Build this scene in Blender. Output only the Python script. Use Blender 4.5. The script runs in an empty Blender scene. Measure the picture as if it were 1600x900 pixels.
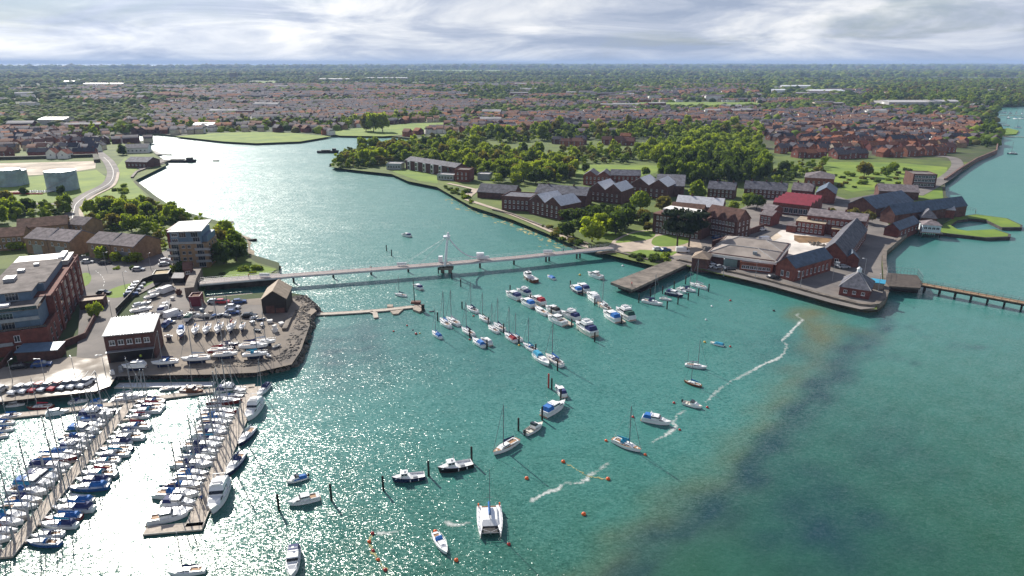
import bpy, bmesh, math, random
import numpy as np
from mathutils import Vector, Matrix, geometry
R = math.radians
random.seed(7); np.random.seed(7)
SC = bpy.context.scene
COL = SC.collection
# ------------------------------------------------------------------ camera
CAMH, F, HOR = 85.0, 1600*24/36, 98.0
PITCH = math.atan((450-HOR)/F)
cd = bpy.data.cameras.new('camera'); cd.lens = 24; cd.sensor_width = 36
cd.clip_start = 1; cd.clip_end = 150000
cam = bpy.data.objects.new('camera', cd); COL.objects.link(cam)
cam.location = (0, 0, CAMH); cam.rotation_euler = (math.pi/2-PITCH, 0, 0)
SC.camera = cam
SC.view_settings.view_transform = 'Standard'; SC.view_settings.look = 'None'
SC.view_settings.exposure = 0.52; SC.view_settings.gamma = 1.0; SC.view_settings.use_curve_mapping = False
cy = SC.cycles
cy.max_bounces = 6; cy.diffuse_bounces = 2; cy.glossy_bounces = 3; cy.transmission_bounces = 2; cy.volume_bounces = 0
cy.transparent_max_bounces = 6; cy.caustics_reflective = False; cy.caustics_refractive = False
cy.use_denoising = True; cy.sample_clamp_indirect = 4.0
# ------------------------------------------------------------------ sun and sky
SUN_EL, SUN_AZ = R(33.5), R(-33.5)          # azimuth from +Y towards +X
sl = bpy.data.lights.new('sun', 'SUN'); sl.energy = 5.0; sl.angle = R(0.5); sl.color = (1, .94, .84)
so = bpy.data.objects.new('sun', sl); COL.objects.link(so)
sd = Vector((math.sin(SUN_AZ)*math.cos(SUN_EL), math.cos(SUN_AZ)*math.cos(SUN_EL), math.sin(SUN_EL)))
so.rotation_euler = sd.to_track_quat('Z', 'Y').to_euler(); so.location = (0, 0, 300)
W = bpy.data.worlds.new('World'); SC.world = W; W.use_nodes = True
def build_sky():
    nt = W.node_tree; N = nt.nodes; L = nt.links; N.clear()
    out = N.new('ShaderNodeOutputWorld')
    sky = N.new('ShaderNodeTexSky'); sky.sky_type = 'NISHITA'; sky.sun_disc = False
    sky.sun_elevation = SUN_EL; sky.sun_rotation = SUN_AZ; sky.air_density = 1.4; sky.dust_density = 0.3
    bg = N.new('ShaderNodeBackground'); bg.inputs[1].default_value = 0.05; tn = N.new('ShaderNodeMix'); tn.data_type = 'RGBA'; tn.blend_type = 'MULTIPLY'; tn.inputs[0].default_value = 1; tn.inputs[7].default_value = (.62, .80, 1.2, 1); L.new(sky.outputs[0], tn.inputs[6]); L.new(tn.outputs[2], bg.inputs[0])
    tc = N.new('ShaderNodeTexCoord'); sep = N.new('ShaderNodeSeparateXYZ'); L.new(tc.outputs['Generated'], sep.inputs[0])
    def math_(op, a, b=None, clamp=False):
        n = N.new('ShaderNodeMath'); n.operation = op; n.use_clamp = clamp
        for i, v in enumerate((a, b)):
            if v is None: continue
            if isinstance(v, (int, float)): n.inputs[i].default_value = v
            else: L.new(v, n.inputs[i])
        return n.outputs[0]
    zc = math_('MAXIMUM', sep.outputs[2], 0.0)
    den = math_('ADD', zc, 0.17)                      # a cloud deck seen in perspective
    u = math_('DIVIDE', sep.outputs[0], den); v = math_('DIVIDE', sep.outputs[1], den)
    cb = N.new('ShaderNodeCombineXYZ'); L.new(u, cb.inputs[0]); L.new(v, cb.inputs[1])
    def noise(scale, detail, rough, off, dist=0.0):
        mp = N.new('ShaderNodeMapping'); mp.inputs['Location'].default_value = off
        mp.inputs['Scale'].default_value = (1, 1.0, 1); L.new(cb.outputs[0], mp.inputs[0])
        n = N.new('ShaderNodeTexNoise'); n.inputs['Scale'].default_value = scale; n.inputs['Detail'].default_value = detail
        n.inputs['Roughness'].default_value = rough; n.inputs['Distortion'].default_value = dist
        L.new(mp.outputs[0], n.inputs['Vector']); return n.outputs[0]
    n1 = noise(0.75, 9, .58, (5.3, 1.2, 0), .5)
    n2 = noise(0.95, 9, .60, (2.9, 7.4, 3), .6)
    def ramp(fac, stops):
        r = N.new('ShaderNodeValToRGB'); e = r.color_ramp.elements
        while len(e) < len(stops): e.new(.5)
        for el, (p, c) in zip(e, stops): el.position = p; el.color = (*c, 1)
        L.new(fac, r.inputs[0]); return r.outputs[0]
    # lit and shaded cloud
    shade = math_('ADD', math_('MULTIPLY', n2, .75), math_('MULTIPLY', n1, .25))
    ccol = ramp(shade, [(.38, (.27, .32, .42)), (.465, (.385, .425, .51)), (.525, (.53, .555, .60)), (.60, (.70, .70, .705))])
    cbg = N.new('ShaderNodeBackground'); L.new(ccol, cbg.inputs[0])
    # dim the deck away from the horizon (cloud base seen from below)
    dim = N.new('ShaderNodeMapRange'); L.new(zc, dim.inputs[0]); dim.inputs[1].default_value = 0.25; dim.inputs[2].default_value = .75
    dim.inputs[3].default_value = 1.0; dim.inputs[4].default_value = .5
    # thin cloud glows round the sun
    dot = N.new('ShaderNodeVectorMath'); dot.operation = 'DOT_PRODUCT'; L.new(tc.outputs['Generated'], dot.inputs[0]); dot.inputs[1].default_value = tuple(sd)
    glow = math_('MULTIPLY', math_('POWER', math_('MAXIMUM', dot.outputs['Value'], 0.0), 16.0), 3.0)
    L.new(math_('ADD', dim.outputs[0], glow), cbg.inputs[1])
    cover = ramp(n1, [(.33, (.55, .55, .55)), (.44, (1, 1, 1))])
    low = N.new('ShaderNodeMapRange'); L.new(zc, low.inputs[0]); low.inputs[1].default_value = .25; low.inputs[2].default_value = .7
    low.inputs[3].default_value = 1.0; low.inputs[4].default_value = .35
    fac = math_('MULTIPLY', cover, low.outputs[0])
    mix = N.new('ShaderNodeMixShader'); L.new(fac, mix.inputs[0]); L.new(bg.outputs[0], mix.inputs[1]); L.new(cbg.outputs[0], mix.inputs[2])
    L.new(mix.outputs[0], out.inputs[0])
build_sky()
# ------------------------------------------------------------------ helpers
_cp, _sp = math.cos(PITCH), math.sin(PITCH)
GZ = 2.2                                              # height of the quays and the land
def G(px, py, z=0.0):                                 # a point of the photograph laid out on the level z
    x, y = (px-800)/F, (450-py)/F
    d = (x, y*_sp+_cp, y*_cp-_sp)
    t = (z-CAMH)/d[2]
    return Vector((d[0]*t, d[1]*t, z))
def L_(px, py): return G(px, py, GZ)
def pxof(x, y, z):
    dz = z-CAMH; f = y*_cp-dz*_sp; u = y*_sp+dz*_cp
    return 800+F*x/f, 450-F*u/f
def mpp(py): return (CAMH/math.sin(math.atan((py-450)/F)+PITCH))/F   # metres per pixel there
_M = {}
def mat(name, col, rough=.75, var=.12, scale=.6, rnd=.0, metal=0., spec=.4, col2=None, bump=0., detail=4.):
    if name in _M: return _M[name]
    m = bpy.data.materials.new(name); m.use_nodes = True; nt = m.node_tree; N = nt.nodes; Lk = nt.links
    b = N['Principled BSDF']; b.inputs['Roughness'].default_value = rough; b.inputs['Metallic'].default_value = metal
    b.inputs['Specular IOR Level'].default_value = spec
    tc = N.new('ShaderNodeTexCoord')
    nz = N.new('ShaderNodeTexNoise'); nz.inputs['Scale'].default_value = scale; nz.inputs['Detail'].default_value = detail
    nz.inputs['Roughness'].default_value = .65; Lk.new(tc.outputs['Object'], nz.inputs['Vector'])
    mx = N.new('ShaderNodeMix'); mx.data_type = 'RGBA'
    c2 = col2 or tuple(min(1, c*(1+var*1.6)) for c in col); c1 = col if col2 else tuple(c*(1-var*1.6) for c in col)
    mx.inputs[6].default_value = (*c1, 1); mx.inputs[7].default_value = (*c2, 1)
    mr = N.new('ShaderNodeMapRange'); mr.inputs[1].default_value = .34; mr.inputs[2].default_value = .66
    Lk.new(nz.outputs[0], mr.inputs[0]); Lk.new(mr.outputs[0], mx.inputs[0])
    o = mx.outputs[2]
    if rnd:
        oi = N.new('ShaderNodeObjectInfo'); hs = N.new('ShaderNodeHueSaturation')
        r1 = N.new('ShaderNodeMapRange'); r1.inputs[3].default_value = 1-rnd; r1.inputs[4].default_value = 1+rnd
        r2 = N.new('ShaderNodeMapRange'); r2.inputs[3].default_value = .5-rnd*.055; r2.inputs[4].default_value = .5+rnd*.055
        wn = N.new('ShaderNodeTexWhiteNoise'); wn.noise_dimensions = '1D'
        Lk.new(oi.outputs['Random'], r1.inputs[0]); Lk.new(oi.outputs['Random'], wn.inputs['W']); Lk.new(wn.outputs[0], r2.inputs[0])
        Lk.new(r1.outputs[0], hs.inputs['Value']); Lk.new(r2.outputs[0], hs.inputs['Hue']); Lk.new(o, hs.inputs['Color']); o = hs.outputs[0]
    Lk.new(o, b.inputs['Base Color'])
    if bump:
        bn = N.new('ShaderNodeBump'); bn.inputs['Strength'].default_value = 1; bn.inputs['Distance'].default_value = bump
        Lk.new(nz.outputs[0], bn.inputs['Height']); Lk.new(bn.outputs[0], b.inputs['Normal'])
    _M[name] = m; return m
class MB:
    def __init__(s): s.v = []; s.f = []; s.m = []
    def add(s, vs, fs, mi=0):
        o = len(s.v); s.v += [tuple(v) for v in vs]
        for f in fs: s.f.append(tuple(i+o for i in f)); s.m.append(mi)
        return s
    def box(s, x0, x1, y0, y1, z0, z1, mi=0):
        return s.add([(x0,y0,z0),(x1,y0,z0),(x1,y1,z0),(x0,y1,z0),(x0,y0,z1),(x1,y0,z1),(x1,y1,z1),(x0,y1,z1)],
                     [(0,3,2,1),(4,5,6,7),(0,1,5,4),(1,2,6,5),(2,3,7,6),(3,0,4,7)], mi)
    def taper(s, x0, x1, y0, y1, z0, z1, ix0, ix1, iy, mi=0):      # box whose top is drawn in
        return s.add([(x0,y0,z0),(x1,y0,z0),(x1,y1,z0),(x0,y1,z0),(x0+ix0,y0+iy,z1),(x1-ix1,y0+iy,z1),(x1-ix1,y1-iy,z1),(x0+ix0,y1-iy,z1)],
                     [(0,3,2,1),(4,5,6,7),(0,1,5,4),(1,2,6,5),(2,3,7,6),(3,0,4,7)], mi)
    def prism(s, poly, z0, z1, mi=0, cap=True):
        n = len(poly)
        a = sum(poly[i][0]*poly[(i+1)%n][1]-poly[(i+1)%n][0]*poly[i][1] for i in range(n))
        if a < 0: poly = list(poly)[::-1]
        o = len(s.v)
        s.v += [(p[0],p[1],z0) for p in poly]+[(p[0],p[1],z1) for p in poly]
        for i in range(n):
            j = (i+1) % n; s.f.append((o+i,o+j,o+n+j,o+n+i)); s.m.append(mi)
        if cap:
            for t in geometry.tessellate_polygon([[Vector((p[0],p[1],0)) for p in poly]]):
                a_, b_, c_ = [Vector((poly[k][0], poly[k][1], 0)) for k in t]
                if (b_-a_).cross(c_-a_).z < 0: t = t[::-1]
                s.f.append(tuple(o+n+k for k in t)); s.m.append(mi)
        return s
    def tube(s, p, q, r, n=5, r2=None, mi=0, caps=True):
        p, q = Vector(p), Vector(q); d = (q-p)
        if d.length < 1e-6: return s
        a = d.orthogonal().normalized(); b = d.normalized().cross(a); r2 = r if r2 is None else r2
        vs = []
        for (c, rr) in ((p, r), (q, r2)):
            for i in range(n):
                t = 2*math.pi*i/n; vs.append(c+(a*math.cos(t)+b*math.sin(t))*rr)
        fs = [(i, (i+1)%n, n+(i+1)%n, n+i) for i in range(n)]
        if caps: fs += [tuple(range(n))[::-1], tuple(range(n, 2*n))]
        return s.add(vs, fs, mi)
    def ribbon(s, pts, w, z0, z1, mi=0):                          # a wall that follows a path
        pts = [Vector((p[0], p[1])) for p in pts]; n = len(pts); off = []
        for i in range(n):
            t = (pts[min(i+1, n-1)]-pts[max(i-1, 0)]).normalized(); off.append(Vector((-t.y, t.x))*w/2)
        o = len(s.v)
        for p, d in zip(pts, off):
            s.v += [((p+d).x,(p+d).y,z0),((p-d).x,(p-d).y,z0),((p-d).x,(p-d).y,z1),((p+d).x,(p+d).y,z1)]
        for i in range(n-1):
            a = o+4*i; b = a+4
            for k in range(4):
                l = (k+1) % 4; s.f.append((a+k, b+k, b+l, a+l)); s.m.append(mi)
        s.f += [(o,o+1,o+2,o+3), (o+4*n-1,o+4*n-2,o+4*n-3,o+4*n-4)]; s.m += [mi, mi]
        return s
    def mesh(s, name, mats, smooth=False):
        me = bpy.data.meshes.new(name); me.from_pydata(s.v, [], s.f)
        for m in (mats if isinstance(mats, (list, tuple)) else [mats]): me.materials.append(m)
        me.polygons.foreach_set('material_index', s.m)
        if smooth: me.polygons.foreach_set('use_smooth', [True]*len(s.f))
        me.update(); return me
    def build(s, name, mats, parent=None, loc=None, rz=0, smooth=False):
        return link(name, s.mesh(name, mats, smooth), parent, loc, rz)
def link(name, me, parent=None, loc=None, rz=0, sc=None):
    o = bpy.data.objects.new(name, me); COL.objects.link(o)
    if parent: o.parent = parent
    if loc is not None: o.location = loc
    if rz: o.rotation_euler = (0, 0, rz)
    if sc is not None: o.scale = (sc, sc, sc) if isinstance(sc, (int, float)) else sc
    return o
LABELS = {}
def tag(o, label, cat, group=None):
    o['label'] = label; o['category'] = cat; LABELS.setdefault(label, []).append(o.name)
    if group: o['group'] = group
    return o
def thing(name, label, cat, loc=(0,0,0), rz=0, group=None, sc=None):
    return tag(link(name, None, None, loc, rz, sc), label, cat, group)
def spawn(T, name, label, cat, loc, rz=0, sc=1, group=None, over=None):
    """a thing from a template: [(part, mesh, [(sub-part, mesh)])]; meshes are shared by the copies"""
    r = thing(name, label, cat, loc, rz, group, sc)
    for p in T:
        o = link(p[0], p[1], r)
        if over and p[0] in over: 
            for sl_ in o.material_slots: pass
            o.material_slots[0].link = 'OBJECT'; o.material_slots[0].material = over[p[0]]
        for q in (p[2] if len(p) > 2 else ()): link(q[0], q[1], o)
    return r
def struct(o): o['kind'] = 'structure'; return o
def stuff(o): o['kind'] = 'stuff'; return o
def smooth_path(pts, n=6, closed=False):
    P = [Vector(p) for p in pts]; out = []; m = len(P)
    for i in range(m if closed else m-1):
        if closed: a, b, c, d = P[i-1], P[i], P[(i+1)%m], P[(i+2)%m]
        else: a, b, c, d = P[max(i-1,0)], P[i], P[i+1], P[min(i+2,m-1)]
        for k in range(n):
            t = k/n
            out.append(.5*((2*b)+(c-a)*t+(2*a-5*b+4*c-d)*t*t+(3*b-a-3*c+d)*t**3))
    if not closed: out.append(P[-1])
    return out
_sheet_z = [0.03]
def sheet(name, px, m, dz=None, smooth=False, rough=0.0, z=GZ, world=False):
    """a flat patch of ground drawn round its outline"""
    pts = [Vector(p[:2]) if world else G(p[0], p[1], z).to_2d() for p in px]
    if smooth: pts = smooth_path(pts, 5, True)
    if rough: pts = [p+Vector((random.uniform(-rough,rough), random.uniform(-rough,rough))) for p in pts]
    if dz is None: _sheet_z[0] += .012; dz = _sheet_z[0]
    s = MB(); pl = [(p.x, p.y) for p in pts]
    s.v = [(x, y, z+dz) for x, y in pl]
    for t in geometry.tessellate_polygon([[Vector((x, y, 0)) for x, y in pl]]):
        a, b, c = [Vector((*pl[k], 0)) for k in t]
        if (b-a).cross(c-a).z < 0: t = t[::-1]
        s.f.append(tuple(t)); s.m.append(0)
    return struct(s.build(name, m))
def strip(name, px, w, m, z=GZ, dz=None, world=False, n=5):
    """a road or path of width w along a line"""
    pts = smooth_path([Vector(p[:2]) if world else G(p[0], p[1], z).to_2d() for p in px], n)
    if dz is None: _sheet_z[0] += .012; dz = _sheet_z[0]
    s = MB(); k = len(pts)
    for i, p in enumerate(pts):
        t = (pts[min(i+1,k-1)]-pts[max(i-1,0)]).normalized(); d = Vector((-t.y, t.x))*w/2
        s.v += [((p+d).x,(p+d).y,z+dz), ((p-d).x,(p-d).y,z+dz)]
        if i: s.f.append((2*i-2,2*i-1,2*i+1,2*i)); s.m.append(0)
    return struct(s.build(name, m))
def inpoly(x, y, P):
    c = False; n = len(P); j = n-1
    for i in range(n):
        if (P[i][1] > y) != (P[j][1] > y) and x < (P[j][0]-P[i][0])*(y-P[i][1])/(P[j][1]-P[i][1])+P[i][0]: c = not c
        j = i
    return c
ORD = 'first second third fourth fifth sixth seventh eighth ninth tenth eleventh twelfth thirteenth fourteenth fifteenth sixteenth seventeenth eighteenth nineteenth twentieth'.split()
TENS = {2:'twenty',3:'thirty',4:'forty',5:'fifty',6:'sixty',7:'seventy',8:'eighty',9:'ninety'}
def ordw(n):
    if n <= 20: return ORD[n-1]
    t, u = divmod(n, 10)
    return TENS[t][:-1]+'ieth' if u == 0 else TENS[t]+'-'+ORD[u-1]
OCC = {}
def occupy(x, y, r):
    for i in range(int((x-r)//20), int((x+r)//20)+1):
        for j in range(int((y-r)//20), int((y+r)//20)+1): OCC.setdefault((i, j), []).append((x, y, r))
def free(x, y, r):
    for i in range(int((x-r)//20), int((x+r)//20)+1):
        for j in range(int((y-r)//20), int((y+r)//20)+1):
            for (a, b, q) in OCC.get((i, j), ()):
                if (a-x)**2+(b-y)**2 < (q+r)**2: return False
    return True
# ------------------------------------------------------------------ materials
BRICK = mat('brick_red', (.155, .048, .036), .85, .25, .5, .12)
BRICKD = mat('brick_dark', (.095, .042, .034), .85, .25, .5, .1)
BRICKB = mat('brick_buff', (.25, .165, .095), .85, .15, .5, .08)
BRICKO = mat('brick_orange', (.22, .075, .042), .85, .2, .5, .15)
CREAM = mat('cream_render', (.50, .43, .33), .85, .1, .5, .1)
WHITEW = mat('white_render', (.72, .70, .67), .8, .06, .4)
SLATE = mat('slate_roof', (.115, .115, .135), .8, .28, .5, .12, 0, .2)
SLATEB = mat('slate_blue_roof', (.055, .085, .13), .6, .22, .5)
SLATEL = mat('sunlit_tone_slate_roof', (.58, .58, .60), .45, .1, .8)  # slate lightened so the sun's glint sits in its base colour
TILEB = mat('brown_tile_roof', (.14, .08, .06), .9, .25, .5, .18, 0, .15)
TILEO = mat('orange_tile_roof', (.25, .105, .06), .9, .2, 1.0, .15, 0, .15)
TILEG = mat('grey_tile_roof', (.17, .145, .15), .85, .25, .5, .15, 0, .2)
REDM = mat('red_metal_roof', (.24, .022, .040), .6, .12, .5)
FLATR = mat('flat_roof_felt', (.17, .15, .14), .9, .22, .35, 0, 0, .15)
FLATL = mat('pale_flat_roof', (.42, .40, .39), .5, .12, .35)
METALW = mat('white_metal', (.72, .73, .75), .35, .05, .8)
METALG = mat('grey_metal', (.30, .32, .35), .4, .1, .8, 0, .4)
BLUEG = mat('blue_grey_cladding', (.10, .16, .23), .5, .1, .6)
GLASS = mat('dark_glass', (.018, .024, .032), .08, .2, .6, 0, 0, .8)
WFRAME = mat('white_window_frame', (.62, .63, .65), .5, .04, 1)
STONE = mat('stone_coping', (.42, .38, .33), .8, .15, .7)
CONC = mat('old_concrete', (.155, .13, .108), .85, .3, .25)
CONCD = mat('dark_wet_stone', (.055, .045, .038), .7, .4, .4)
TIMBER = mat('grey_timber', (.30, .25, .20), .8, .18, 1.2)
TIMBERD = mat('tarred_timber', (.018, .014, .012), .7, .3, 1.5)
DECKW = mat('pontoon_decking', (.40, .34, .28), .75, .15, 1.0)
ASPH = mat('asphalt', (.115, .105, .10), .8, .15, .12)
ASPHL = mat('worn_asphalt', (.13, .12, .115), .85, .2, .06, spec=.2, col2=(.24, .215, .195), detail=9.)
APRON = mat('concrete_apron', (.17, .145, .12), .5, .25, .05, spec=.5, col2=(.30, .25, .20), detail=8.)
def wet_patches(m):
    N = m.node_tree.nodes; K = m.node_tree.links; ge = N.new('ShaderNodeNewGeometry'); n = N.new('ShaderNodeTexNoise'); n.inputs['Scale'].default_value = .075; n.inputs['Detail'].default_value = 5; K.new(ge.outputs['Position'], n.inputs['Vector'])
    r = N.new('ShaderNodeMapRange'); r.inputs[1].default_value = .42; r.inputs[2].default_value = .56; r.inputs[3].default_value = .44; r.inputs[4].default_value = .85; K.new(n.outputs[0], r.inputs[0]); K.new(r.outputs[0], N['Principled BSDF'].inputs['Roughness'])
wet_patches(APRON)
GRAV = mat('yard_gravel', (.13, .112, .098), .9, .3, .07, col2=(.28, .23, .18), detail=9.)
SANDY = mat('sandy_ground', (.50, .42, .33), .9, .3, .03)
CHALK = mat('white_site_ground', (.62, .57, .52), .85, .2, .05)
MUD = mat('brown_mud', (.20, .12, .055), .7, .3, .15)
PATH = mat('path_gravel', (.42, .34, .27), .85, .12, .2)
LAWN = mat('lawn', (.10, .175, .018), .9, .2, .09, col2=(.17, .25, .02), detail=8.)
MEADOW = mat('meadow_grass', (.10, .17, .02), .9, .3, .04, col2=(.20, .27, .024), detail=9.)
ROUGHG = mat('rough_grass', (.05, .085, .014), .9, .4, .05, col2=(.13, .17, .022), detail=9.)
WHITE = mat('white_gelcoat', (.80, .80, .80), .25, .03, .4)
OFFW = mat('cream_gelcoat', (.70, .66, .58), .3, .04, .4)
NAVY = mat('navy_paint', (.012, .022, .065), .25, .1, .5)
BLACK = mat('black_paint', (.012, .012, .014), .3, .1, .5)
COVB = mat('bright_blue_canvas', (.012, .13, .42), .7, .15, 1.2)
COVN = mat('navy_canvas', (.014, .026, .12), .7, .15, 1.2)
COVT = mat('turquoise_canvas', (.01, .24, .40), .7, .15, 1.2)
COVR = mat('red_canvas', (.32, .015, .03), .7, .15, 1.2)
COVG = mat('green_canvas', (.01, .07, .055), .7, .15, 1.2)
COVW = mat('pale_grey_canvas', (.50, .52, .56), .7, .1, 1.2)
TEAK = mat('teak', (.32, .17, .075), .65, .15, 1.2)
MAHOG = mat('varnished_mahogany', (.15, .05, .022), .35, .2, 1.2)
HULLR = mat('dark_red_hull', (.16, .02, .02), .3, .1, .5)
HULLG = mat('grey_hull', (.30, .32, .34), .35, .06, .5)
HULLB = mat('mid_blue_hull', (.03, .10, .28), .25, .08, .5)
ALU = mat('mast_aluminium', (.23, .24, .26), .45, .04, 1, 0, .2)
WIRE = mat('rigging_wire', (.25, .26, .28), .4, .04, 1, 0, .4)
ORANGE = mat('orange_buoy_paint', (.75, .12, .02), .5, .08, 2)
YELLOW = mat('yellow_buoy_paint', (.70, .45, .06), .5, .08, 2)
RUBBER = mat('black_rubber', (.02, .02, .022), .7, .1, 3)
REDP = mat('red_paint', (.42, .03, .025), .4, .1, 2)
# ================================================================== THE SETTING: water, land, roads, lawns
def polydist(X, Y, pts):
    D = np.full(X.shape, 1e9)
    for (ax, ay), (bx, by) in zip(pts[:-1], pts[1:]):
        dx, dy = bx-ax, by-ay; t = np.clip(((X-ax)*dx+(Y-ay)*dy)/(dx*dx+dy*dy), 0, 1)
        D = np.minimum(D, np.hypot(X-ax-t*dx, Y-ay-t*dy))
    return D
def wob(X, Y, s, k):
    r = np.random.RandomState(k); o = 0
    for i in range(6):
        a = r.uniform(0, 6.28); f = s*(1.5**i); o = o+np.sin((X*math.cos(a)+Y*math.sin(a))*f+r.uniform(0, 6.28))/(1.3**i)
    return o/3
_wc = {}
def wobs(x, y, s, k):
    if k not in _wc:
        r = np.random.RandomState(k); _wc[k] = [(r.uniform(0, 6.28), r.uniform(0, 6.28)) for i in range(6)]
    return sum(math.sin((x*math.cos(a)+y*math.sin(a))*s*1.5**i+b)/1.3**i for i, (a, b) in enumerate(_wc[k]))/3
def build_water():
    xs = np.concatenate([[-60000, -20000, -8000, -3000, -1200, -600], np.arange(-300, 420, 3.0), [470, 560, 700, 900, 1300, 3000, 9000, 25000, 60000]])
    ys = np.concatenate([[-200, 0, 40], np.arange(66, 420, 3.0), np.arange(425, 800, 15), [850, 950, 1100, 1400, 2000, 4000, 9000, 20000, 40000, 70000]])
    X, Y = np.meshgrid(xs, ys)
    nx, ny = len(xs), len(ys)
    P = lambda L: [tuple(G(a, b).to_2d()) for a, b in L]
    wx = X+wob(X, Y, .12, 1)*5; wy = Y+wob(X, Y, .12, 2)*5
    fine = wob(X, Y, .45, 3)
    ridge = polydist(wx, wy, P([(1266,488),(1290,520),(1285,545),(1258,592),(1222,640),(1152,720),(1085,790),(1000,860),(940,905),(880,960)]))
    spot = np.minimum(polydist(wx, wy, P([(1268,490),(1290,512),(1340,520)])), polydist(wx, wy, P([(1300,520),(1290,540)])))
    weed = polydist(wx, wy, P([(1385,488),(1355,515),(1336,545),(1300,590),(1262,640),(1215,690),(1165,738),(1095,800),(1035,860),(975,905),(920,960)]))
    thin = np.minimum(polydist(wx, wy, P([(1370,492),(1440,520),(1500,538),(1545,550)])), polydist(wx, wy, P([(1336,545),(1365,557),(1420,565)])))
    k = np.interp(Y, [90, 170, 300], [1.0, 1.0, .9])
    sand = np.exp(-(ridge/(6.0*k))**2)*(.62+.3*fine)*.78+np.exp(-(spot/5.5)**2)*.5
    sand += np.exp(-((polydist(wx, wy, P([(1290,478),(1370,488)])))/6)**2)*.35
    dark = np.exp(-(weed/(4.2*k))**2)*(.72+.35*fine)+np.exp(-(thin/1.6)**2)*.5*(.7+.6*fine)
    for (a, b, r, s) in ((1270,760,11,.7),(1300,830,10,.75),(1345,700,9,.5),(1385,650,9,.35),(1440,720,10,.35),(1250,870,10,.6),(1180,830,8,.4),(1420,860,14,.4),(1230,560,13,.45),(1240,530,10,.4),(560,560,16,.7),(520,530,14,.7),(610,500,14,.4),(760,560,25,.3)):
        g = G(a, b); dark += .75*s*np.exp(-(((wx-g.x)/r)**2+((wy-g.y)/(r*1.3))**2))*(.75+.5*fine)
    # green shallows on the outer side of the ridge
    inner = P([(1500,455),(1385,480),(1300,545),(1230,650),(1100,790),(1000,875),(900,960)])
    side = np.zeros_like(X)
    for j in range(ny):
        xb = np.interp(ys[j], [q[1] for q in inner][::-1], [q[0] for q in inner][::-1])
        side[j] = 1/(1+np.exp(-(X[j]-xb)/5))
    green = side*np.clip(1.1-(Y-70)/150, 0.0, 1)+(1-side)*np.clip(.75-(Y-85)/90, 0, .7)
    col = np.stack([np.clip(sand, 0, 1), np.clip(dark, 0, 1), np.clip(green+.12*fine, 0, 1), (1-.6*side)*(1+.0*(Y)*(1-side))*(1-.42/(1+np.exp((X+48)/8))/(1+np.exp((Y-225)/10)))], -1)
    me = bpy.data.meshes.new('water')
    V = np.stack([X, Y, np.zeros_like(X)], -1).reshape(-1, 3)
    idx = np.arange(nx*ny).reshape(ny, nx)
    Q = np.stack([idx[:-1, :-1], idx[:-1, 1:], idx[1:, 1:], idx[1:, :-1]], -1).reshape(-1, 4)
    me.from_pydata(V.tolist(), [], Q.tolist())
    a = me.color_attributes.new('bed', 'FLOAT_COLOR', 'POINT'); a.data.foreach_set('color', col.reshape(-1).astype(np.float32))
    m = bpy.data.materials.new('sea_water'); m.use_nodes = True; nt = m.node_tree; N = nt.nodes; K = nt.links
    b = N['Principled BSDF']; b.inputs['Roughness'].default_value = .05; b.inputs['IOR'].default_value = 1.33
    # waves too small to see one by one widen the gloss with distance
    gp = N.new('ShaderNodeNewGeometry'); sy = N.new('ShaderNodeSeparateXYZ'); K.new(gp.outputs['Position'], sy.inputs[0]); rr = N.new('ShaderNodeMapRange'); K.new(sy.outputs[1], rr.inputs[0])
    rr.inputs[1].default_value = 130; rr.inputs[2].default_value = 380; rr.inputs[3].default_value = .19; rr.inputs[4].default_value = .38; K.new(rr.outputs[0], b.inputs['Roughness'])
    at = N.new('ShaderNodeVertexColor'); at.layer_name = 'bed'; sp = N.new('ShaderNodeSeparateColor'); K.new(at.outputs[0], sp.inputs[0])
    ge = N.new('ShaderNodeNewGeometry')
    def noise(sc, st, det, off=0, rot=0):
        mp = N.new('ShaderNodeMapping'); mp.inputs['Scale'].default_value = st; mp.inputs['Location'].default_value = (off, off, 0)
        mp.inputs['Rotation'].default_value = (0, 0, rot)
        K.new(ge.outputs['Position'], mp.inputs[0]); n = N.new('ShaderNodeTexNoise'); n.inputs['Scale'].default_value = sc
        n.inputs['Detail'].default_value = det; K.new(mp.outputs[0], n.inputs['Vector']); return n.outputs[0]
    def mixc(f, a_, b_):
        x = N.new('ShaderNodeMix'); x.data_type = 'RGBA'
        K.new(f, x.inputs[0])
        for i, c in ((6, a_), (7, b_)):
            if isinstance(c, tuple): x.inputs[i].default_value = (*c, 1)
            else: K.new(c, x.inputs[i])
        return x.outputs[2]
    base = mixc(noise(.012, (1, 1, 1), 4), (.040, .162, .150), (.058, .206, .176))
    base = mixc(sp.outputs[2], base, (.022, .084, .050))
    base = mixc(sp.outputs[0], base, (.108, .132, .068))
    base = mixc(sp.outputs[1], base, (.014, .050, .062))
    K.new(base, b.inputs['Base Color'])
    def mm(op, p, q):
        n = N.new('ShaderNodeMath'); n.operation = op
        for i, v in enumerate((p, q)):
            if isinstance(v, (int, float)): n.inputs[i].default_value = v
            else: K.new(v, n.inputs[i])
        return n.outputs[0]
    def slope(sc, st, det, off, rot, amp):                 # surface tilt of one family of waves
        mp = N.new('ShaderNodeMapping'); mp.vector_type = 'POINT'; mp.inputs['Rotation'].default_value = (0, 0, rot); mp.inputs['Scale'].default_value = st
        mp.inputs['Location'].default_value = (off, off, 0); K.new(ge.outputs['Position'], mp.inputs[0])
        n = N.new('ShaderNodeTexNoise'); n.inputs['Scale'].default_value = sc; n.inputs['Detail'].default_value = det; K.new(mp.outputs[0], n.inputs['Vector'])
        v = N.new('ShaderNodeVectorMath'); v.operation = 'SUBTRACT'; K.new(n.outputs['Color'], v.inputs[0]); v.inputs[1].default_value = (.5, .5, .5)
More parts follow.
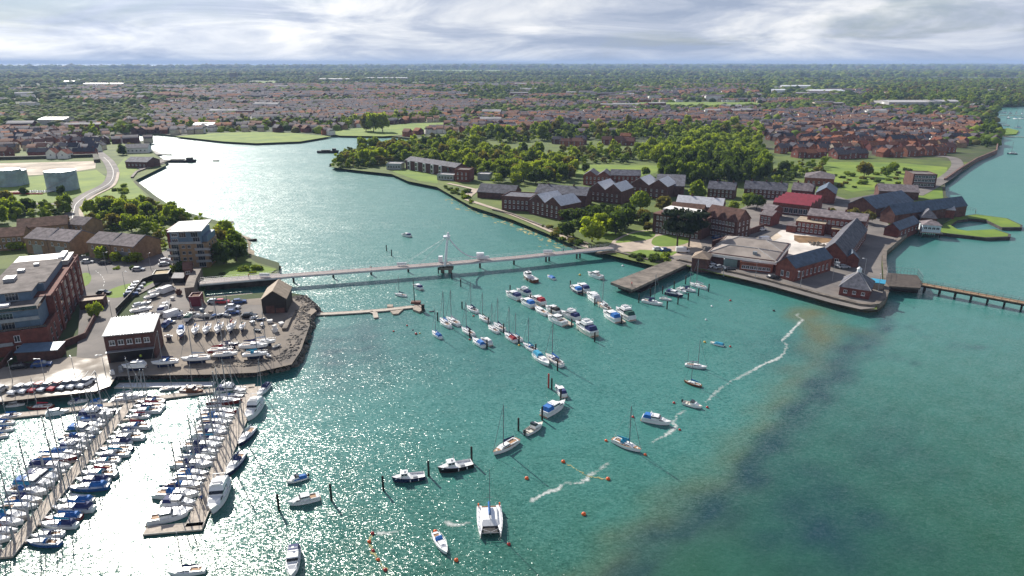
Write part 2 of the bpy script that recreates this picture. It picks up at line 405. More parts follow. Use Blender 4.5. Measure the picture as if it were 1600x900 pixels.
        w = N.new('ShaderNodeVectorMath'); w.operation = 'MULTIPLY'; K.new(v.outputs[0], w.inputs[0]); w.inputs[1].default_value = (amp, amp, 0); return w.outputs[0]
    def vadd(p, q):
        n = N.new('ShaderNodeVectorMath'); n.operation = 'ADD'; K.new(p, n.inputs[0]); K.new(q, n.inputs[1]); return n.outputs[0]
    t = vadd(vadd(slope(1.05, (1, 2.0, 1), 2, 3, R(28), WAVE*.64), slope(3.6, (1, 1.5, 1), 2, 11, R(50), WAVE*.85)), slope(.13, (1, 2, 1), 1, 7, R(30), WAVE*.14))
    gust = N.new('ShaderNodeMapRange'); K.new(noise(.011, (1, 2.2, 1), 3, 40), gust.inputs[0])
    gust.inputs[1].default_value = .38; gust.inputs[2].default_value = .62; gust.inputs[3].default_value = .78; gust.inputs[4].default_value = 1.08
    sc_ = N.new('ShaderNodeVectorMath'); sc_.operation = 'SCALE'; K.new(t, sc_.inputs[0]); K.new(mm('MULTIPLY', gust.outputs[0], at.outputs[1]), sc_.inputs['Scale'])
    up = N.new('ShaderNodeVectorMath'); up.operation = 'ADD'; K.new(sc_.outputs[0], up.inputs[0]); up.inputs[1].default_value = (0, 0, 1)
    nm = N.new('ShaderNodeVectorMath'); nm.operation = 'NORMALIZE'; K.new(up.outputs[0], nm.inputs[0]); K.new(nm.outputs[0], b.inputs['Normal'])
    me.materials.append(m)
    return struct(link('water', me))
WAVE = 1.45
build_water()
# ---- land: one sheet to the horizon, its edge follows the shore
SHORE_W = [(-200,642),(0,631),(150,614),(172,606),(180,590),(250,590),(330,588),(400,585),(457,572),(472,550),(486,510),(485,497),(496,487),(478,470),(440,463),(322,474),(318,456),(330,450),(436,434),(437,418),(405,408),(386,402),(384,384),(378,372),(345,352),(302,340),(275,332),(245,312),(207,282),(214,274),(262,257),(245,245),(232,232),(238,222),(205,224),(184,220),(160,214),(200,211),(250,212),(287,216),(350,222),(400,225),(470,222),(517,214),(560,213),(612,215),(662,222),(600,231),(548,236),(545,246),(515,260),(555,265),(612,271),(637,282),(682,291),(722,312),(735,321),(770,334),(800,342),(850,362),(910,387),(940,398),(955,399),(1025,417),(1060,414),(1110,426),(1200,448),(1300,476),(1340,486),(1368,486),(1383,467),(1380,415),(1381,400),(1412,374),(1425,362),(1455,362),(1472,356),(1497,340),(1497,326),(1477,311),(1475,286),(1525,253),(1556,240),(1561,212),(1557,205),(1555,185),(1558,168),(1600,166.5)]
LAND = [tuple(G(*p).to_2d()) for p in SHORE_W]+[(2600, 1500), (9000, 2600), (45000, 9000), (45000, 60000), (-1500, 60000), (-2200, 16000), (-6000, 12500), (-16000, 10500), (-45000, 9500), (-45000, -100), (-500, -100)]
def build_land():
    s = MB(); s.prism(LAND, -3, GZ)
    m = bpy.data.materials.new('countryside'); m.use_nodes = True; nt = m.node_tree; N = nt.nodes; K = nt.links
    b = N['Principled BSDF']; b.inputs['Roughness'].default_value = .9; b.inputs['Specular IOR Level'].default_value = .2
    ge = N.new('ShaderNodeNewGeometry')
    def noise(sc, det):
        n = N.new('ShaderNodeTexNoise'); n.inputs['Scale'].default_value = sc; n.inputs['Detail'].default_value = det
        n.inputs['Roughness'].default_value = .6; K.new(ge.outputs['Position'], n.inputs['Vector']); return n.outputs[0]
    def ramp(fac, stops):
        r = N.new('ShaderNodeValToRGB'); e = r.color_ramp.elements
        while len(e) < len(stops): e.new(.5)
        for el, (p, c) in zip(e, stops): el.position = p; el.color = (*c, 1)
        K.new(fac, r.inputs[0]); return r.outputs[0]
    a = ramp(noise(.02, 6), [(.36, (.030, .050, .014)), (.48, (.055, .085, .022)), (.56, (.09, .085, .05)), (.66, (.12, .17, .03))])
    c = ramp(noise(.0012, 6), [(.38, (.03, .055, .02)), (.47, (.05, .075, .028)), (.52, (.08, .07, .06)), (.60, (.09, .13, .035))])
    x = N.new('ShaderNodeMix'); x.data_type = 'RGBA'; x.inputs[0].default_value = .5; K.new(a, x.inputs[6]); K.new(c, x.inputs[7])
    K.new(x.outputs[2], b.inputs['Base Color'])
    struct(s.build('ground', m))
build_land()
# low far ridge along the horizon
def build_hills():
    s = MB(); n = 120; top = []
    for i in range(n+1):
        x = -9000+i*60000/n; y = 30000-abs(x)*.15
        h = 40+55*max(0, math.sin(i*.11+.6))+28*math.sin(i*.37+1)+12*math.sin(i*1.1)
        h = max(8, h)*min(1, i/10)
        s.v += [(x, y-2500, GZ+.3), (x, y, GZ+h), (x, y+3000, GZ+.3)]
        if i:
            a, b = 3*i-3, 3*i; s.f += [(a, b, b+1, a+1), (a+1, b+1, b+2, a+2)]; s.m += [0, 0]
    struct(s.build('hills', mat('far_hills', (.045, .07, .03), .95, .3, .001), smooth=True))
build_hills()
# ---- patches of ground ------------------------------------------------------
sheet('rough_ground', [(-300,440),(130,412),(300,432),(432,428),(432,419),(400,410),(385,400),(380,376),(340,352),(302,342),(274,334),(243,314),(207,284),(260,258),(236,236),(160,216),(-300,250)], ROUGHG)
sheet('rough_ground', [(516,261),(556,266),(612,272),(637,283),(682,292),(735,322),(800,343),(850,363),(905,387),(955,399),(1025,416),(1060,412),(1110,425),(1370,484),(1379,415),(1379,400),(1420,362),(1470,325),(1473,287),(1522,254),(1300,240),(1000,222),(700,206),(547,237)], ROUGHG)
sheet('meadow', [(275,213),(330,208),(400,206),(460,208),(519,213),(470,221),(400,224),(350,221)], MEADOW, rough=1)
sheet('meadow', [(508,206),(560,200),(640,193),(700,191),(690,203),(640,210),(600,213),(530,212)], MEADOW, rough=1)
sheet('meadow', [(150,221),(162,215),(184,221),(172,224)], MEADOW)
sheet('riverside_meadow', [(126,332),(146,306),(182,286),(178,266),(196,246),(214,262),(206,280),(228,308),(250,328),(236,342),(190,346),(140,346)], MEADOW, rough=1)
sheet('tank_field', [(-60,300),(-40,285),(150,266),(164,276),(160,292),(128,306),(70,320),(-60,335)], MEADOW, rough=1)
sheet('brownfield_ground', [(-120,282),(-120,258),(150,252),(150,263),(100,271),(50,274)], SANDY, rough=.5)
sheet('grass_bank', [(612,268),(640,262),(684,276),(684,287),(655,283)], LAWN)
sheet('playing_field', [(884,268),(893,257),(960,258),(1032,259),(1026,270),(1000,276),(900,275)], MEADOW)
sheet('common_grass', [(1262,266),(1290,254),(1400,254),(1482,262),(1474,286),(1440,300),(1380,296),(1325,300),(1290,285)], MEADOW, rough=2)
sheet('rough_lawn', [(1400,300),(1420,292),(1472,294),(1474,310),(1440,312)], LAWN)
sheet('quay_yard', [(1040,402),(1060,411),(1110,424),(1200,446),(1300,474),(1345,484),(1366,482),(1380,464),(1377,415),(1378,400),(1406,374),(1380,340),(1340,318),(1290,300),(1180,315),(1150,330),(1110,366),(1060,388)], ASPHL)
sheet('building_site_ground', [(1182,388),(1196,372),(1215,361),(1250,356),(1330,368),(1318,380),(1280,402),(1262,412),(1215,398)], CHALK, rough=.6)
sheet('muddy_puddle', [(1241,376),(1242,368),(1262,369),(1300,373),(1304,377),(1290,380),(1250,380)], MUD, rough=.5)
sheet('sandy_ground', [(1182,388),(1198,370),(1214,364),(1222,370),(1200,382)], SANDY)
sheet('garden_path', [(930,398),(952,384),(962,374),(1000,361),(1060,362),(1098,372),(1104,384),(1078,398),(1030,400),(980,394)], PATH, smooth=True)
sheet('lawn', [(962,380),(974,371),(992,364),(1018,361),(1024,367),(1016,374),(990,378)], LAWN, smooth=True)
sheet('lawn', [(1018,378),(1026,370),(1050,367),(1072,370),(1078,377),(1066,383),(1040,386),(1022,384)], LAWN, smooth=True)
sheet('lawn', [(940,372),(952,362),(972,366),(958,376)], LAWN)
sheet('lawn', [(985,395),(1000,391),(1060,394),(1050,400),(1010,402)], LAWN)
sheet('car_park', [(1088,365),(1150,352),(1200,352),(1172,372),(1120,392),(1098,388)], ASPHL)
strip('road', [(1430,305),(1458,290),(1486,272),(1496,258),(1488,247),(1462,244)], 9, ASPHL)
strip('road', [(1190,372),(1240,340),(1300,320),(1400,300),(1435,293)], 7, ASPH)
strip('road', [(780,305),(750,296),(735,303),(728,310)], 6, PATH)
strip('footpath', [(728,312),(800,336),(850,357),(905,382),(950,394)], 3.2, PATH)
strip('footpath', [(700,287),(740,296),(780,310)], 3, PATH)
# left bank
sheet('concrete_apron', [(-200,641),(0,630),(150,613),(172,605),(182,590),(250,588),(250,560),(165,556),(100,560),(50,572),(-200,590)], APRON)
sheet('yard_ground', [(182,589),(330,587),(400,584),(456,571),(470,550),(484,510),(483,497),(495,487),(477,471),(440,464),(322,475),(300,436),(258,440),(225,470),(205,500),(170,560)], GRAV)
sheet('yard_roadway', [(230,500),(262,455),(300,448),(300,478),(420,478),(424,492),(330,500),(290,508),(258,520)], ASPHL)
sheet('street_surface', [(120,560),(150,562),(166,556),(172,510),(200,470),(258,440),(312,436),(312,420),(250,412),(240,402),(190,400),(118,402),(126,470)], ASPHL)
sheet('verge', [(163,463),(170,455),(200,445),(240,441),(222,452),(196,464),(176,467)], LAWN, smooth=True)
sheet('verge', [(126,446),(128,430),(138,428),(143,434),(140,444),(130,450)], LAWN, smooth=True)
sheet('car_park', [(228,420),(240,400),(262,392),(276,396),(272,412),(262,424)], ASPHL)
sheet('riverside_lawn', [(336,436),(350,424),(385,412),(432,422),(420,431)], LAWN)
strip('road', [(112,345),(115,330),(120,318),(140,303),(170,287),(177,270),(171,255),(162,246),(150,236)], 8.5, ASPHL)
strip('road', [(-40,318),(30,318),(80,320),(117,318)], 5, ASPHL)
strip('road_marking', [(113,344),(115.6,330),(120.6,318),(140.5,303.3),(170.4,287.3),(177.3,270.3),(171.2,255.2),(162,246.2)], .3, mat('road_paint', (.62, .62, .60), .7, .1, 2))
strip('pavement', [(130,345),(127,326),(146,308),(178,290),(185,270)], 2, PATH)
sheet('wharf_ground', [(205,258),(226,246),(256,250),(258,256),(220,266)], ASPHL)
# painted parking bays on the apron and lane marks on the street
def lines():
    s = MB()
    for i in range(7):
        a = L_(86+i*10.5, 588-i*1.2); b = L_(80+i*10.5, 596-i*1.2)
        t = (b-a).normalized(); d = Vector((-t.y, t.x, 0))*.07
        s.v += [a+d, a-d, b-d, b+d]; k = len(s.v); s.f.append((k-4, k-3, k-2, k-1)); s.m.append(0)
    s.v = [(v[0], v[1], GZ+.9*0+.9) if False else (v[0], v[1], GZ+_sheet_z[0]+.02) for v in s.v]
    struct(s.build('parking_marking', mat('road_paint', (.62, .62, .60), .7, .1, 2)))
    t = MB(); P = smooth_path([L_(150,425).to_2d(), L_(160,434).to_2d(), L_(163,446).to_2d(), L_(150,470).to_2d()], 6)
    for i in range(0, len(P)-1, 2):
        a, b = P[i], P[i+1]; d = (b-a).normalized(); n = Vector((-d.y, d.x))*.09
        t.v += [(*(a+n), 0), (*(a-n), 0), (*(b-n), 0), (*(b+n), 0)]; k = len(t.v); t.f.append((k-4, k-3, k-2, k-1)); t.m.append(0)
    t.v = [(v[0], v[1], GZ+_sheet_z[0]+.02) for v in t.v]
    struct(t.build('road_marking', mat('road_paint', (.62, .62, .60))))
lines()
# beaches: thin shelves sloping from the shore into the water
def beach(px, w, m, seed):
    P = smooth_path([G(a, b).to_2d() for a, b in px], 6); r = random.Random(seed); s = MB(); k = len(P)
    for i, p in enumerate(P):
        t = (P[min(i+1, k-1)]-P[max(i-1, 0)]).normalized(); d = Vector((t.y, -t.x))
        ww = w*r.uniform(.5, 1.25)*min(1, (i+.4)/3, (k-i-.6)/3)
        q = p-d*1.0; e = p+d*ww
        s.v += [(q.x, q.y, .9), (e.x, e.y, -.06)]
        if i: s.f.append((2*i-2, 2*i-1, 2*i+1, 2*i)); s.m.append(0)
    return struct(s.build('beach', m))
BEACH = mat('shingle_beach', (.36, .29, .21), .9, .3, .25); ALGB = mat('weedy_beach', (.30, .28, .13), .9, .35, .2)
beach([(550,237),(545,246),(515,260),(555,266),(612,272)], -5, BEACH, 1)
beach([(600,270),(637,283),(682,292),(722,313),(735,322),(770,335),(800,343)], -5, ALGB, 2)
beach([(800,342),(850,363),(910,388),(940,399)], -3.5, mat('muddy_foreshore', (.17, .14, .085), .8, .35, .2), 3)
beach([(345,353),(378,373),(384,385),(386,402),(410,410),(437,420)], -3.5, BEACH, 4)
beach([(436,434),(400,440),(350,449),(330,452)], 4, mat('muddy_foreshore', (.17, .14, .085)), 5)
beach([(496,488),(478,471),(440,464)], -2, BEACH, 6)
beach([(1383,440),(1381,402),(1412,376),(1425,364)], -3, mat('muddy_foreshore', (.17, .14, .085)), 7)
beach([(1477,312),(1475,287),(1525,254)], -4, mat('muddy_foreshore', (.17, .14, .085)), 8)
beach([(207,283),(245,313),(275,333),(302,341)], -2.5, BEACH, 9)
beach([(1110,427),(1200,449),(1300,477),(1340,487),(1372,487)], -2.2, mat('weedy_foreshore', (.09, .085, .04), .8, .35, .3), 10)
# ================================================================== TEMPLATES: boats, cars, trees
_mc = {}
def cached(key, fn):
    if key not in _mc: _mc[key] = fn()
    return _mc[key]
def hull_shape(L, B, fb, tw=.7, rake=.06, flare=.97, full=2.3, sheer=.45, mid=.42, n=13):
    """stations from stern to bow: (x, half beam, deck height)"""
    st = []
    for i in range(n):
        t = i/(n-1); t = t**.9
        if t < mid: w = tw+(1-tw)*math.sin(t/mid*math.pi/2)
        else: w = max(.015, 1-((t-mid)/(1-mid))**full)
        st.append((-L/2+L*t, B/2*w, fb*(1+sheer*max(0, t-.25)**2), t))
    return st
def hull_mesh(name, st, L, mats, rake=.06, flare=.96):
    s = MB(); rows = []
    for (x, w, z, t) in st:
        k = rake*L*t**5; q = []
        for (fw, fz, kk) in ((0, -.35, 1.0), (.72, -.25, .8), (.9, .10, .55), (flare, .6*z, .25), (1, z, 0)):
            q.append((x-k*kk*1.0, w*fw, fz))
        rows.append(q)
    for q in rows:
        s.v += q+[(a, -b, c) for a, b, c in q]
    n = len(rows)
    for i in range(n-1):
        for j in range(4):
            a = i*10+j; b = a+10; mi = 1 if j < 2 else 0
            s.f += [(a, b, b+1, a+1), (a+5, a+6, b+6, b+5)]; s.m += [mi, mi]
    s.f.append((0, 1, 2, 3, 4, 9, 8, 7, 6, 5)); s.m.append(0)
    return s.mesh(name, mats, smooth=False)
def deck_mesh(st, m, drop=.06, inset=.97, name='deck'):
    s = MB(); k = len(st)
    for i, (x, w, z, t) in enumerate(st):
        s.v += [(x, w*inset, z-drop), (x, 0, z-drop+.05), (x, -w*inset, z-drop)]
        if i:
            a = 3*i-3; b = 3*i; s.f += [(a, a+1, b+1, b), (a+1, a+2, b+2, b+1)]; s.m += [0, 0]
    return s.mesh(name, m)
def rail_mesh(st, h, m, t0=0., t1=1., r=.022, every=2):
    s = MB(); pr = {1: None, -1: None}
    for i, (x, w, z, t) in enumerate(st):
        if t < t0 or t > t1 or (i % every and t < .99): continue
        for sg in (1, -1):
            p = Vector((x-.05, sg*w*.95, z)); q = p+Vector((0, 0, h)); s.tube(p, q, r, 3, caps=False)
            if pr[sg] is not None: s.tube(pr[sg], q, r, 3, caps=False)
            pr[sg] = q
    return s.mesh('guard_rail', m)
def yacht(hull='w', cover='b', hood=None, tent=False, ketch=False, deck='w', mast=True, wood=False):
    key = ('yacht', hull, cover, hood, tent, ketch, deck, mast, wood)
    if key in _mc: return _mc[key]
    L, B, fb = 9.0, 2.75, .95
    HM = dict(w=WHITE, n=NAVY, g=HULLG, r=HULLR, c=OFFW, b=HULLB, k=BLACK, m=MAHOG)[hull]
    CM = dict(b=COVB, n=COVN, t=COVT, r=COVR, w=COVW, g=COVG)[cover]; DM = dict(w=WHITE, c=OFFW, t=TEAK)[deck]
    st = hull_shape(L, B, fb, .66, full=2.0)
    P = [('hull', cached(('yh', hull), lambda: hull_mesh('hull', st, L, [HM, NAVY if hull in 'wgc' else HULLR], .1))),
         ('deck', cached(('yd', deck), lambda: deck_mesh(st, DM)))]
    def coach():
        s = MB(); s.taper(-1.0, 2.6, -.85, .85, .9, 1.42, .08, 1.1, .16); s.box(.9, 1.5, -.3, .3, 1.40, 1.5); s.box(3.0, 3.5, -.25, .25, 1.0, 1.1)
        return s.mesh('coachroof', WHITE if not wood else MAHOG)
    def cwin(sg):
        s = MB(); s.add([(-.7,sg*.80,1.08),(.0,sg*.80,1.08),(.0,sg*.74,1.30),(-.7,sg*.74,1.30)],[(0,1,2,3)]); s.add([(.25,sg*.80,1.08),(1.3,sg*.80,1.08),(1.1,sg*.745,1.28),(.25,sg*.745,1.30)],[(0,1,2,3)])
        s.v = [(x, y*1.02, z) for x, y, z in s.v]
        return s.mesh('cabin_window', GLASS)
    P.append(('coachroof', cached(('ycr', wood), coach), [('cabin_window', cached(('ycw', q), lambda: cwin(q))) for q in (1, -1)]))
    def cockpit():
        s = MB(); s.box(-3.6, -1.0, -.62, .62, .93, .965, 1)
        for sg in (1, -1): s.box(-3.7, -1.0, sg*.9-.16, sg*.9+.16, .9, 1.2)
        s.box(-3.9, -3.62, -.8, .8, .9, 1.12); s.tube((-3.0,0,.95),(-3.0,0,1.55),.05,4); s.tube((-3.0,-.35,1.5),(-3.0,.35,1.5),.05,4)
        return s.mesh('cockpit', [WHITE, TEAK])
    P.append(('cockpit', cached(('yco',), cockpit)))
    if mast:
        def mst():
            s = MB(); s.tube((.75,0,1.4),(.7,0,12.3),.14,6,.11); s.tube((.72,0,12.3),(.72,0,12.9),.03,3); return s.mesh('mast', ALU)
        def spr():
            s = MB(); s.tube((.73,-.8,6.4),(.73,.8,6.4),.03,3); s.tube((.73,-.55,9.3),(.73,.55,9.3),.03,3); return s.mesh('spreader', ALU)
        P.append(('mast', cached(('ym',), mst), [('spreader', cached(('ysp',), spr))]))
        def rig():
            s = MB(); top = (.7, 0, 12.2)
            for e in ((4.35,0,1.2), (-4.4,0,1.0), (.6,1.4,1.0), (.6,-1.4,1.0)): s.tube(e, top, .016, 3, caps=False)
            s.tube((4.2,0,1.5),(1.0,0,11.5),.055,4)
            return s.mesh('rigging', WIRE)
        P.append(('rigging', cached(('yr',), rig)))
        def boom():
            s = MB(); s.tube((.65,0,2.15),(-3.1,0,2.25),.06,5); return s.mesh('boom', ALU)
        def cov():
            s = MB(); n = 6; prof = [(.9,.10,.75),(.3,.2,.62),(-.8,.21,.46),(-2,.18,.34),(-3.0,.1,.22)]
            for (x, w, h) in prof: s.v += [(x,w,2.2),(x,w*.6,2.2+h*.75),(x,0,2.2+h),(x,-w*.6,2.2+h*.75),(x,-w,2.2),(x,0,2.05)]
            for i in range(4):
                for j in range(6): a = i*6+j; b = i*6+(j+1)%6; s.f.append((a, b, b+6, a+6)); s.m.append(0)
            return s.mesh('sail_cover', CM)
        P += [('boom', cached(('yb',), boom)), ('sail_cover', cached(('ysc', cover), cov))]
        if ketch:
            def miz():
                s = MB(); s.tube((-3.4,0,1.0),(-3.45,0,7.2),.06,5); s.tube((-3.4,0,2.1),(-5.0,0,2.2),.1,5); return s.mesh('mizzen_mast', ALU)
            P.append(('mizzen_mast', cached(('ymz',), miz)))
    if hood:
        HM2 = dict(b=COVB, n=COVN, t=COVT, r=COVR, w=COVW, g=COVG)[hood]
        def hd():
            s = MB(); pr = [(-1.5,1.0,1.95),(-1.2,1.0,2.0),(-.6,.95,1.75),(-.35,.85,1.42)]
            for (x, w, z) in pr: s.v += [(x,w,1.15),(x,w*.85,z-.12),(x,w*.4,z),(x,-w*.4,z),(x,-w*.85,z-.12),(x,-w,1.15)]
            for i in range(3):
                for j in range(5): a = i*6+j; s.f.append((a, a+1, a+7, a+6)); s.m.append(0)
            return s.mesh('sprayhood', HM2)
        P.append(('sprayhood', cached(('yhd', hood), hd)))
    if tent:
        TM = dict(b=COVB, n=COVN, t=COVT, r=COVR, w=COVW, g=COVG)[tent]
        def tn():
            s = MB(); s.taper(-3.9, -.6, -1.1, 1.1, 1.0, 2.0, .3, .3, .5); return s.mesh('cockpit_cover', TM)
        P.append(('cockpit_cover', cached(('ytn', tent), tn)))
    P.append(('guard_rail', cached(('yrl',), lambda: rail_mesh(st, .6, WIRE))))
    _mc[key] = P; return P
def cruiser(hull='w', canopy='n', fly=False, big=False, wood=False, arch=True):
    key = ('cruiser', hull, canopy, fly, big, wood, arch)
    if key in _mc: return _mc[key]
    L, B, fb = 9.0, 2.9, 1.2
    HM = dict(w=WHITE, n=NAVY, k=BLACK, m=MAHOG, c=OFFW, b=HULLB)[hull]
    st = hull_shape(L, B, fb, .88, full=2.6, sheer=.5, mid=.35)
    P = [('hull', cached(('ch', hull), lambda: hull_mesh('hull', st, L, [HM, NAVY if hull in 'wc' else HULLR], .12, .9))),
         ('deck', cached(('cdk', wood), lambda: deck_mesh(st, WHITE if not wood else TEAK)))]
    def cab():
        s = MB(); s.taper(-.9, 3.1, -1.05, 1.05, 1.2, 1.75, .0, 1.2, .14)              # trunk cabin forward
        s.taper(-1.7, 1.5, -1.1, 1.1, 1.2, 2.05, 0, .5, .06); s.taper(-1.75, .75, -1.2, 1.2, 2.42, 2.56, .1, .2, .1)
        for x, y in ((-1.6,1.05),(-1.6,-1.05),(.35,1.02),(.35,-1.02)): s.box(x-.06, x+.06, y-.05, y+.05, 2.0, 2.45)
        return s.mesh('cabin', WHITE if not wood else MAHOG)
    def win():
        s = MB(); s.taper(-1.65, 1.15, -1.12, 1.12, 2.03, 2.43, .0, .52, .06)
        for sg in (1, -1): s.add([(.9,sg*1.11,1.42),(2.2,sg*1.0,1.42),(2.0,sg*.985,1.62),(.9,sg*1.06,1.65)],[(0,1,2,3)]); 
        s.v = [(x, y*1.03, z) for x, y, z in s.v]
        pass
        return s.mesh('cabin_window', GLASS)
    P.append(('cabin', cached(('cc', wood), cab), [('cabin_window', cached(('cw',), win))]))
    def cock():
        s = MB(); s.box(-4.1, -1.75, -1.15, 1.15, 1.22, 1.26, 1)
        for sg in (1, -1): s.box(-4.2, -1.7, sg*1.2-.1, sg*1.2+.1, 1.2, 1.55)
        s.box(-4.35, -4.15, -1.2, 1.2, 1.2, 1.6); s.box(-4.0, -3.5, -1.0, 1.0, 1.25, 1.6); s.box(-4.75, -4.4, -1.2, 1.2, .25, .38, 1)
        return s.mesh('cockpit', [WHITE, TEAK])
    P.append(('cockpit', cached(('cck',), cock)))
    if canopy:
        CM = dict(b=COVB, n=COVN, t=COVT, r=COVR, g=COVG, w=COVW, k=RUBBER)[canopy]
        def cn():
            s = MB(); s.taper(-4.1, -1.6, -1.2, 1.2, 1.5, 2.55, .5, .0, .22); return s.mesh('canopy', CM)
        P.append(('canopy', cached(('ccn', canopy), cn)))
    if fly:
        def fl():
            s = MB(); s.taper(-2.2, .6, -1.15, 1.15, 2.56, 3.1, .1, .45, .08); s.box(-.9, -.5, -.8, .8, 3.1, 3.5); s.taper(.0, .35, -.8, .8, 3.08, 3.45, .2, .05, .1)
            s.tube((-2.0,-1,2.9),(-2.2,-1,3.9),.06,4); s.tube((-2.0,1,2.9),(-2.2,1,3.9),.06,4); s.tube((-2.2,-1,3.9),(-2.2,1,3.9),.06,4)
            return s.mesh('flybridge', WHITE)
        P.append(('flybridge', cached(('cfl',), fl)))
    elif arch:
        def ar():
            s = MB(); s.tube((-1.5,-1.05,2.5),(-1.8,-.9,3.0),.07,4); s.tube((-1.5,1.05,2.5),(-1.8,.9,3.0),.07,4); s.tube((-1.8,-.9,3.0),(-1.8,.9,3.0),.07,4); s.tube((-1.8,0,3.0),(-1.8,0,3.9),.025,3)
            s.box(-2.0, -1.55, -.25, .25, 3.02, 3.18)
            return s.mesh('radar_arch', WHITE)
        P.append(('radar_arch', cached(('car',), ar)))
    P.append(('guard_rail', cached(('crl',), lambda: rail_mesh(st, .6, METALG, .45))))
    _mc[key] = P; return P
def workboat(hull='n'):
    key = ('work', hull)
    if key in _mc: return _mc[key]
    L, B, fb = 9.0, 3.3, 1.15
    HM = dict(n=NAVY, k=BLACK, w=WHITE, m=MAHOG)[hull]
    st = hull_shape(L, B, fb, .82, full=2.4, sheer=.8, mid=.4)
    def dk():
        s = MB()
        for i in range(len(st)-1):
            (x, w, z, t), (x2, w2, z2, t2) = st[i], st[i+1]; d = .5 if t < .42 else .04; d2 = .5 if t2 < .42 else .04
            s.add([(x,w*.9,z-d),(x,-w*.9,z-d),(x2,-w2*.9,z2-d2),(x2,w2*.9,z2-d2)], [(0,1,2,3)])
            for sg in (1, -1): s.add([(x,sg*w*.9,z-d),(x2,sg*w2*.9,z2-d2),(x2,sg*w2*.97,z2+.02),(x,sg*w*.97,z+.02)], [(0,1,2,3)])
        s.box(-4.42, -4.3, -1.25, 1.25, .6, 1.2)
        return s.mesh('deck', WHITE)
    def house():
        s = MB(); s.taper(.2, 2.3, -1.0, 1.0, 1.0, 1.9, 0, .25, .08); s.taper(.0, 2.1, -1.02, 1.02, 2.5, 2.66, .05, .15, .08); s.taper(2.2, 3.6, -.8, .8, 1.1, 1.6, 0, .7, .15)
        for x, y in ((.3,.9),(.3,-.9),(1.9,.85),(1.9,-.85),(1.1,.9),(1.1,-.9)): s.box(x-.06, x+.06, y-.05, y+.05, 1.9, 2.52)
        return s.mesh('wheelhouse', WHITE)
    def hw():
        s = MB(); s.taper(.27, 1.98, -.9, .9, 1.88, 2.5, .03, .12, .04); return s.mesh('window', GLASS)
    def gear():
        s = MB(); s.tube((.4,0,2.6),(.3,0,4.4),.05,5); s.tube((.35,-.5,3.6),(.35,.5,3.6),.04,4); s.box(.6, 1.1, -.3, .3, 2.66, 2.9); s.box(-2.4, -1.2, -.5, .5, .7, 1.05)
        s.tube((-3.9,-1.1,1.1),(-3.9,-1.1,1.9),.04,4); s.tube((-3.9,1.1,1.1),(-3.9,1.1,1.9),.04,4); return s.mesh('deck_gear', METALG)
    def fend():
        s = MB()
        for x, y in ((-2.6,1.66),(-.4,1.7),(-2.6,-1.66),(-.4,-1.7)): s.tube((x,y,.35),(x,y,.95),.13,6)
        return s.mesh('fender', WHITE)
    P = [('hull', hull_mesh('hull', st, L, [HM, HULLR], .08, .93)), ('deck', dk()), ('wheelhouse', house(), [('window', hw())]), ('deck_gear', gear()), ('guard_rail', rail_mesh(st, .6, METALG, .5)), ('fender', fend())]
    _mc[key] = P; return P
def openboat(hull='w', cover=None, outboard=True, cuddy=False):
    key = ('open', hull, cover, outboard, cuddy)
    if key in _mc: return _mc[key]
    L, B, fb = 5.0, 1.9, .62
    HM = dict(w=WHITE, n=NAVY, k=RUBBER, b=HULLB, m=MAHOG, g=HULLG)[hull]
    st = hull_shape(L, B, fb, .8, full=2.3, sheer=.5, mid=.4)
    P = [('hull', hull_mesh('hull', st, L, [HM, NAVY], .08, .94))]
    s = MB()
    for i in range(len(st)-1):
        (x, w, z, t), (x2, w2, z2, t2) = st[i], st[i+1]; d = .38 if t < .66 else .03; d2 = .38 if t2 < .66 else .03
        s.add([(x,w*.82,z-d),(x,-w*.82,z-d),(x2,-w2*.82,z2-d2),(x2,w2*.82,z2-d2)], [(0,1,2,3)])
        for sg in (1, -1): s.add([(x,sg*w*.82,z-d),(x2,sg*w2*.82,z2-d2),(x2,sg*w2*.98,z2+.02),(x,sg*w*.98,z+.02)], [(0,1,2,3)])
    for x in (-1.6, -.3): s.box(x-.15, x+.15, -.75, .75, .42, .47)
    P.append(('deck', s.mesh('deck', OFFW if hull != 'k' else HULLG)))
    if cover:
        CM = dict(b=COVB, n=COVN, t=COVT, g=COVG, w=COVW)[cover]
        c = MB(); c.taper(-2.3, .9, -.9, .9, .62, 1.15, .3, .6, .5); P.append(('boat_cover', c.mesh('boat_cover', CM)))
    if cuddy:
        c = MB(); c.taper(-.5, 1.6, -.72, .72, .62, 1.2, .1, .7, .1); c.taper(-.5, .5, -.66, .66, 1.2, 1.6, .05, .35, .08, 1); P.append(('cabin', c.mesh('cabin', [WHITE, GLASS])))
    if outboard:
        c = MB(); c.taper(-2.95, -2.5, -.2, .2, .5, 1.15, .08, .05, .04); c.box(-2.75, -2.6, -.08, .08, -.2, .5); P.append(('outboard_motor', c.mesh('outboard_motor', BLACK)))
    _mc[key] = P; return P
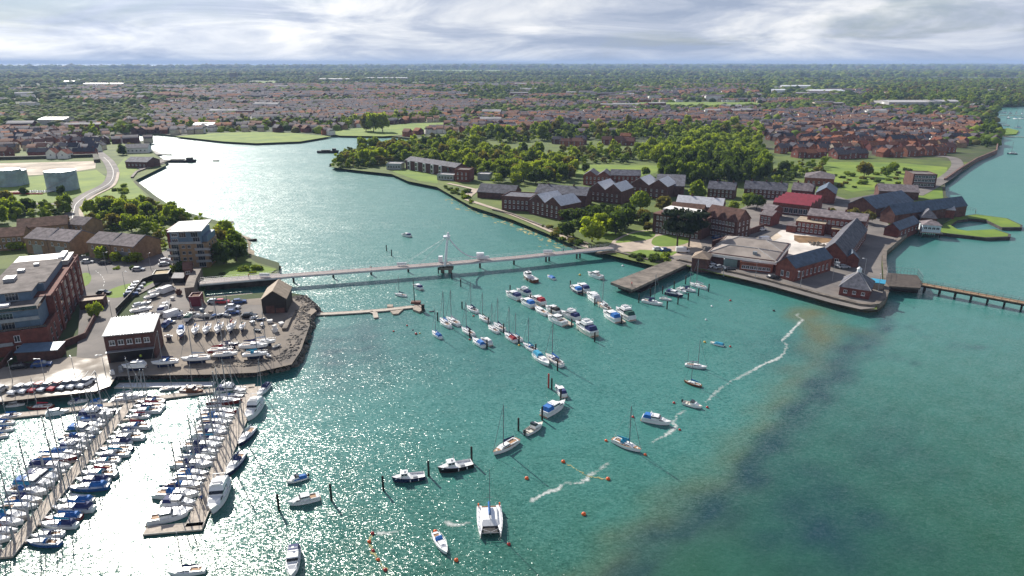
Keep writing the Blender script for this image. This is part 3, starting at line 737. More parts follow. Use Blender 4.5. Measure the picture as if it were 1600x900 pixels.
def catamaran():
    L, B = 11.0, 6.2; P = []
    st = hull_shape(L, 1.5, 1.35, .8, full=2.0, sheer=.15, mid=.4)
    for sg in (1, -1):
        m = hull_mesh('hull', st, L, [WHITE, NAVY], .05); m.transform(Matrix.Translation((0, sg*2.35, 0))); P.append(('hull', m))
        m = deck_mesh(st, WHITE, -.02, 1); m.transform(Matrix.Translation((0, sg*2.35, 0))); P.append(('deck', m))
    s = MB(); s.box(-4.6, 2.2, -1.7, 1.7, .75, 1.42); s.taper(-3.9, 2.4, -2.1, 2.1, 1.4, 2.15, .2, 1.4, .35); P.append(('bridge_deck', s.mesh('bridge_deck', WHITE), 
        [('cabin_window', (lambda w: (w.taper(.3, 1.95, -1.86, 1.86, 1.62, 1.98, .05, .75, .18), w.mesh('cabin_window', GLASS))[1])(MB()))]))
    s = MB(); s.box(2.2, 4.7, -1.65, 1.65, 1.08, 1.12); P.append(('trampoline', s.mesh('trampoline', RUBBER)))
    s = MB(); s.tube((4.9,-2.4,1.35),(4.9,2.4,1.35),.09,6); P.append(('crossbeam', s.mesh('crossbeam', ALU)))
    s = MB(); s.box(-4.6, -3.9, -1.6, 1.6, 1.4, 1.55); s.box(-4.75, -4.6, -1.8, 1.8, 1.0, 1.75); P.append(('cockpit', s.mesh('cockpit', TEAK)))
    s = MB(); s.tube((.6,0,2.1),(.5,0,15.5),.11,6,.07); s.tube((.55,-1,8),(.55,1,8),.035,3); P.append(('mast', s.mesh('mast', ALU)))
    s = MB()
    for e in ((4.9,0,1.4), (-2.5,2.9,1.5), (-2.5,-2.9,1.5)): s.tube(e, (.5,0,14.8), .018, 3)
    P.append(('rigging', s.mesh('rigging', WIRE)))
    s = MB(); s.tube((.5,0,3.0),(-4.6,0,3.1),.08,5); P.append(('boom', s.mesh('boom', ALU)))
    s = MB(); s.taper(-4.5, .6, -.3, .3, 3.0, 3.75, .5, .1, .22); P.append(('sail_cover', s.mesh('sail_cover', COVB)))
    s = MB()
    for x, y in ((-5.0,2.6),(-5.0,-2.6)): s.tube((x,y,1.2),(x,y,2.4),.2,6)
    P.append(('rescue_float', s.mesh('rescue_float', ORANGE)))
    P.append(('guard_rail', (lambda r: (r.transform(Matrix.Scale(3.9, 4, (0,1,0))), r)[1])(rail_mesh(hull_shape(L, 1.5, 1.35, .9, full=9, sheer=.1), .6, METALG))))
    return P
# ---- things that float or stand in the water
def car_tpl(c, kind='car'):
    key = ('car', c, kind)
    if key in _mc: return _mc[key]
    CM = dict(w=mat('white_car_paint', (.75,.75,.76), .2, .03), s=mat('silver_car_paint', (.42,.44,.47), .22, .04, 1, 0, .4), k=mat('black_car_paint', (.015,.016,.02), .15, .1), b=mat('blue_car_paint', (.03,.07,.20), .2, .1), r=mat('red_car_paint', (.38,.025,.035), .22, .1), g=mat('grey_car_paint', (.12,.13,.14), .2, .06))[c]
    s = MB(); g = MB()
    if kind == 'car':
        pr = [(-2.1,.35,.75),(-2.0,.3,.95),(-1.2,.25,1.0),(.9,.25,.95),(2.0,.28,.78),(2.15,.35,.55)]
        for (x, z0, z1) in pr: s.v += [(x,-.86,z0),(x,-.84,z1-.12),(x,-.74,z1),(x,.74,z1),(x,.84,z1-.12),(x,.86,z0)]
        for i in range(5):
            for j in range(5): a = 6*i+j; s.f.append((a, a+1, a+7, a+6)); s.m.append(0)
        s.f += [tuple(range(6))[::-1], tuple(range(30, 36))]; s.m += [0, 0]
        g.taper(-1.75, 1.05, -.76, .76, .96, 1.40, .45, .75, .14)
        s.taper(-1.45, .36, -.70, .70, 1.37, 1.47, .08, .1, .06)
        for x in (-.35,): 
            for sg in (1, -1): s.box(x-.05, x+.05, sg*.71-.06, sg*.71+.06, .95, 1.42)
        W_ = (-1.3, 1.3)
    else:
        s.taper(-2.5, 1.5, -.95, .95, .4, 2.1, .06, .12, .1); s.taper(1.5, 2.6, -.93, .93, .4, 1.15, 0, .12, .08)
        g.taper(1.25, 2.2, -.85, .85, 1.13, 2.0, .0, .75, .08); W_ = (-1.6, 1.7)
    P = [('body', s.mesh('body', CM)), ('windscreen' if kind != 'car' else 'car_glass', g.mesh('car_glass', GLASS))]
    for x in W_:
        for sg in (1, -1):
            w = MB(); w.tube((x,sg*.66,.32),(x,sg*.88,.32),.32,10); P.append(('wheel', w.mesh('wheel', RUBBER)))
    l = MB()
    for sg in (.6, -.6): l.box(2.12 if kind == 'car' else 2.57, 2.17 if kind == 'car' else 2.63, sg-.16, sg+.16, .56, .68)
    P.append(('headlight', l.mesh('headlight', GLASS)))
    _mc[key] = P; return P
CARW = dict(w='white', s='silver', k='black', b='blue', r='red', g='grey')
def car(px, py, ang, c, where, kind='car', group='parked cars', name=None):
    p = L_(px, py); occupy(p.x, p.y, 3)
    p.z = GZ+.27
    return spawn(car_tpl(c, kind), name or ('parked_car' if kind == 'car' else 'parked_van'), f"{CARW[c]} {'hatchback car' if kind=='car' else 'delivery van'} {where}", kind, p, R(ang), 1.2, group)
# ---- trees
_ICO = {}
def ico(sub):
    if sub not in _ICO:
        bm = bmesh.new(); bmesh.ops.create_icosphere(bm, subdivisions=sub, radius=1)
        _ICO[sub] = (np.array([v.co[:] for v in bm.verts]), np.array([[v.index for v in f.verts] for f in bm.faces])); bm.free()
    return _ICO[sub]
def leaf_mat(name, col, tcol, scale=2.2):
    m = mat(name, col, .8, .30, scale, .16, 0, .15); nt = m.node_tree; N = nt.nodes; K = nt.links
    b = N['Principled BSDF']; out = N['Material Output']
    t = N.new('ShaderNodeBsdfTranslucent'); t.inputs[0].default_value = (*tcol, 1)
    x = N.new('ShaderNodeMixShader'); x.inputs[0].default_value = .42
    K.new(b.outputs[0], x.inputs[1]); K.new(t.outputs[0], x.inputs[2]); K.new(x.outputs[0], out.inputs[0]); return m
LEAF = dict(bright=leaf_mat('bright_green_leaves', (.165,.215,.016), (.50,.60,.03)), mid=leaf_mat('mid_green_leaves', (.095,.145,.015), (.36,.46,.025)),
            dark=leaf_mat('dark_green_leaves', (.042,.072,.012), (.14,.21,.018)), olive=leaf_mat('olive_green_leaves', (.12,.115,.025), (.34,.30,.035)), pine=leaf_mat('pine_needles', (.018,.034,.014), (.02,.03,.01)))
BARK = mat('bark', (.06, .045, .032), .9, .2, 2)
def crown_arrays(kind, r, nl=13, sub=2, leaves=280):
    """verts and faces (list of arrays) of a crown of radius about 1 m x scale; base at z=0"""
    V, T, Qv = [], [], []; iv, it = ico(sub); off = 0; C = []
    for k in range(nl):
        a = r.uniform(0, 6.28); 
        if kind == 'broad':
            h = r.uniform(.0, 1); ring = math.sqrt(max(0, 1-((h-.38)/.68)**2)); d = r.uniform(.35, .95)*ring*.68; q = r.uniform(.30, .46)*(1-.25*h)
            c = (d*math.cos(a), d*math.sin(a), .42+h*1.05)
        elif kind == 'poplar':
            h = r.uniform(0, 1); d = r.uniform(0, .26)*(1-.5*h); q = r.uniform(.22, .34)*(1.1-.55*h); c = (d*math.cos(a), d*math.sin(a), .35+h*2.6)
        elif kind == 'bush':
            d = r.uniform(.2, .75); q = r.uniform(.3, .45); c = (d*math.cos(a), d*math.sin(a), r.uniform(.22, .55))
        else:
            h = r.choice([.0, .35, .7]); d = r.uniform(.2, 1.0)*(1-.4*h); q = r.uniform(.3, .42); c = (d*math.cos(a), d*math.sin(a), .8+h)
        C.append((c, q))
        sc = .86*np.array([q*r.uniform(.9,1.25), q*r.uniform(.9,1.25), q*r.uniform(.7,.95)*(.42 if kind == 'pine' else 1)])
        j = np.array([[r.uniform(.80, 1.22) for _ in range(1)] for _ in range(len(iv))])
        V.append(iv*j*sc+np.array(c)); T.append(it+off); off += len(iv)
    LV, LQ = [], []
    for k in range(leaves):
        c, q = C[r.randrange(len(C))]
        d = Vector((r.gauss(0,1), r.gauss(0,1), r.gauss(0,1)*(.5 if kind == 'pine' else 1)+.25)).normalized()
        p = Vector(c)+Vector((d.x*q*1.12, d.y*q*1.12, d.z*q*(.5 if kind == 'pine' else .95)))*r.uniform(.85, 1.18)
        n = (d+Vector((r.gauss(0,.6), r.gauss(0,.6), r.gauss(0,.6)))).normalized(); a = n.orthogonal().normalized(); b = n.cross(a)
        w = r.uniform(.06, .14)
        LV += [p+a*w, p+b*w*.8, p-a*w*1.1, p-b*w*.7]; LQ.append([off+4*k+i for i in range(4)])
    return np.concatenate(V+([np.array([tuple(v) for v in LV])] if LV else [])), np.concatenate(T), np.array(LQ, int).reshape(-1, 4)
def crown_mesh(kind, seed, m):
    def go():
        V, T, Q = crown_arrays(kind, random.Random(seed), dict(broad=15, poplar=14, bush=8, pine=13)[kind], 2, dict(broad=760, poplar=520, bush=300, pine=420)[kind])
        return V, T.tolist()+Q.tolist()
    V, Fs = cached(('crn', kind, seed), go)
    me = bpy.data.meshes.new('crown'); me.from_pydata(V.tolist(), [], Fs); me.materials.append(m); return me
def trunk_mesh(kind, seed):
    r = random.Random(seed); s = MB(); h = dict(broad=.75, poplar=1.0, bush=.3, pine=1.0)[kind]
    s.tube((0,0,-.05), (r.uniform(-.04,.04), r.uniform(-.04,.04), h), .055, 6, .032)
    for k in range(4 if kind != 'bush' else 2):
        a = r.uniform(0, 6.28); s.tube((0,0,h*r.uniform(.55,.95)), (.45*math.cos(a), .45*math.sin(a), h+r.uniform(.2,.5)), .03, 5, .012)
    return s.mesh('trunk', BARK)
def tree_tpl(kind, tone, seed):
    return cached(('tree', kind, tone, seed), lambda: [('trunk', cached(('tk', kind, seed), lambda: trunk_mesh(kind, seed))), ('crown', crown_mesh(kind, seed, LEAF[tone]))])
TONEW = dict(bright='bright green', mid='mid green', dark='dark green', olive='olive green', pine='dark')
def tree_at(x, y, rad, label, kind='broad', tone='mid', group=None, name=None, zs=1.0, z=GZ, rnd=random):
    T = tree_tpl(kind, tone, rnd.randrange(7))
    o = spawn(T, name or dict(broad='broadleaf_tree', poplar='poplar_tree', bush='shrub', pine='pine_tree')[kind], label, 'shrub' if kind == 'bush' else 'tree', (x, y, z), rnd.uniform(0, 6.28), (rad, rad, rad*zs), group)
    occupy(x, y, rad*.6); return o
# ================================================================== BUILDINGS
def win_mesh(w, h, fm, mull=1):
    def go():
        s = MB(); a, b = w/2, h/2
        s.box(-a, a, -.05, .02, -b, b, 0); k = mull+1; pw = (w-.12*(k+1))/k
        for i in range(k): x = -a+.12+i*(pw+.12); s.box(x, x+pw, -.062, -.045, -b+.12, b-.12, 1)
        s.box(-a-.1, a+.1, -.13, .0, -b-.14, -b-.003, 0)
        return s.mesh('window', [fm, GLASS])
    return cached(('win', w, h, fm.name, mull), go)
def add_windows(root, face, n, zs, w, h, W, D, fm=None, m0=.06, m1=None, mull=1, skip=()):
    m1 = m0 if m1 is None else m1; fm = fm or WFRAME; me = win_mesh(w, h, fm, mull); span = W if face in 'fb' else D
    k = 0
    for z in zs:
        for i in range(n):
            k += 1
            if k in skip: continue
            t = span*(m0+(1-m0-m1)*(i+.5)/n)
            p, rz = {'f': ((t, 0, z), 0), 'r': ((W, t, z), math.pi/2), 'l': ((0, span-t, z), -math.pi/2), 'b': ((W-t, D, z), math.pi)}[face]
            link('window', me, root, p, rz)
def ext(s, sec, a0, a1, axis, mi=0):
    """extrude a convex section [(q, z)] along x or y"""
    n = len(sec); P = lambda t, q, z: (t, q, z) if axis == 'x' else (q, t, z)
    vs = [P(a0, q, z) for q, z in sec]+[P(a1, q, z) for q, z in sec]
    fs = [tuple(range(n)), tuple(range(2*n-1, n-1, -1))]+[(i, i+n, (i+1)%n+n, (i+1)%n) for i in range(n)]
    return s.add(vs, fs, mi)
def gable_roof(s, span, a0, a1, h, rise, axis, q0=0., o=.35, th=.2, mi=0):
    m = q0+span/2; k = rise/(span/2)
    e0, e1 = q0-o, q0+span+o; ze = h-o*k
    ext(s, [(e0, ze), (m, h+rise), (m, h+rise+th), (e0, ze+th)], a0-o, a1+o, axis, mi)
    ext(s, [(m, h+rise), (e1, ze), (e1, ze+th), (m, h+rise+th)], a0-o, a1+o, axis, mi)
def make_house(root, w, d, h, roof, wm, rm, rise=2.5, n=2, chim=(), trim=None, base=-1.5):
    s = MB(); r = MB()
    if roof == 'flat':
        s.box(0, w, 0, d, base, h); r.box(.25, w-.25, .25, d-.25, h, h+.06)
        for a in ((0,w,0,.25),(0,w,d-.25,d),(0,.25,.25,d-.25),(w-.25,w,.25,d-.25)): s.box(*a, h+.002, h+.55)
    else:
        s.box(0, w, 0, d, base, h)
        if roof in ('gx', 'gy', 'mx', 'my'):
            ax = 'x' if roof[1] == 'x' else 'y'; L = w if ax == 'x' else d; S = d if ax == 'x' else w; k = n if roof[0] == 'm' else 1; q = S/k
            for i in range(k):
                gable_roof(r, q, 0, L, h, rise, ax, i*q, .35 if k == 1 else .0)
                for t0 in (0.0, L-.25): ext(s, [(i*q+.02, h), (i*q+q-.02, h), (i*q+q/2, h+rise-.02)], t0, t0+.25, ax)
        elif roof == 'hip':
            o = .4; a, b = (w, d); t = min(a, b)/2+o; z0, z1 = h-.02, h+rise
            if a >= b: rd = [(t-o, d/2, z1), (w-t+o, d/2, z1)]
            else: rd = [(w/2, t-o, z1), (w/2, d-t+o, z1)]
            v = [(-o,-o,z0),(w+o,-o,z0),(w+o,d+o,z0),(-o,d+o,z0)]+rd
            f = [(0,1,5,4),(1,2,5),(2,3,4,5),(3,0,4)] if a >= b else [(0,1,4),(1,2,5,4),(2,3,5),(3,0,4,5)]
            r.add(v, f+[(3,2,1,0)])
        elif roof == 'mono':
            o = .3; r.add([(-o,-o,h),(w+o,-o,h),(w+o,d+o,h+rise),(-o,d+o,h+rise),(-o,-o,h+.22),(w+o,-o,h+.22),(w+o,d+o,h+rise+.22),(-o,d+o,h+rise+.22)],
                          [(0,3,2,1),(4,5,6,7),(0,1,5,4),(1,2,6,5),(2,3,7,6),(3,0,4,7)])
            s.add([(0,d,h),(w,d,h),(w,d,h+rise),(0,d,h+rise),(0,0,h),(w,0,h)], [(0,1,2,3),(4,0,3),(1,5,2),(4,5,1,0)])
    wl = s.build('wall', wm, root); rf = r.build('roof', rm, root)
    for (x, y, zt) in chim:
        c = MB(); c.box(x-.4, x+.4, y-.3, y+.3, h, zt); c.box(x-.48, x+.48, y-.38, y+.38, zt+.002, zt+.15)
        c.tube((x-.18,y,zt+.15),(x-.18,y,zt+.6),.1,6); c.tube((x+.18,y,zt+.15),(x+.18,y,zt+.6),.1,6); c.build('chimney', wm, rf)
    return wl, rf
def bldg(name, label, A, B, d, h, roof, wm, rm, rise=2.5, n=2, wins=(), chim=(), eave=False, cat='building', group=None, world=False, z=GZ, fm=None):
    """A and B: the ends of the near edge in the photograph, on the ground or (eave) at wall-top height; d: depth"""
    if not world: A = G(*A, z+(h if eave else 0)); B = G(*B, z+(h if eave else 0))
    A = Vector((A[0], A[1])); B = Vector((B[0], B[1])); u = B-A; w = u.length; rz = math.atan2(u.y, u.x)
    root = thing(name, label, cat, (A.x, A.y, z), rz, group)
    make_house(root, w, d, h, roof, wm, rm, rise, n, [(c[0]*w, c[1]*d, h+rise*c[2]+.9) for c in chim])
    for q in wins: add_windows(root, q[0], q[1], q[2], q[3], q[4], w, d, fm, *(q[5:6] or (.06,)))
    uy = Vector((-u.y, u.x)).normalized(); ux = u.normalized(); nx = max(1, int(w//4)); ny = max(1, int(d//4))
    for i in range(nx+1):
        for j in range(ny+1): p = A+ux*w*i/nx+uy*d*j/ny; occupy(p.x, p.y, 2.6)
    return root, w
# ---------------- the left bank ----------------
def apartments():
    N0 = L_(82,548); a = R(23)
    root = thing('apartment_block', 'large red brick apartment block with blue-grey glazed top floors and flat roofs', 'apartment block', (N0.x, N0.y, GZ), a)
    s = MB(); s.box(-19, 0, 14, 64, -1.5, 13.4); s.box(-75, 0, 0, 14, -1.5, 7.0); s.box(-75, -19.002, 38, 50, -1.5, 11.5)
    for y in (20, 29, 38, 47, 56): s.box(0.002, .35, y-1.5, y+1.5, -1.5, 13.4)
    for b in ((-75,0,0,.3),(-.3,0,.302,14)): s.box(*b, 7.002, 7.7)
    for b in ((-19,-18.7,14,64),(-.3,0,14,64),(-18.698,-.302,63.7,64)): s.box(*b, 13.402, 13.9)
    s.build('wall', BRICK, root)
    c = MB(); c.box(-74, -2.0, 2.4, 14, 7.05, 13.0); c.box(-73, -5, 12.0, 20, 13.21, 16.0); c.box(-17, -3, 20.002, 50, 13.42, 16.0); c.build('penthouse', BLUEG, root)
    f = MB(); f.box(-74.5, -1.6, 2.0, 13.998, 13.01, 13.2); f.build('terrace', FLATR, root)
    p = MB(); p.box(-73.5, -4.4, 11.5, 20.4, 16.01, 16.25); p.box(-17.5, -2.5, 20.42, 50.5, 16.01, 16.25); pr = p.build('roof', FLATR, root)
    p = MB(); p.box(-18, -1.5, 51.5, 63, 13.42, 15.0); p.box(-18.4, -1.1, 51, 63.4, 15.002, 15.25); p.build('plant_room', FLATL, root)
    hp = MB()
    for x0 in (-75, -47): hp.add([(x0,37.5,11.52),(x0+27.5,37.5,11.52),(x0+27.5,50.5,11.52),(x0,50.5,11.52),(x0+6.5,44,13.8),(x0+21,44,13.8)], [(0,1,5,4),(1,2,5),(2,3,4,5),(3,0,4)])
    hp.build('hipped_roof', FLATL, root)
    for (x, y, w, l, h) in ((-13,26,3,4,1.2),(-12,36,2,2,.9),(-9,43,1.5,1.5,.8),(-30,16,4,3,1.4),(-45,17,2,2,1),(-20,16,2.5,2.5,1.2)): v = MB(); v.box(x-w/2, x+w/2, y-l/2, y+l/2, 16.25, 16.25+h); v.build('roof_vent', METALG, pr)
    for y in range(53, 62, 2): v = MB(); v.box(-4.5, -2.6, y, y+1.2, 15.26, 16.2); v.build('roof_vent', METALG, pr)
    for (x, y, w, l, h) in ((-30,8,3,2,1.4),(-40,7,2,2,.8),(-12,8,4,2.5,.7),(-22,9,2,1.5,.9)): v = MB(); v.box(x-w/2, x+w/2, y-l/2, y+l/2, 13.21, 13.2+h); v.build('roof_vent', METALW, pr)
    me = win_mesh(1.5, 2.0, WFRAME, 1); me2 = win_mesh(1.5, 2.0, METALG, 1); me3 = win_mesh(3.4, 2.3, METALG, 3)
    for z in (2.0, 5.2):
        for x in range(-72, -3, 8): link('window', me if x % 3 else me3, root, (x, 0, z))
        for y in (4, 9): link('window', me2, root, (0, y, z), math.pi/2)
    for z in (2.0, 5.2, 8.4, 11.4):
        for y in (16, 23.5, 25.5, 32.5, 34.5, 41.5, 43.5, 50.5, 52.5, 60): link('window', me2, root, (0, y, z), math.pi/2)
    for z in (8.6, 11.4):
        for x in range(-70, -4, 6): link('window', me3, root, (x, 2.4, z))
    for x in range(-70, -8, 6): link('window', me3, root, (x, 12.0, 14.7))
    for x in range(-72, -22, 7): link('window', me, root, (x, 38, 9.3))
    for x in (-11, -35, -59):
        b = MB(); b.box(x-2, x+2, -1.3, -.02, 3.6, 3.75); b.box(x-2, x+2, -1.3, -1.25, 3.752, 4.7); b.build('balcony', METALG, root)
    b = MB(); b.box(-74.9, -.1, .35, .41, 7.702, 8.4); b.box(-74, -1.9, 2.05, 2.11, 13.21, 14.2); b.box(-1.7, -1.64, 2.112, 14, 13.21, 14.2); b.build('glass_balustrade', GLASS, root)
    b = MB(); b.box(-74.2, -1.8, 1.4, 2.39, 10.0, 10.15); b.box(-74.2, -1.8, 1.4, 1.46, 10.152, 11.1); b.build('upper_balcony', METALG, root)
    ca, sa = math.cos(a), math.sin(a)
    for x in range(-76, 4, 4):
        for y in range(0, 66, 4): occupy(N0.x+x*ca-y*sa, N0.y+x*sa+y*ca, 2.5)
apartments()
FW = ('f', 4, [2.0, 5.0], 1.1, 1.5)
for i, (A, B, wh) in enumerate([((136,379),(171,382),'left of the pair beside the round bushes'), ((172,382),(208,385.5),'right of the pair beside the round bushes'), ((38,372),(72,374.5),'left of the pair behind the apartments'), ((73,374.5),(108,377.5),'right of the pair behind the apartments')]):
    r, w = bldg('terraced_house', 'buff brick house with grey pitched roof, '+wh, A, B, 15, 7.2, 'gx', BRICKB, TILEG, 3.2, wins=[('f', 2, [5.2], 1.2, 1.6, .55), ('f', 1, [5.2], 1.2, 1.6, .05)] if 0 else [('f', 3, [5.3], 1.1, 1.5)], eave=True, cat='house', group='buff brick houses by the bushes')
    g = MB(); g.box(w*.3, w*.72, -.06, 0, 0, 4.2); g.box(w*.28, w*.74, -.16, -.062, 4.202, 4.5); g.build('garage_door', METALG, r)
    q = MB(); ext(q, [(-.5, 6.6), (7.5, 10.4), (7.5, 10.9), (-.5, 7.1)], w-.28, w+.14, 'x'); ext(q, [(7.5, 10.4), (15.4, 6.6), (15.4, 7.1), (7.5, 10.9)], w-.28, w+.14, 'x'); q.build('parapet', SLATE, r)
bldg('terraced_house', 'long buff brick terrace with brown roof behind the buff houses', (27,357), (105,350), 13, 7, 'gx', BRICKB, TILEB, 3.2, wins=[('f', 9, [2, 5], 1.1, 1.5)], eave=True, cat='house')
bldg('terraced_house', 'small buff brick house at the end of the long buff terrace', (105,350), (131,352), 11, 6, 'gx', BRICKB, TILEG, 2.8, wins=[('f', 3, [2, 4.6], 1.1, 1.4)], eave=True, cat='house')
bldg('terraced_house', 'buff brick house with dark gable at the far end of the buff terrace', (-20,372), (36,368), 12, 6.5, 'gx', BRICKB, TILEB, 3, wins=[('f', 6, [2, 5], 1.1, 1.5)], eave=True, cat='house')
def tall_house():
    A, B = L_(271,420), L_(328,418); u = B-A; w = u.length; rz = math.atan2(u.y, u.x)
    root = thing('apartment_tower', 'tall brick apartment tower with pale blue upper floors and white sloping roof beside the creek', 'apartment block', (A.x, A.y, GZ), rz)
    s = MB(); s.box(0, w, 0, 15, -1, 10.6); s.build('wall', BRICKB, root)
    s = MB(); s.box(.3, w-2.2, 1.0, 14.6, 10.602, 15.6); s.box(w-2.198, w-.3, 3, 14.6, 10.602, 13.2); s.build('upper_floor', BLUEG, root)
    s = MB(); s.box(-1.2, .298, 2, 15.4, 2.5, 16.4); s.build('stair_wall', mat('maroon_cladding', (.13,.016,.03), .6, .1), root)
    s = MB(); s.add([(-.2,-.2,15.62),(w-1.2,-.2,15.62),(w-1.2,15.2,17.2),(-.2,15.2,16.6),(-.2,-.2,16.05),(w-1.2,-.2,16.05),(w-1.2,15.2,17.65),(-.2,15.2,17.05)], [(0,3,2,1),(4,5,6,7),(0,1,5,4),(1,2,6,5),(2,3,7,6),(3,0,4,7)]); s.build('roof', mat('pale_seamed_metal', (.30,.305,.32), .6, .12, .5), root)
    b = MB()
    for z in (2.8, 5.4, 8.0):
        b.box(w-4.6, w+1.4, -1.5, -.02, z, z+.16); b.box(w-4.6, w+1.4, -1.5, -1.45, z+.162, z+1.1); b.box(-.9, 3.2, -1.3, -.02, z, z+.16); b.box(-.9, 3.2, -1.3, -1.25, z+.162, z+1.1)
    b.box(.2, w-2.0, -.2, .98, 10.61, 10.8); b.box(.2, w-2.0, -.2, -.14, 10.802, 11.6); b.build('balcony', METALG, root)
    me = win_mesh(1.3, 1.3, METALG, 1); big = win_mesh(2.8, 2.2, METALG, 2); pale = win_mesh(2.4, 1.4, WFRAME, 2)
    for z in (1.6, 4.2, 6.8, 9.4):
        for t in (.36, .52): link('window', me, root, (w*t, 0, z))
        for t in (.14, .82): link('window', big, root, (w*t, 0, z))
        for y in (4, 8, 12): link('window', me, root, (w, y, z), math.pi/2)
    for z, t in ((12.0, .14), (14.3, .14), (14.3, .36), (14.3, .68), (12.1, .72)): link('window', pale if t < .3 else big, root, (w*t, 1.0, z))
    occupy(A.x+w/2, A.y+7, 11)
tall_house()
def workshop():
    r, w = bldg('workshop', 'two-storey brick boatyard workshop with pale metal roof', (170,569), (246,561), 11, 8.6, 'mono', BRICKD, mat('pale_seamed_metal', (.30,.305,.32), .6, .12, .5), 1.5, wins=[('f', 5, [6.4], 1.5, 1.5)])
    s = MB(); s.box(.6, w-.6, -.05, 0, 0, 3.6); s.build('workshop_door', BLACK, r)
    s = MB(); s.box(.1, w-.1, -1.4, -.02, 3.9, 4.05); s.build('canopy', METALG, r)
    s = MB()
    for i in range(1, 17): s.add([(w*i/17-.05,-.3,8.83),(w*i/17+.05,-.3,8.83),(w*i/17+.05,11.3,10.33),(w*i/17-.05,11.3,10.33)], [(0,1,2,3)])
    s.v = [(x, y, z+.06) for x, y, z in s.v]; s.build('roof_seam', METALG, r)
workshop()
r, w = bldg('boathouse', 'black gabled boathouse with tan roof on the point of the boatyard', (411,492), (449,490), 13, 5.6, 'gy', TIMBERD, mat('tan_sheet_roof', (.33,.26,.19), .7, .15, .6), 2.9)
s = MB(); s.box(w*.15, w*.5, -.06, 0, 0, 3.2); s.build('door', BRICKD, r); s = MB(); s.box(w*.55, w*.9, -.05, 0, 0, 2.2); s.build('plinth', BRICKD, r)
bldg('shed', 'small red shipping container shed beside the boatyard wall', (297,481), (314,480), 5, 3.6, 'flat', mat('maroon_cladding', (.13,.016,.03)), TILEB, cat='shed')
bldg('gatehouse', 'small dark brick gatehouse with pointed roof at the bridge foot', (290,443), (302,442), 4.5, 6, 'gx', BRICKD, TILEB, 2, wins=[('f', 1, [4.4], 1.6, 1.2)], cat='gatehouse')
bldg('shed', 'low dark shed with yellowish roof above the boat park', (240,444), (265,442), 7, 3.4, 'flat', BLACK, mat('yellow_felt_roof', (.40,.31,.17), .8, .1), cat='shed')
bldg('shed', 'small dark shed with white gable beside the brick gatehouse', (271,444), (287,444), 5, 2.6, 'gx', TIMBERD, FLATL, 1.2, cat='shed')
bldg('cabin', 'low brick garage with cream roof at the end of the apartment gardens', (126,486), (164,482), 6, 3, 'flat', BRICKD, mat('cream_felt_roof', (.45,.36,.28), .8, .1), cat='garage')
bldg('canopy_shed', 'low quayside shed with blue-grey roof below the apartment block', (28,566), (92,562), 5, 3, 'mono', BRICKD, BLUEG, .5, cat='shed')
def tank(px0, px1, pyb, hpx, label):
    c = L_((px0+px1)/2, pyb); k = mpp(pyb); rad = (px1-px0)/2*k; h = hpx*k
    o = thing('storage_tank', label, 'storage tank', (c.x, c.y+rad, GZ), 0, 'fuel storage tanks'); s = MB(); n = 40
    s.tube((0,0,-.5),(0,0,h),rad,n); s.build('shell', METALB, o)
    s = MB(); s.tube((0,0,h),(0,0,h+rad*.12),rad*1.01,n,.3); s.build('roof', METALG, o)
    s = MB(); p = None
    for i in range(25):
        a = -2.6+i*.12; q = Vector((math.cos(a)*(rad+.5), math.sin(a)*(rad+.5), h*i/24)); 
        if p is not None: s.tube(p, q, .18, 4)
        p = q
    for i in range(n): a = 2*math.pi*i/n; b = 2*math.pi*(i+1)/n; s.tube((math.cos(a)*rad,math.sin(a)*rad,h+1),(math.cos(b)*rad,math.sin(b)*rad,h+1),.07,3)
    s.build('stair_rail', METALG, o)
    s = MB()
    for z in (h*.25, h*.5, h*.75, h): s.tube((0,0,z-.1),(0,0,z+.1),rad+.08,n,caps=False)
    s.build('wind_girder', METALG, o); occupy(c.x, c.y+rad, rad+2)
METALB = mat('blue_grey_steel', (.24, .31, .37), .5, .15, .2, 0, .2)
tank(64, 107, 300, 29, 'blue-grey fuel tank standing apart beside the dark fir tree')
tank(-12, 22, 293, 25, 'blue-grey fuel tank behind the other one at the edge of the depot')
tank(14, 36, 290, 22, 'narrower blue-grey fuel tank beside the larger one at the depot edge')
def pipes():
    o = thing('pipework', 'white and red pipes and valves between the fuel tanks', 'pipework', tuple(L_(50,302)))
    s = MB(); q = MB()
    for i in range(14): x = -10+i*1.6; s.tube((x,-2+(i%3),.8),(x+.4,6,.8),.2,5); s.tube((x,-2+(i%3),0),(x,-2+(i%3),2.2),.16,5)
    for i in range(3): s.tube((-12,i*2,1.0),(12,i*2.2,1.0),.22,5)
    s.build('pipe', METALW, o); q.box(-16, -3, -4, -3, 0, 1.6); q.box(-2.8, 10, -4.5, -4.1, 0, 1.0); q.build('bund_wall', REDP, o)
pipes()
for (A, B, d, h, lab, wm, rm) in [((197,262),(231,263),16,5,'dark brick wharf shed with grey roof beside the bend in the road', BRICKD, SLATE), ((196,240),(232,239),14,5,'white wharfside house at the head of the creek path', WHITEW, SLATE)]:
    bldg('wharf_shed', lab, A, B, d, h, 'gx', wm, rm, 3, wins=[('f', 5, [2.5], 1.4, 1.4)])
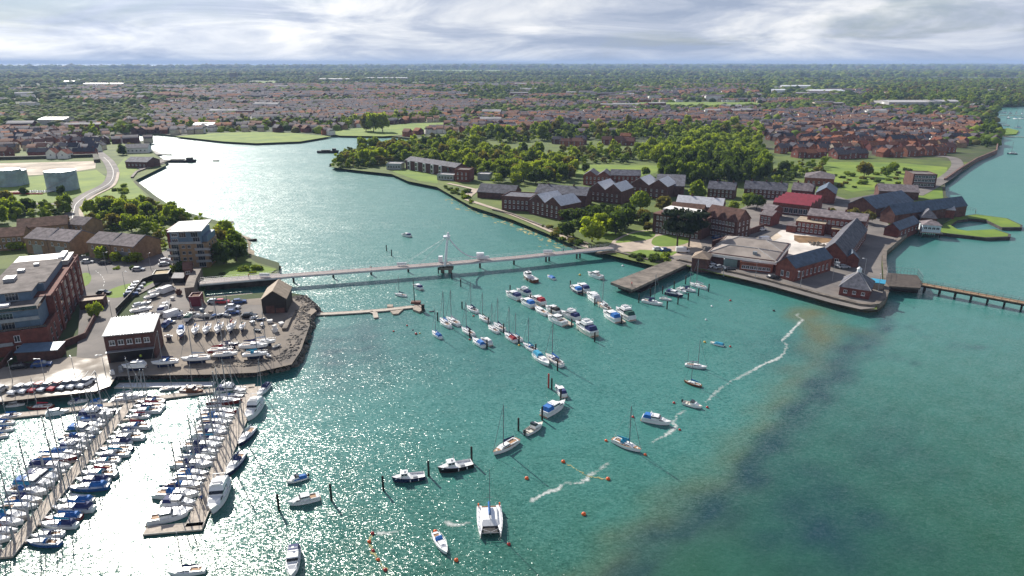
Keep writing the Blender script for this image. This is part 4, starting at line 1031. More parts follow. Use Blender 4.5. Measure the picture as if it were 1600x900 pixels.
# ---------------- the ordnance yard and the village on the far side ----------------
def B_(lab, A, B, d, h, roof, wm, rm, rise=2.5, n=2, wins=(), chim=(), eave=False, name='brick_building', cat='building', group=None, fm=None):
    return bldg(name, lab, A, B, d, h, roof, wm, rm, rise, n, wins, chim, eave, cat, group, fm=fm)
r, w = B_('large low warehouse with twin hipped pale roofs and white fascia on the quay', (1106,395.5), (1212,409.5), 34, 4.6, 'flat', BRICKD, FLATR, eave=True, name='warehouse')
for ch in list(r.children):
    if ch.name.startswith('roof'): bpy.data.objects.remove(ch)
s = MB()
for y0 in (0, 17): s.add([(-.6,y0-.6,4.7),(w+.6,y0-.6,4.7),(w+.6,y0+17.0,4.7),(-.6,y0+17.0,4.7),(7,y0+8.2,7.3),(w-9,y0+8.2,7.3)], [(0,1,5,4),(1,2,5),(2,3,4,5),(3,0,4)])
s.build('roof', mat('weathered_sheet_roof', (.27,.23,.20), .6, .15, .15), r)
s = MB()
for y0 in (0, 17):
    q = [(-.6,y0-.6,4.8),(w+.6,y0-.6,4.8),(w+.6,y0+17.0,4.8),(-.6,y0+17.0,4.8)]; e, f = (7,y0+8.2,7.4), (w-9,y0+8.2,7.4)
    for a_, b_ in ((q[0],e),(q[3],e),(q[1],f),(q[2],f),(e,f)): s.tube(a_, b_, .2, 4)
s.build('ridge_capping', FLATL, r)
for x in (18, 34, 50): s = MB(); s.box(x, x+1.6, 3.0, 4.4, 5.6, 7.0); s.build('roof_vent', METALG, r)
s = MB(); s.box(-.7, w+.7, -.72, -.02, 3.6, 4.68); s.box(w+.02, w+.72, -.018, 34.4, 3.6, 4.68); s.build('fascia', WHITEW, r)
B_('small flat-roofed brick office in front of the large pale warehouse', (1155,422), (1206,428), 7, 3.2, 'flat', BRICKO, FLATL, wins=[('f', 7, [1.7], 1.5, 1.4)], name='office')
bldg('storage_container', 'long grey-green storage container against the warehouse front', (1130,416), (1151,418.5), 3, 2.8, 'flat', mat('grey_green_paint', (.16,.24,.23), .5, .1), METALG, cat='container')
B_('red brick shed with blue roof and side windows on the open quay', (1211,433), (1240,441), 26, 6.0, 'gy', BRICK, SLATEB, 3.4, wins=[('r', 8, [2.6], 1.1, 2.2), ('f', 2, [2.6], 1.2, 2.2, .2)])
B_('long red brick hall with dark roof beside the rubble ground', (1279,413), (1320,419), 58, 5.4, 'gy', BRICK, SLATE, 5.0, wins=[('r', 14, [2.8], 1.2, 2.4), ('f', 2, [2.4], 1.6, 2.4, .2)], name='brick_hall')
B_('little brick annexe with blue gable roof on the side of the long hall', (1319,417), (1340,419), 7, 4.0, 'gy', BRICK, SLATEB, 2.4, name='annexe')
r, w = B_('square red brick building with dark pyramid roof and lantern on the quay corner', (1310,461.5), (1357,469), 13, 3.6, 'hip', BRICK, SLATE, 5.0, wins=[('f', 3, [2], 1.2, 1.2)], name='pyramid_roofed_building')
s = MB()
for p_ in ((-.4,-.4,3.7),(w+.4,-.4,3.7),(w+.4,13.4,3.7),(-.4,13.4,3.7)): s.tube(p_, (w/2, 6.5, 8.7), .14, 4)
s.build('ridge_capping', FLATL, r)
s = MB(); s.tube((w/2,6.5,8.2),(w/2,6.5,9.6),.8,8); s.tube((w/2,6.5,9.6),(w/2,6.5,10.4),1.0,8,.1); s.build('lantern', METALW, r)
bldg('shelter', 'low shelter with turquoise canopy roof by the quay corner', (1359,451), (1380,454), 4, 2.6, 'mono', TIMBER, mat('turquoise_sheet', (.03,.28,.45), .5, .1), .3, cat='shelter')
B_('long two-storey brick range with grey roof behind the cleared ground', (1262,336), (1353,346), 13, 9, 'gx', BRICK, TILEG, 2.4, wins=[('f', 12, [6.6], 1.2, 1.8), ('r', 3, [3, 6.6], 1.2, 1.8)], chim=((.32,.5,1),(.62,.5,1)), eave=True)
B_('lower brick block with sand coloured roof facing the cleared ground', (1244,345), (1289,350.5), 9, 6.2, 'mono', BRICK, mat('sand_felt_roof', (.36,.29,.21), .8, .12, .4), .6, wins=[('f', 6, [2.0, 4.6], 1.2, 1.5)], eave=True)
B_('small brick lean-to at the left end of the sand roofed block', (1229,352), (1244,354), 7, 3.6, 'mono', BRICK, TILEG, .5, eave=True)
B_('small brick outbuilding with sand coloured roof and dark door', (1300,358), (1321,360), 7, 4.2, 'mono', BRICK, mat('sand_felt_roof', (.36,.29,.21)), .6, wins=[('f', 3, [2], 1, 1.6)], eave=True)
B_('small brick outbuilding with sand roof nearest the long hall', (1333,361), (1351,363), 7, 4.2, 'mono', BRICKD, mat('sand_felt_roof', (.36,.29,.21)), .6, eave=True)
B_('brick factory with bright red ribbed metal roof and four gables', (1208,316), (1267,322.5), 30, 6.2, 'mx', BRICK, REDM, 2.0, 4, wins=[('f', 7, [2.6], 2.2, 3.0)], eave=True, name='red_roofed_factory', fm=WFRAME)
B_('brick workshop with bright blue slate roof near the common', (1273,317), (1303,319.5), 22, 6.4, 'gy', BRICK, SLATEB, 3.6, wins=[('r', 4, [2.6], 2.2, 2.4)])
B_('grey roofed brick cottage with chimneys behind the red roof', (1237,296), (1269,299), 10, 5, 'gx', BRICK, TILEG, 4, chim=((.2,.5,1),(.85,.5,1)), wins=[('f', 4, [2.5], 1.2, 1.5)], eave=True, name='cottage', cat='house')
B_('dark roofed brick terrace with chimneys left of the grey cottage', (1163,294), (1229,298.5), 11, 6, 'gx', BRICKD, SLATE, 4, chim=((.15,.5,1),(.5,.5,1),(.85,.5,1)), wins=[('f', 9, [2, 4.6], 1.1, 1.4)], eave=True, name='terrace', cat='house')
B_('dark roofed brick terrace between poplars and the brown roofed flats', (1106,294), (1148,297), 11, 6, 'gx', BRICKD, SLATE, 3.8, chim=((.3,.5,1),(.9,.5,1)), wins=[('f', 6, [2, 4.6], 1.1, 1.4)], eave=True, name='terrace', cat='house')
B_('brown hip roofed hall on the edge of the common', (1256,289), (1302,292), 22, 5.5, 'hip', BRICKO, TILEG, 3.4, wins=[('f', 5, [2.5], 1.2, 1.4)], name='hall')
B_('wide dark slate barn with gable end beside the three round bushes', (1323,333), (1366,341), 40, 5.5, 'gy', BRICKD, SLATEB, 5, name='barn')
B_('long dark slate barn between wide barn and boathouse cluster', (1374,346), (1396,351), 60, 5.5, 'gy', BRICKD, SLATEB, 4.4, name='barn')
B_('pale roofed range behind the dark slate barns', (1372,310), (1434,313), 14, 5, 'gx', BRICKD, TILEG, 3.4, name='storehouse')
B_('brick boathouse with blue roof and pink wall beside the harbour', (1380,368), (1403,372), 26, 4.2, 'gy', BRICK, SLATEB, 2.8, wins=[('r', 5, [2], 1.2, 1.4)], name='boathouse')
B_('low wide shed with grey roof among the slipway sheds', (1428,338), (1470,341), 14, 4, 'gx', BRICKD, TILEG, 2.2, name='slipway_shed', cat='shed')
B_('pale roofed brick shed nearest the round dock', (1460,339), (1490,341), 16, 4.5, 'gx', BRICK, FLATL, 2.0, name='slipway_shed', cat='shed')
B_('dark pyramid roofed shed right of its twin near the pier house', (1437,350), (1462,352), 12, 3.6, 'hip', BRICKD, SLATE, 4, name='slipway_shed', cat='shed')
B_('dark pyramid roofed shed left of its twin near the pier house', (1411,344), (1434,346), 12, 3.6, 'hip', BRICKD, SLATE, 4, name='slipway_shed', cat='shed')
B_('small shed with turquoise roof beside the dark pyramid roofed shed', (1393,343), (1411,345), 8, 3, 'mono', BRICKD, mat('turquoise_sheet', (.03,.28,.45)), .5, name='slipway_shed', cat='shed')
B_('dark red brick block with glazed end beside the waterfront road', (1424,293), (1461,294), 16, 9, 'flat', BRICKD, FLATR, wins=[('f', 6, [2, 5, 7.6], 2, 1.8)], name='waterfront_block')
def pier_house():
    A, B = G(1440,363,2.4), G(1469,365,2.4); u = B-A; w = u.length; rz = math.atan2(u.y, u.x)
    o = thing('pier_house', 'white weatherboard pier house on dark stilts over the water', 'house', (A.x, A.y, 0), rz)
    s = MB(); s.box(0, w, 0, 9, 2.7, 6.4); s.build('wall', mat('pale_blue_board', (.55,.63,.68), .6, .08, 1), o)
    s = MB(); s.add([(-.5,-.5,6.4),(w+.5,-.5,6.4),(w+.5,9.5,6.4),(-.5,9.5,6.4),(4.5,4.5,8.6),(w-4.5,4.5,8.6)], [(0,1,5,4),(1,2,5),(2,3,4,5),(3,0,4),(3,2,1,0)]); s.build('roof', TILEG, o)
    s = MB(); s.box(-1, w+1, -1, 10, 2.3, 2.68); s.build('deck', TIMBER, o)
    for x in (0, w*.33, w*.66, w):
        for y in (0, 4.5, 9): q = MB(); q.tube((x,y,-2),(x,y,2.28),.22,6); q.build('stilt', TIMBERD, o)
    add_windows(o, 'f', 4, [4.8], 1.6, 1.3, w, 9)
pier_house()
# centre: converted magazines, flats and cottages
WD = ('f', 6, [2.2, 5.2], 1.1, 1.6)
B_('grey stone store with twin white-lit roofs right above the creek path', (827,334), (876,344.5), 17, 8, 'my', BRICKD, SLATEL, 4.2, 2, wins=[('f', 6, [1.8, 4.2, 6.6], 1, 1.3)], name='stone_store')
B_('grey stone store with twin white-lit roofs behind the big garden trees', (920,314), (970,320), 18, 8, 'my', BRICKD, SLATEL, 4.2, 2, wins=[('f', 6, [2.2, 5.2], 1, 1.4)], name='stone_store')
B_('grey stone store with twin white-lit roofs below the brick mews', (984,306), (1042,312), 18, 8, 'my', BRICKD, SLATEL, 4.2, 2, wins=[('f', 6, [2.2, 5.2], 1, 1.4)], name='stone_store')
B_('long dark roofed range behind the first twin-roofed store', (836,318), (915,324), 14, 7, 'gx', BRICKD, SLATE, 4, chim=((.2,.5,1),(.7,.5,1)), name='stone_store')
B_('dark range with slate roof running back to the poplars', (1024,306), (1068,308), 30, 7, 'gx', BRICKD, SLATE, 5, name='stone_store')
B_('long dark slate barn with white gable end above the creek path', (746,309), (803,313), 14, 4, 'gx', BRICKD, SLATE, 4.2, name='barn')
B_('square dark red brick house at the corner of the creek path', (784,328), (829,331), 16, 8, 'flat', BRICKD, SLATE, wins=[WD], name='brick_house', cat='house')
r, w = B_('row of black slate houses with tall white window bays on the green bank', (634,264.5), (712,277.5), 12, 7.5, 'gx', BRICKD, SLATE, 2.4, name='black_terrace', cat='house')
for i in range(6):
    q = MB(); x = w*(i+.55)/6.3; q.box(x-1.3, x+1.3, -1.2, -.01, .4, 7.3); q.build('bay', METALW if i < 5 else BRICKD, r)
    q = MB(); q.box(x-1.0, x+1.0, -1.25, -1.205, .9, 3.4); q.box(x-1.0, x+1.0, -1.25, -1.205, 4.1, 6.7); q.build('window', GLASS, r)
bldg('pavilion', 'pale flat-roofed pavilion left of the black slate houses', (604,265), (627,265.5), 10, 4.6, 'flat', METALG, FLATL, wins=[('f', 5, [2.4], 1.6, 2.2)], cat='pavilion')
bldg('pavilion', 'pale flat-roofed pavilion in front of the black slate houses', (683,281), (709,282.5), 8, 3.8, 'flat', METALG, FLATL, wins=[('f', 5, [2.0], 1.6, 2.2)], cat='pavilion')
B_('plain cube-shaped brick block at the right end of the black slate houses', (711,284), (733,285), 12, 8.5, 'flat', BRICK, FLATR, wins=[('f', 3, [3, 6], 1, 1.6)], name='brick_block')
bldg('shed', 'grey flat shed in the trees right of the brick block', (746,281), (765,281.5), 9, 4, 'flat', METALG, FLATL, cat='shed')
B_('red brick mews house with stepped slate roofs below the playing field', (911,289), (953,291), 14, 7, 'my', BRICK, SLATE, 3.2, 2, wins=[WD], name='mews_house', cat='house')
B_('red brick mews house with long slate roof below the playing field', (954,289), (1000,290), 12, 7, 'gx', BRICK, SLATE, 3.2, wins=[WD], name='mews_house', cat='house')
r, w = B_('three-storey brick flats with white dormered roof facing the garden', (1021,333), (1098,344), 13, 10.2, 'hip', BRICKD, TILEB, 1.2, wins=[('f', 12, [1.8, 5.0, 8.2], 1.1, 1.8), ('l', 3, [1.8, 5.0, 8.2], 1.1, 1.8)], eave=True, name='brick_flats', cat='apartment block')
s = MB(); s.box(4, w-4, 2.2, 11, 10.6, 12.9); s.build('attic_storey', WHITEW, r)
for i in range(6):
    x = 5+(w-10)*(i+.5)/6; s = MB(); ext(s, [(x-1.4, 10.6), (x+1.4, 10.6), (x, 13.2)], .6, 2.19, 'y'); s.build('dormer', BRICKD, r)
r, w = B_('brown tiled brick flats with gable end beside the yard car park', (1101,338), (1152,347), 13, 9.5, 'gx', BRICKD, TILEB, 5, wins=[('f', 9, [2, 5, 8], 1.1, 1.6), ('r', 3, [2, 5, 8], 1.1, 1.6)], eave=True, name='brick_flats', cat='apartment block')
for i in range(3):
    x = w*(i+.6)/3.2; s = MB(); ext(s, [(x-2.2, 9.5), (x+2.2, 9.5), (x, 12.4)], -.3, 3.5, 'y'); s.build('dormer', BRICKD, r)
B_('brown tiled wing behind the white dormered flats', (1046,332), (1096,337), 12, 9, 'gx', BRICKD, TILEB, 4.5, eave=True, name='brick_flats', cat='apartment block')
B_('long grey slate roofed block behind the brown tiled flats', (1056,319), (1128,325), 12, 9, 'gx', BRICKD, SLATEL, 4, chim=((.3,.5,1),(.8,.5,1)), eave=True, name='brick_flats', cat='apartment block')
B_('small brick pump house with hipped roof at the root of the old jetty', (1080,418), (1106,421), 9, 4.4, 'hip', BRICKD, mat('tan_tile_roof', (.25,.19,.14), .8, .15), 2.2, name='pump_house')
B_('small brown sheds row at the left side of the yard', (1188,340), (1206,343), 12, 5, 'gx', BRICK, TILEG, 2, wins=[('f', 3, [2.4], 1.2, 1.4)], name='yard_office')
B_('brick yard office with pale roof left of the cleared ground', (1186,352), (1204,355), 10, 6, 'gx', BRICK, TILEG, 2, wins=[('f', 3, [2.2, 4.4], 1.2, 1.4)], name='yard_office')
# ================================================================== BRIDGE, PIERS, WALLS, PONTOONS, MARKS ON THE WATER
def plain(name, label, cat, mb, m, group=None, smooth=False):
    return tag(mb.build(name, m, smooth=smooth), label, cat, group)
def seg_rail(s, pts, h, r=.04, step=2.5):
    for p, q in zip(pts[:-1], pts[1:]):
        p, q = Vector(p), Vector(q); L = (q-p).length; n = max(1, int(L/step))
        for k in range(n+1): a = p.lerp(q, k/n); s.tube(a, a+Vector((0,0,h)), r, 3, caps=False)
        for z in (h, h*.5): s.tube(p+Vector((0,0,z)), q+Vector((0,0,z)), r, 3, caps=False)
def bridge():
    ZD = 4.3
    A, B = G(312,441.5,ZD), G(956,386.5,ZD); M_ = G(697,411,ZD)
    pts = [A, G(459,429,ZD), G(580,420.2,ZD), M_, G(803,402,ZD), G(903,391.6,ZD), B]
    o = thing('footbridge', 'long white footbridge with opening span crossing the creek mouth', 'bridge', (0,0,0))
    s = MB(); s.ribbon(pts, 4.6, ZD-.75, ZD-.12); s.build('girder', mat('bridge_white_steel', (.44,.45,.47), .55, .08, .3), o)
    s = MB(); s.ribbon(pts, 4.0, ZD-.118, ZD); s.build('deck', mat('bridge_deck', (.27,.225,.215), .8, .1, .5), o)
    for sg in (1, -1):
        s = MB(); q = []
        for i, p in enumerate(pts):
            t = (pts[min(i+1, len(pts)-1)]-pts[max(i-1, 0)]).normalized(); q.append(p+Vector((-t.y, t.x, 0))*2.2*sg)
        seg_rail(s, q, 1.25, .035, 2.2); s.build('railing', METALW, o)
    s = MB()
    for (x, y) in ((412,434.0),(627,416.6),(757,406.4),(856,396.8)):
        p = G(x, y, ZD); s.box(p.x-2, p.x+2, p.y+1.0, p.y+1.4, ZD+.3, ZD+1.5)
    s.build('information_panel', METALW, o)
    for (x, y) in ((459,441),(521,434),(580,429),(638,425),(750,418.5),(803,413.5),(853,409),(858,408),(901,404),(906,403.5)):
        p = G(x, y, 0); s = MB(); s.tube((p.x,p.y,-2),(p.x,p.y,ZD-.74),.42,10); s.build('bridge_pier', CONCD, o)
    p = M_; s = MB(); s.tube((p.x-1.6,p.y,-2),(p.x-1.6,p.y,ZD-.74),.8,12); s.tube((p.x+1.6,p.y,-2),(p.x+1.6,p.y,ZD-.74),.8,12); s.box(p.x-3, p.x+3, p.y-1.5, p.y+1.5, 1.6, 2.6); s.build('main_pier', CONC, o)
    top = p+Vector((1.0, 0, 11.6)); s = MB()
    s.tube(p+Vector((-.4,-2.6,-.6)), top+Vector((0,-.9,0)), .46, 8, .38); s.tube(p+Vector((-.4,2.6,-.6)), top+Vector((0,.9,0)), .46, 8, .38)
    for f in (.35, .62, .85): s.tube((p+Vector((-.4,-2.6,-.6))).lerp(top+Vector((0,-.9,0)), f), (p+Vector((-.4,2.6,-.6))).lerp(top+Vector((0,.9,0)), f), .2, 6)
    s.build('mast', METALW, o)
    s = MB(); s.box(top.x-1.8, top.x+1.0, top.y-1.4, top.y+1.4, top.z-.3, top.z+.2); s.tube(top+Vector((.2,0,.2)), top+Vector((.2,0,1.8)), .7, 8, .4); s.tube(top+Vector((-1,0,.2)), top+Vector((-1,0,2.6)), .08, 4); s.build('mast_head', METALW, o)
    e = G(750,406,ZD); s = MB(); q = None
    for i in range(13):
        t = i/12; c = top.lerp(e+Vector((0,0,1.2)), t); c.z = top.z-(top.z-e.z-1.2)*(1-(1-t)**2.2)-0
        if q is not None: s.tube(q, c, .34, 6)
        q = c
    s.build('service_conduit', METALW, o)
    for sg in (2.2, -2.2):
        s = MB(); s.tube(top, G(655,414.5,ZD)+Vector((0,sg,.3)), .04, 4); s.tube(top, G(625,416.8,ZD)+Vector((0,sg,.3)), .04, 4); s.build('stay_cable', WIRE, o)
    s = MB(); s.box(e.x-1.6, e.x+1.6, e.y+1.6, e.y+3.4, ZD+.001, ZD+2.5); s.box(p.x-3.4, p.x-1.6, p.y+1.4, p.y+3.2, ZD+.001, ZD+2.4); s.build('control_cabin', METALW, o)
bridge()
s = MB(); s.ribbon([G(300,444,GZ), G(345,441,GZ), G(437,434,GZ)], 5.0, -2, 3.5); plain('approach_ramp', 'solid stone approach ramp carrying the footbridge off the boatyard shore', 'ramp', s, CONCD)
s = MB(); s.ribbon([G(311,434,GZ), G(302,452,GZ), G(298,466,GZ)], 3.2, -1, 6.4); plain('wharf_wall', 'tall brown stone wharf wall between the boat park and the inner basin', 'wall', s, CONC)
# walls
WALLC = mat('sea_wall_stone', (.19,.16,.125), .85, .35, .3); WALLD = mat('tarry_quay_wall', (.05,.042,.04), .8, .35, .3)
def wall(name, label, px, w, z0, z1, m, cat='sea wall'):
    s = MB(); s.ribbon([G(a, b, 0) for a, b in px], w, z0, z1); o = plain(name, label, cat, s, m)
    if m is WALLC: s = MB(); s.ribbon([G(a, b, 0) for a, b in px], w+.16, z0, .85); s.build('tide_mark', mat('tidal_weed', (.045,.048,.022), .7, .4, .5), o); s = MB(); s.ribbon([G(a, b, 0) for a, b in px], w+.24, z1-.28, z1+.05); s.build('coping', CONC, o)
    return o
wall('sea_wall', 'weathered stone sea wall along the creek path and garden', [(770,334),(800,341.5),(850,361.5),(910,386.5),(940,397)], 1.2, -1.5, 3.0, WALLC)
wall('sea_wall', 'low stone sea wall between the footbridge and the old jetty', [(955,399),(990,408),(1025,417),(1060,414.5)], 1.4, -1.5, 2.7, WALLC)
wall('sea_wall', 'long stained stone quay wall round the ordnance yard point', [(1062,415),(1110,426),(1200,448),(1300,476),(1340,486),(1355,487.5),(1368,486),(1378,478),(1383,467)], 1.6, -1.5, 3.1, WALLC)
wall('sea_wall', 'straight quay wall on the harbour side of the ordnance yard', [(1383,466),(1382,440),(1380,415),(1381,401),(1412,374),(1425,363)], 1.4, -1.5, 3.0, WALLC)
wall('sea_wall', 'curved red-brown sea wall along the waterfront road', [(1475,287),(1500,269),(1525,253.5),(1556,240.5),(1560,215)], 1.2, -1.5, 4.0, mat('brick_sea_wall', (.16,.09,.07), .85, .25, .3))
wall('sea_wall', 'concrete sea wall under the creek meadow and wharf', [(207,283),(214,274),(240,264),(262,257)], 1.6, -1.5, 3.2, WALLC)
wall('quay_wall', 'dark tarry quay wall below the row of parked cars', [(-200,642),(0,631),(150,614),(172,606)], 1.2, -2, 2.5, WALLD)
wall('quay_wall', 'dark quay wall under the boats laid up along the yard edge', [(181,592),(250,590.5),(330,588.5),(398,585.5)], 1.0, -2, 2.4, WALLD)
wall('garden_wall', 'brick wall round the apartment gardens', [(165,474),(150,512),(136,540),(97,556)], .5, 0, 4.4, BRICKD, 'wall')
wall('garden_wall', 'brick wall beside the quay car park at the frame edge', [(22,568),(8,586),(-20,600)], .5, 0, 4.2, BRICKD, 'wall')
wall('garden_wall', 'long dark brick wall between the yard car park and the warehouse', [(1112,394),(1160,378),(1192,366)], .6, 0, 5.6, BRICKD, 'wall')
wall('yard_fence', 'dark slatted fence between the street and the boat park', [(266,436),(225,452),(207,475),(184,500)], .25, 0, 4.4, TIMBERD, 'fence')
wall('bund_wall', 'long dark earth bank behind the cleared brownfield', [(-100,256),(60,252),(150,249),(153,258)], 5, 0, 5.0, mat('dark_earth', (.05,.05,.03), .9, .3, .2), 'wall')
wall('slipway_wall', 'low stone breakwater beside the boatyard point', [(446,528),(456,505),(460,500)], 1.6, 0, 3.4, CONC, 'wall')
# rock armour
def rocks(name, label, px, w, n, seed, lo=.4, hi=1.1, m=None, zin=2.3):
    r = random.Random(seed); P = smooth_path([G(a, b).to_2d() for a, b in px], 8); iv, it = ico(1); s = MB()
    for k in range(n):
        i = r.randrange(len(P)-1); t = (P[i+1]-P[i]).normalized(); d = Vector((-t.y, t.x)); u = r.random(); of = w*u-1.2; p = P[i].lerp(P[i+1], r.random())+d*of; zz = zin*.93 if of > .3 else zin*.93*(of+1.2)/1.5-.15
        q = r.uniform(lo, hi); R3 = Matrix.Rotation(r.uniform(0, 6), 3, Vector((r.random(), r.random(), r.random()+.1)).normalized())
        vs = [R3@Vector((v[0]*q*r.uniform(.7,1.2), v[1]*q*r.uniform(.6,1.1), v[2]*q*r.uniform(.5,.9)))+Vector((p.x, p.y, zz)) for v in iv]
        s.add(vs, [tuple(f) for f in it])
    o = stuff(s.build(name, m or mat('rock_armour', (.20,.175,.15), .85, .4, .6))); o['label'] = label; return o
rocks('rocks', 'grey boulders of the rock armour round the boatyard point', [(330,588),(400,585),(457,572),(472,550),(486,510),(485,497),(496,487),(478,470)], 6.0, 1500, 4, .4, 1.0, mat('rock_armour', (.12,.105,.09), .85, .45, .6))
rocks('rocks', 'dark stony bank under the boats laid up along the quay', [(184,590.5),(250,589.5),(330,588),(400,585)], 4.0, 700, 6, .3, .7, mat('dark_stones', (.06,.052,.045), .9, .3, .6))
rocks('rocks', 'scattered stones on the muddy creek foreshore', [(515,260),(555,266),(612,272),(682,292),(735,322),(800,343),(850,363),(910,388)], 3, 300, 5, .2, .6, mat('dark_stones', (.08,.07,.05), .9, .3, .6), .8)
# old jetty stub
def prism_at(s, px, z, z0, mi=0): s.prism([G(a, b, z).to_2d() for a, b in px], z0, z, mi)
o = thing('jetty', 'old concrete jetty stub on dark piles beside the moorings', 'jetty', (0,0,0))
s = MB(); prism_at(s, [(954,441),(988,452.5),(1073,413),(1050,404.5)], 3.2, 2.2); s.build('deck', CONC, o)
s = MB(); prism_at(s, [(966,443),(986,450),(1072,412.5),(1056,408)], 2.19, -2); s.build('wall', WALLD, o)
for f in (.05, .3, .55, .8):
    p = G(957,441,2.2).lerp(G(1050,404.5,2.2), f); q = MB(); q.tube((p.x,p.y,-2),(p.x,p.y,2.19),.35,8); q.build('pile', TIMBERD, o)
s = MB(); a, b = G(991,452,1.0), G(1020,438.5,1.0); s.ribbon([a+Vector((1.5,-1,0)), b+Vector((1.5,-1,0))], 2.2, .2, .5); s.build('landing_stage', TIMBERD, o)
# pier on the harbour side
o = thing('pier_platform', 'dark timber pier head with tall railings at the yard corner', 'pier', (0,0,0))
s = MB(); prism_at(s, [(1384,440),(1386,426),(1433,430),(1441,441),(1438,450),(1390,447)], 3.4, 2.7); s.build('deck', mat('dark_pier_planks', (.07,.055,.045), .8, .25, .8), o)
s = MB(); seg_rail(s, [G(1386,426,3.4), G(1433,430,3.4), G(1441,441,3.4)], 2.6, .05, 1.2); seg_rail(s, [G(1384,440,3.4), G(1386,426,3.4)], 2.6, .05, 1.2); s.build('railing', METALG, o)
s = MB(); prism_at(s, [(1392,444),(1394,432),(1430,434),(1436,448)], 2.69, -2); s.build('substructure', TIMBERD, o)
o = thing('timber_pier', 'long timber walkway pier with orange-brown deck running out into the harbour', 'pier', (0,0,0))
P0, P1 = G(1439,443,3.2), G(1800,509,3.2)
s = MB(); s.ribbon([P0, P1], 3.4, 2.9, 3.2); s.build('deck', mat('orange_brown_planks', (.25,.165,.10), .8, .2, .8), o)
s = MB(); s.ribbon([P0+Vector((0,-.4,0)), P1+Vector((0,-.4,0))], 2.6, 2.3, 2.899); s.build('beam', TIMBERD, o)
d = (P1-P0).normalized(); n_ = Vector((-d.y, d.x, 0))
for sg in (1.6, -1.6):
    s = MB(); seg_rail(s, [P0+n_*sg, P1+n_*sg], 1.2, .05, 2.4); s.build('railing', TIMBERD if sg < 0 else METALG, o)
L = (P1-P0).length
for k in range(13):
    c = P0+d*(L*(k+.3)/13)
    for sg in (1.3, -1.3): q = MB(); q.tube((c.x+n_.x*sg, c.y+n_.y*sg, -2), (c.x+n_.x*sg, c.y+n_.y*sg, 2.88), .26, 7); q.build('pile', TIMBERD, o)
# round dock arms
def arm(label, px, z=1.6):
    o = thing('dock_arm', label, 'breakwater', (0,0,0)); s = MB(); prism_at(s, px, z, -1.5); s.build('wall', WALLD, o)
    c = [G(a, b, z) for a, b in px]; m = sum(c, Vector())/len(c); g = MB(); g.prism([((p-m)*.93+m).to_2d() for p in c], z+.001, z+.06); g.build('grass_top', LAWN, o)
arm('grass-topped dock arm running in front of the round dock basin', [(1462,363),(1470,352),(1482,350.5),(1494,358),(1510,360.5),(1556,358),(1580,366),(1579,370),(1540,371.5)])
arm('longer grass-topped dock arm reaching out behind the round dock basin', [(1498,338),(1524,334.5),(1574,341),(1598,352),(1597,355.5),(1566,355.5),(1541,343.5),(1512,341)])
arm('short curved stone arm closing the landward side of the round dock', [(1470,354),(1477,345),(1494,339),(1514,339),(1513,342),(1496,344),(1486,351)])
s = MB(); seg_rail(s, [G(1499,328,2.2), G(1524,331,2.2), G(1524,335,2.2)], 2.2, .06, 1.2); plain('railing', 'tall grey railings on the landing beside the round dock', 'railing', s, METALG)
# floating pontoons
def pontoon(label, px, w=2.4, m=None, ribs=True, z=.5, name='pontoon', fingers=()):
    P = [G(a, b, z) for a, b in px]; o = thing(name, label, 'pontoon', (0,0,0)); s = MB(); s.ribbon(P, w, .12, z); s.build('deck', m or DECKW, o)
    s = MB(); s.ribbon(P, w*.85, -.4, .118); s.build('float', CONCD, o)
    s = MB(); 
    for sg in (1, -1):
        q = []
        for i, p in enumerate(P):
            t = (P[min(i+1, len(P)-1)]-P[max(i-1, 0)]).normalized(); q.append(p+Vector((-t.y, t.x, 0))*(w/2+.06)*sg)
        s.ribbon(q, .12, z-.15, z+.06)
    s.build('edge_trim', mat('pale_timber', (.55,.50,.44), .8, .1, 1), o)
    for (p, q) in fingers:
        f = MB(); f.ribbon([p, q], .75, .14, z-.03); f.build('finger', DECKW, o)
    return o, P
pontoon('pale walkway pontoon running out from the rocks to the work raft', [(483,491),(520,489.5),(560,487),(600,484),(648,478.5)], 2.2)
o, _ = pontoon('short forked finger on the walkway pontoon', [(579,486.5),(586,489),(587.5,496)], 1.4)
o = thing('work_raft', 'timber work raft with a tall dark derrick at the walkway end', 'raft', (0,0,0))
s = MB(); prism_at(s, [(645,483),(648,474),(656,472),(664,482),(655,487)], .7, -.3); s.build('deck', TIMBER, o)
p = G(648,474,.7); s = MB(); s.tube(p, p+Vector((-.2,0,9.5)), .2, 6, .12); s.build('derrick', TIMBERD, o)
s = MB(); p = G(651,474,.7); s.box(p.x-2, p.x+1.5, p.y-1, p.y+1, .701, 1.5); s.build('chest', mat('rusty_brown', (.12,.05,.035), .8, .25, 1), o)
p = G(661,485,.7); s = MB(); s.box(p.x-.5, p.x+.5, p.y-.5, p.y+.5, .701, 3.0); s.build('pile_guide', TIMBERD, o)
for lab, px in (('small timber raft on the shore side of the walkway', [(605,479),(605,475.5),(614,475.5),(614,479)]), ('small timber raft in front of the walkway', [(610,486),(614,490.5),(622,490),(630,483)])):
    s = MB(); prism_at(s, px, .5, -.3); plain('raft', lab, 'raft', s, TIMBER)
for lab, a, b in (('tan mooring pontoon between the first cruisers of the long trot', (812,464.5), (819,470)), ('tan mooring pontoon beside the red-canopied cruiser', (832,475), (842,481.5)), ('tan mooring pontoon beside the little brown-masted yacht', (849,485.5), (860,492.5)), ('tan mooring pontoon between the two largest white cruisers', (877,497), (893,507.5)), ('tan mooring pontoon between the last two cruisers of the far trot', (962,494), (974,503))):
    pontoon(lab, [a, b], 1.7)
pontoon('inner basin pontoon below the approach ramp', [(318,464.5),(350,462),(394,459)], 2.0)
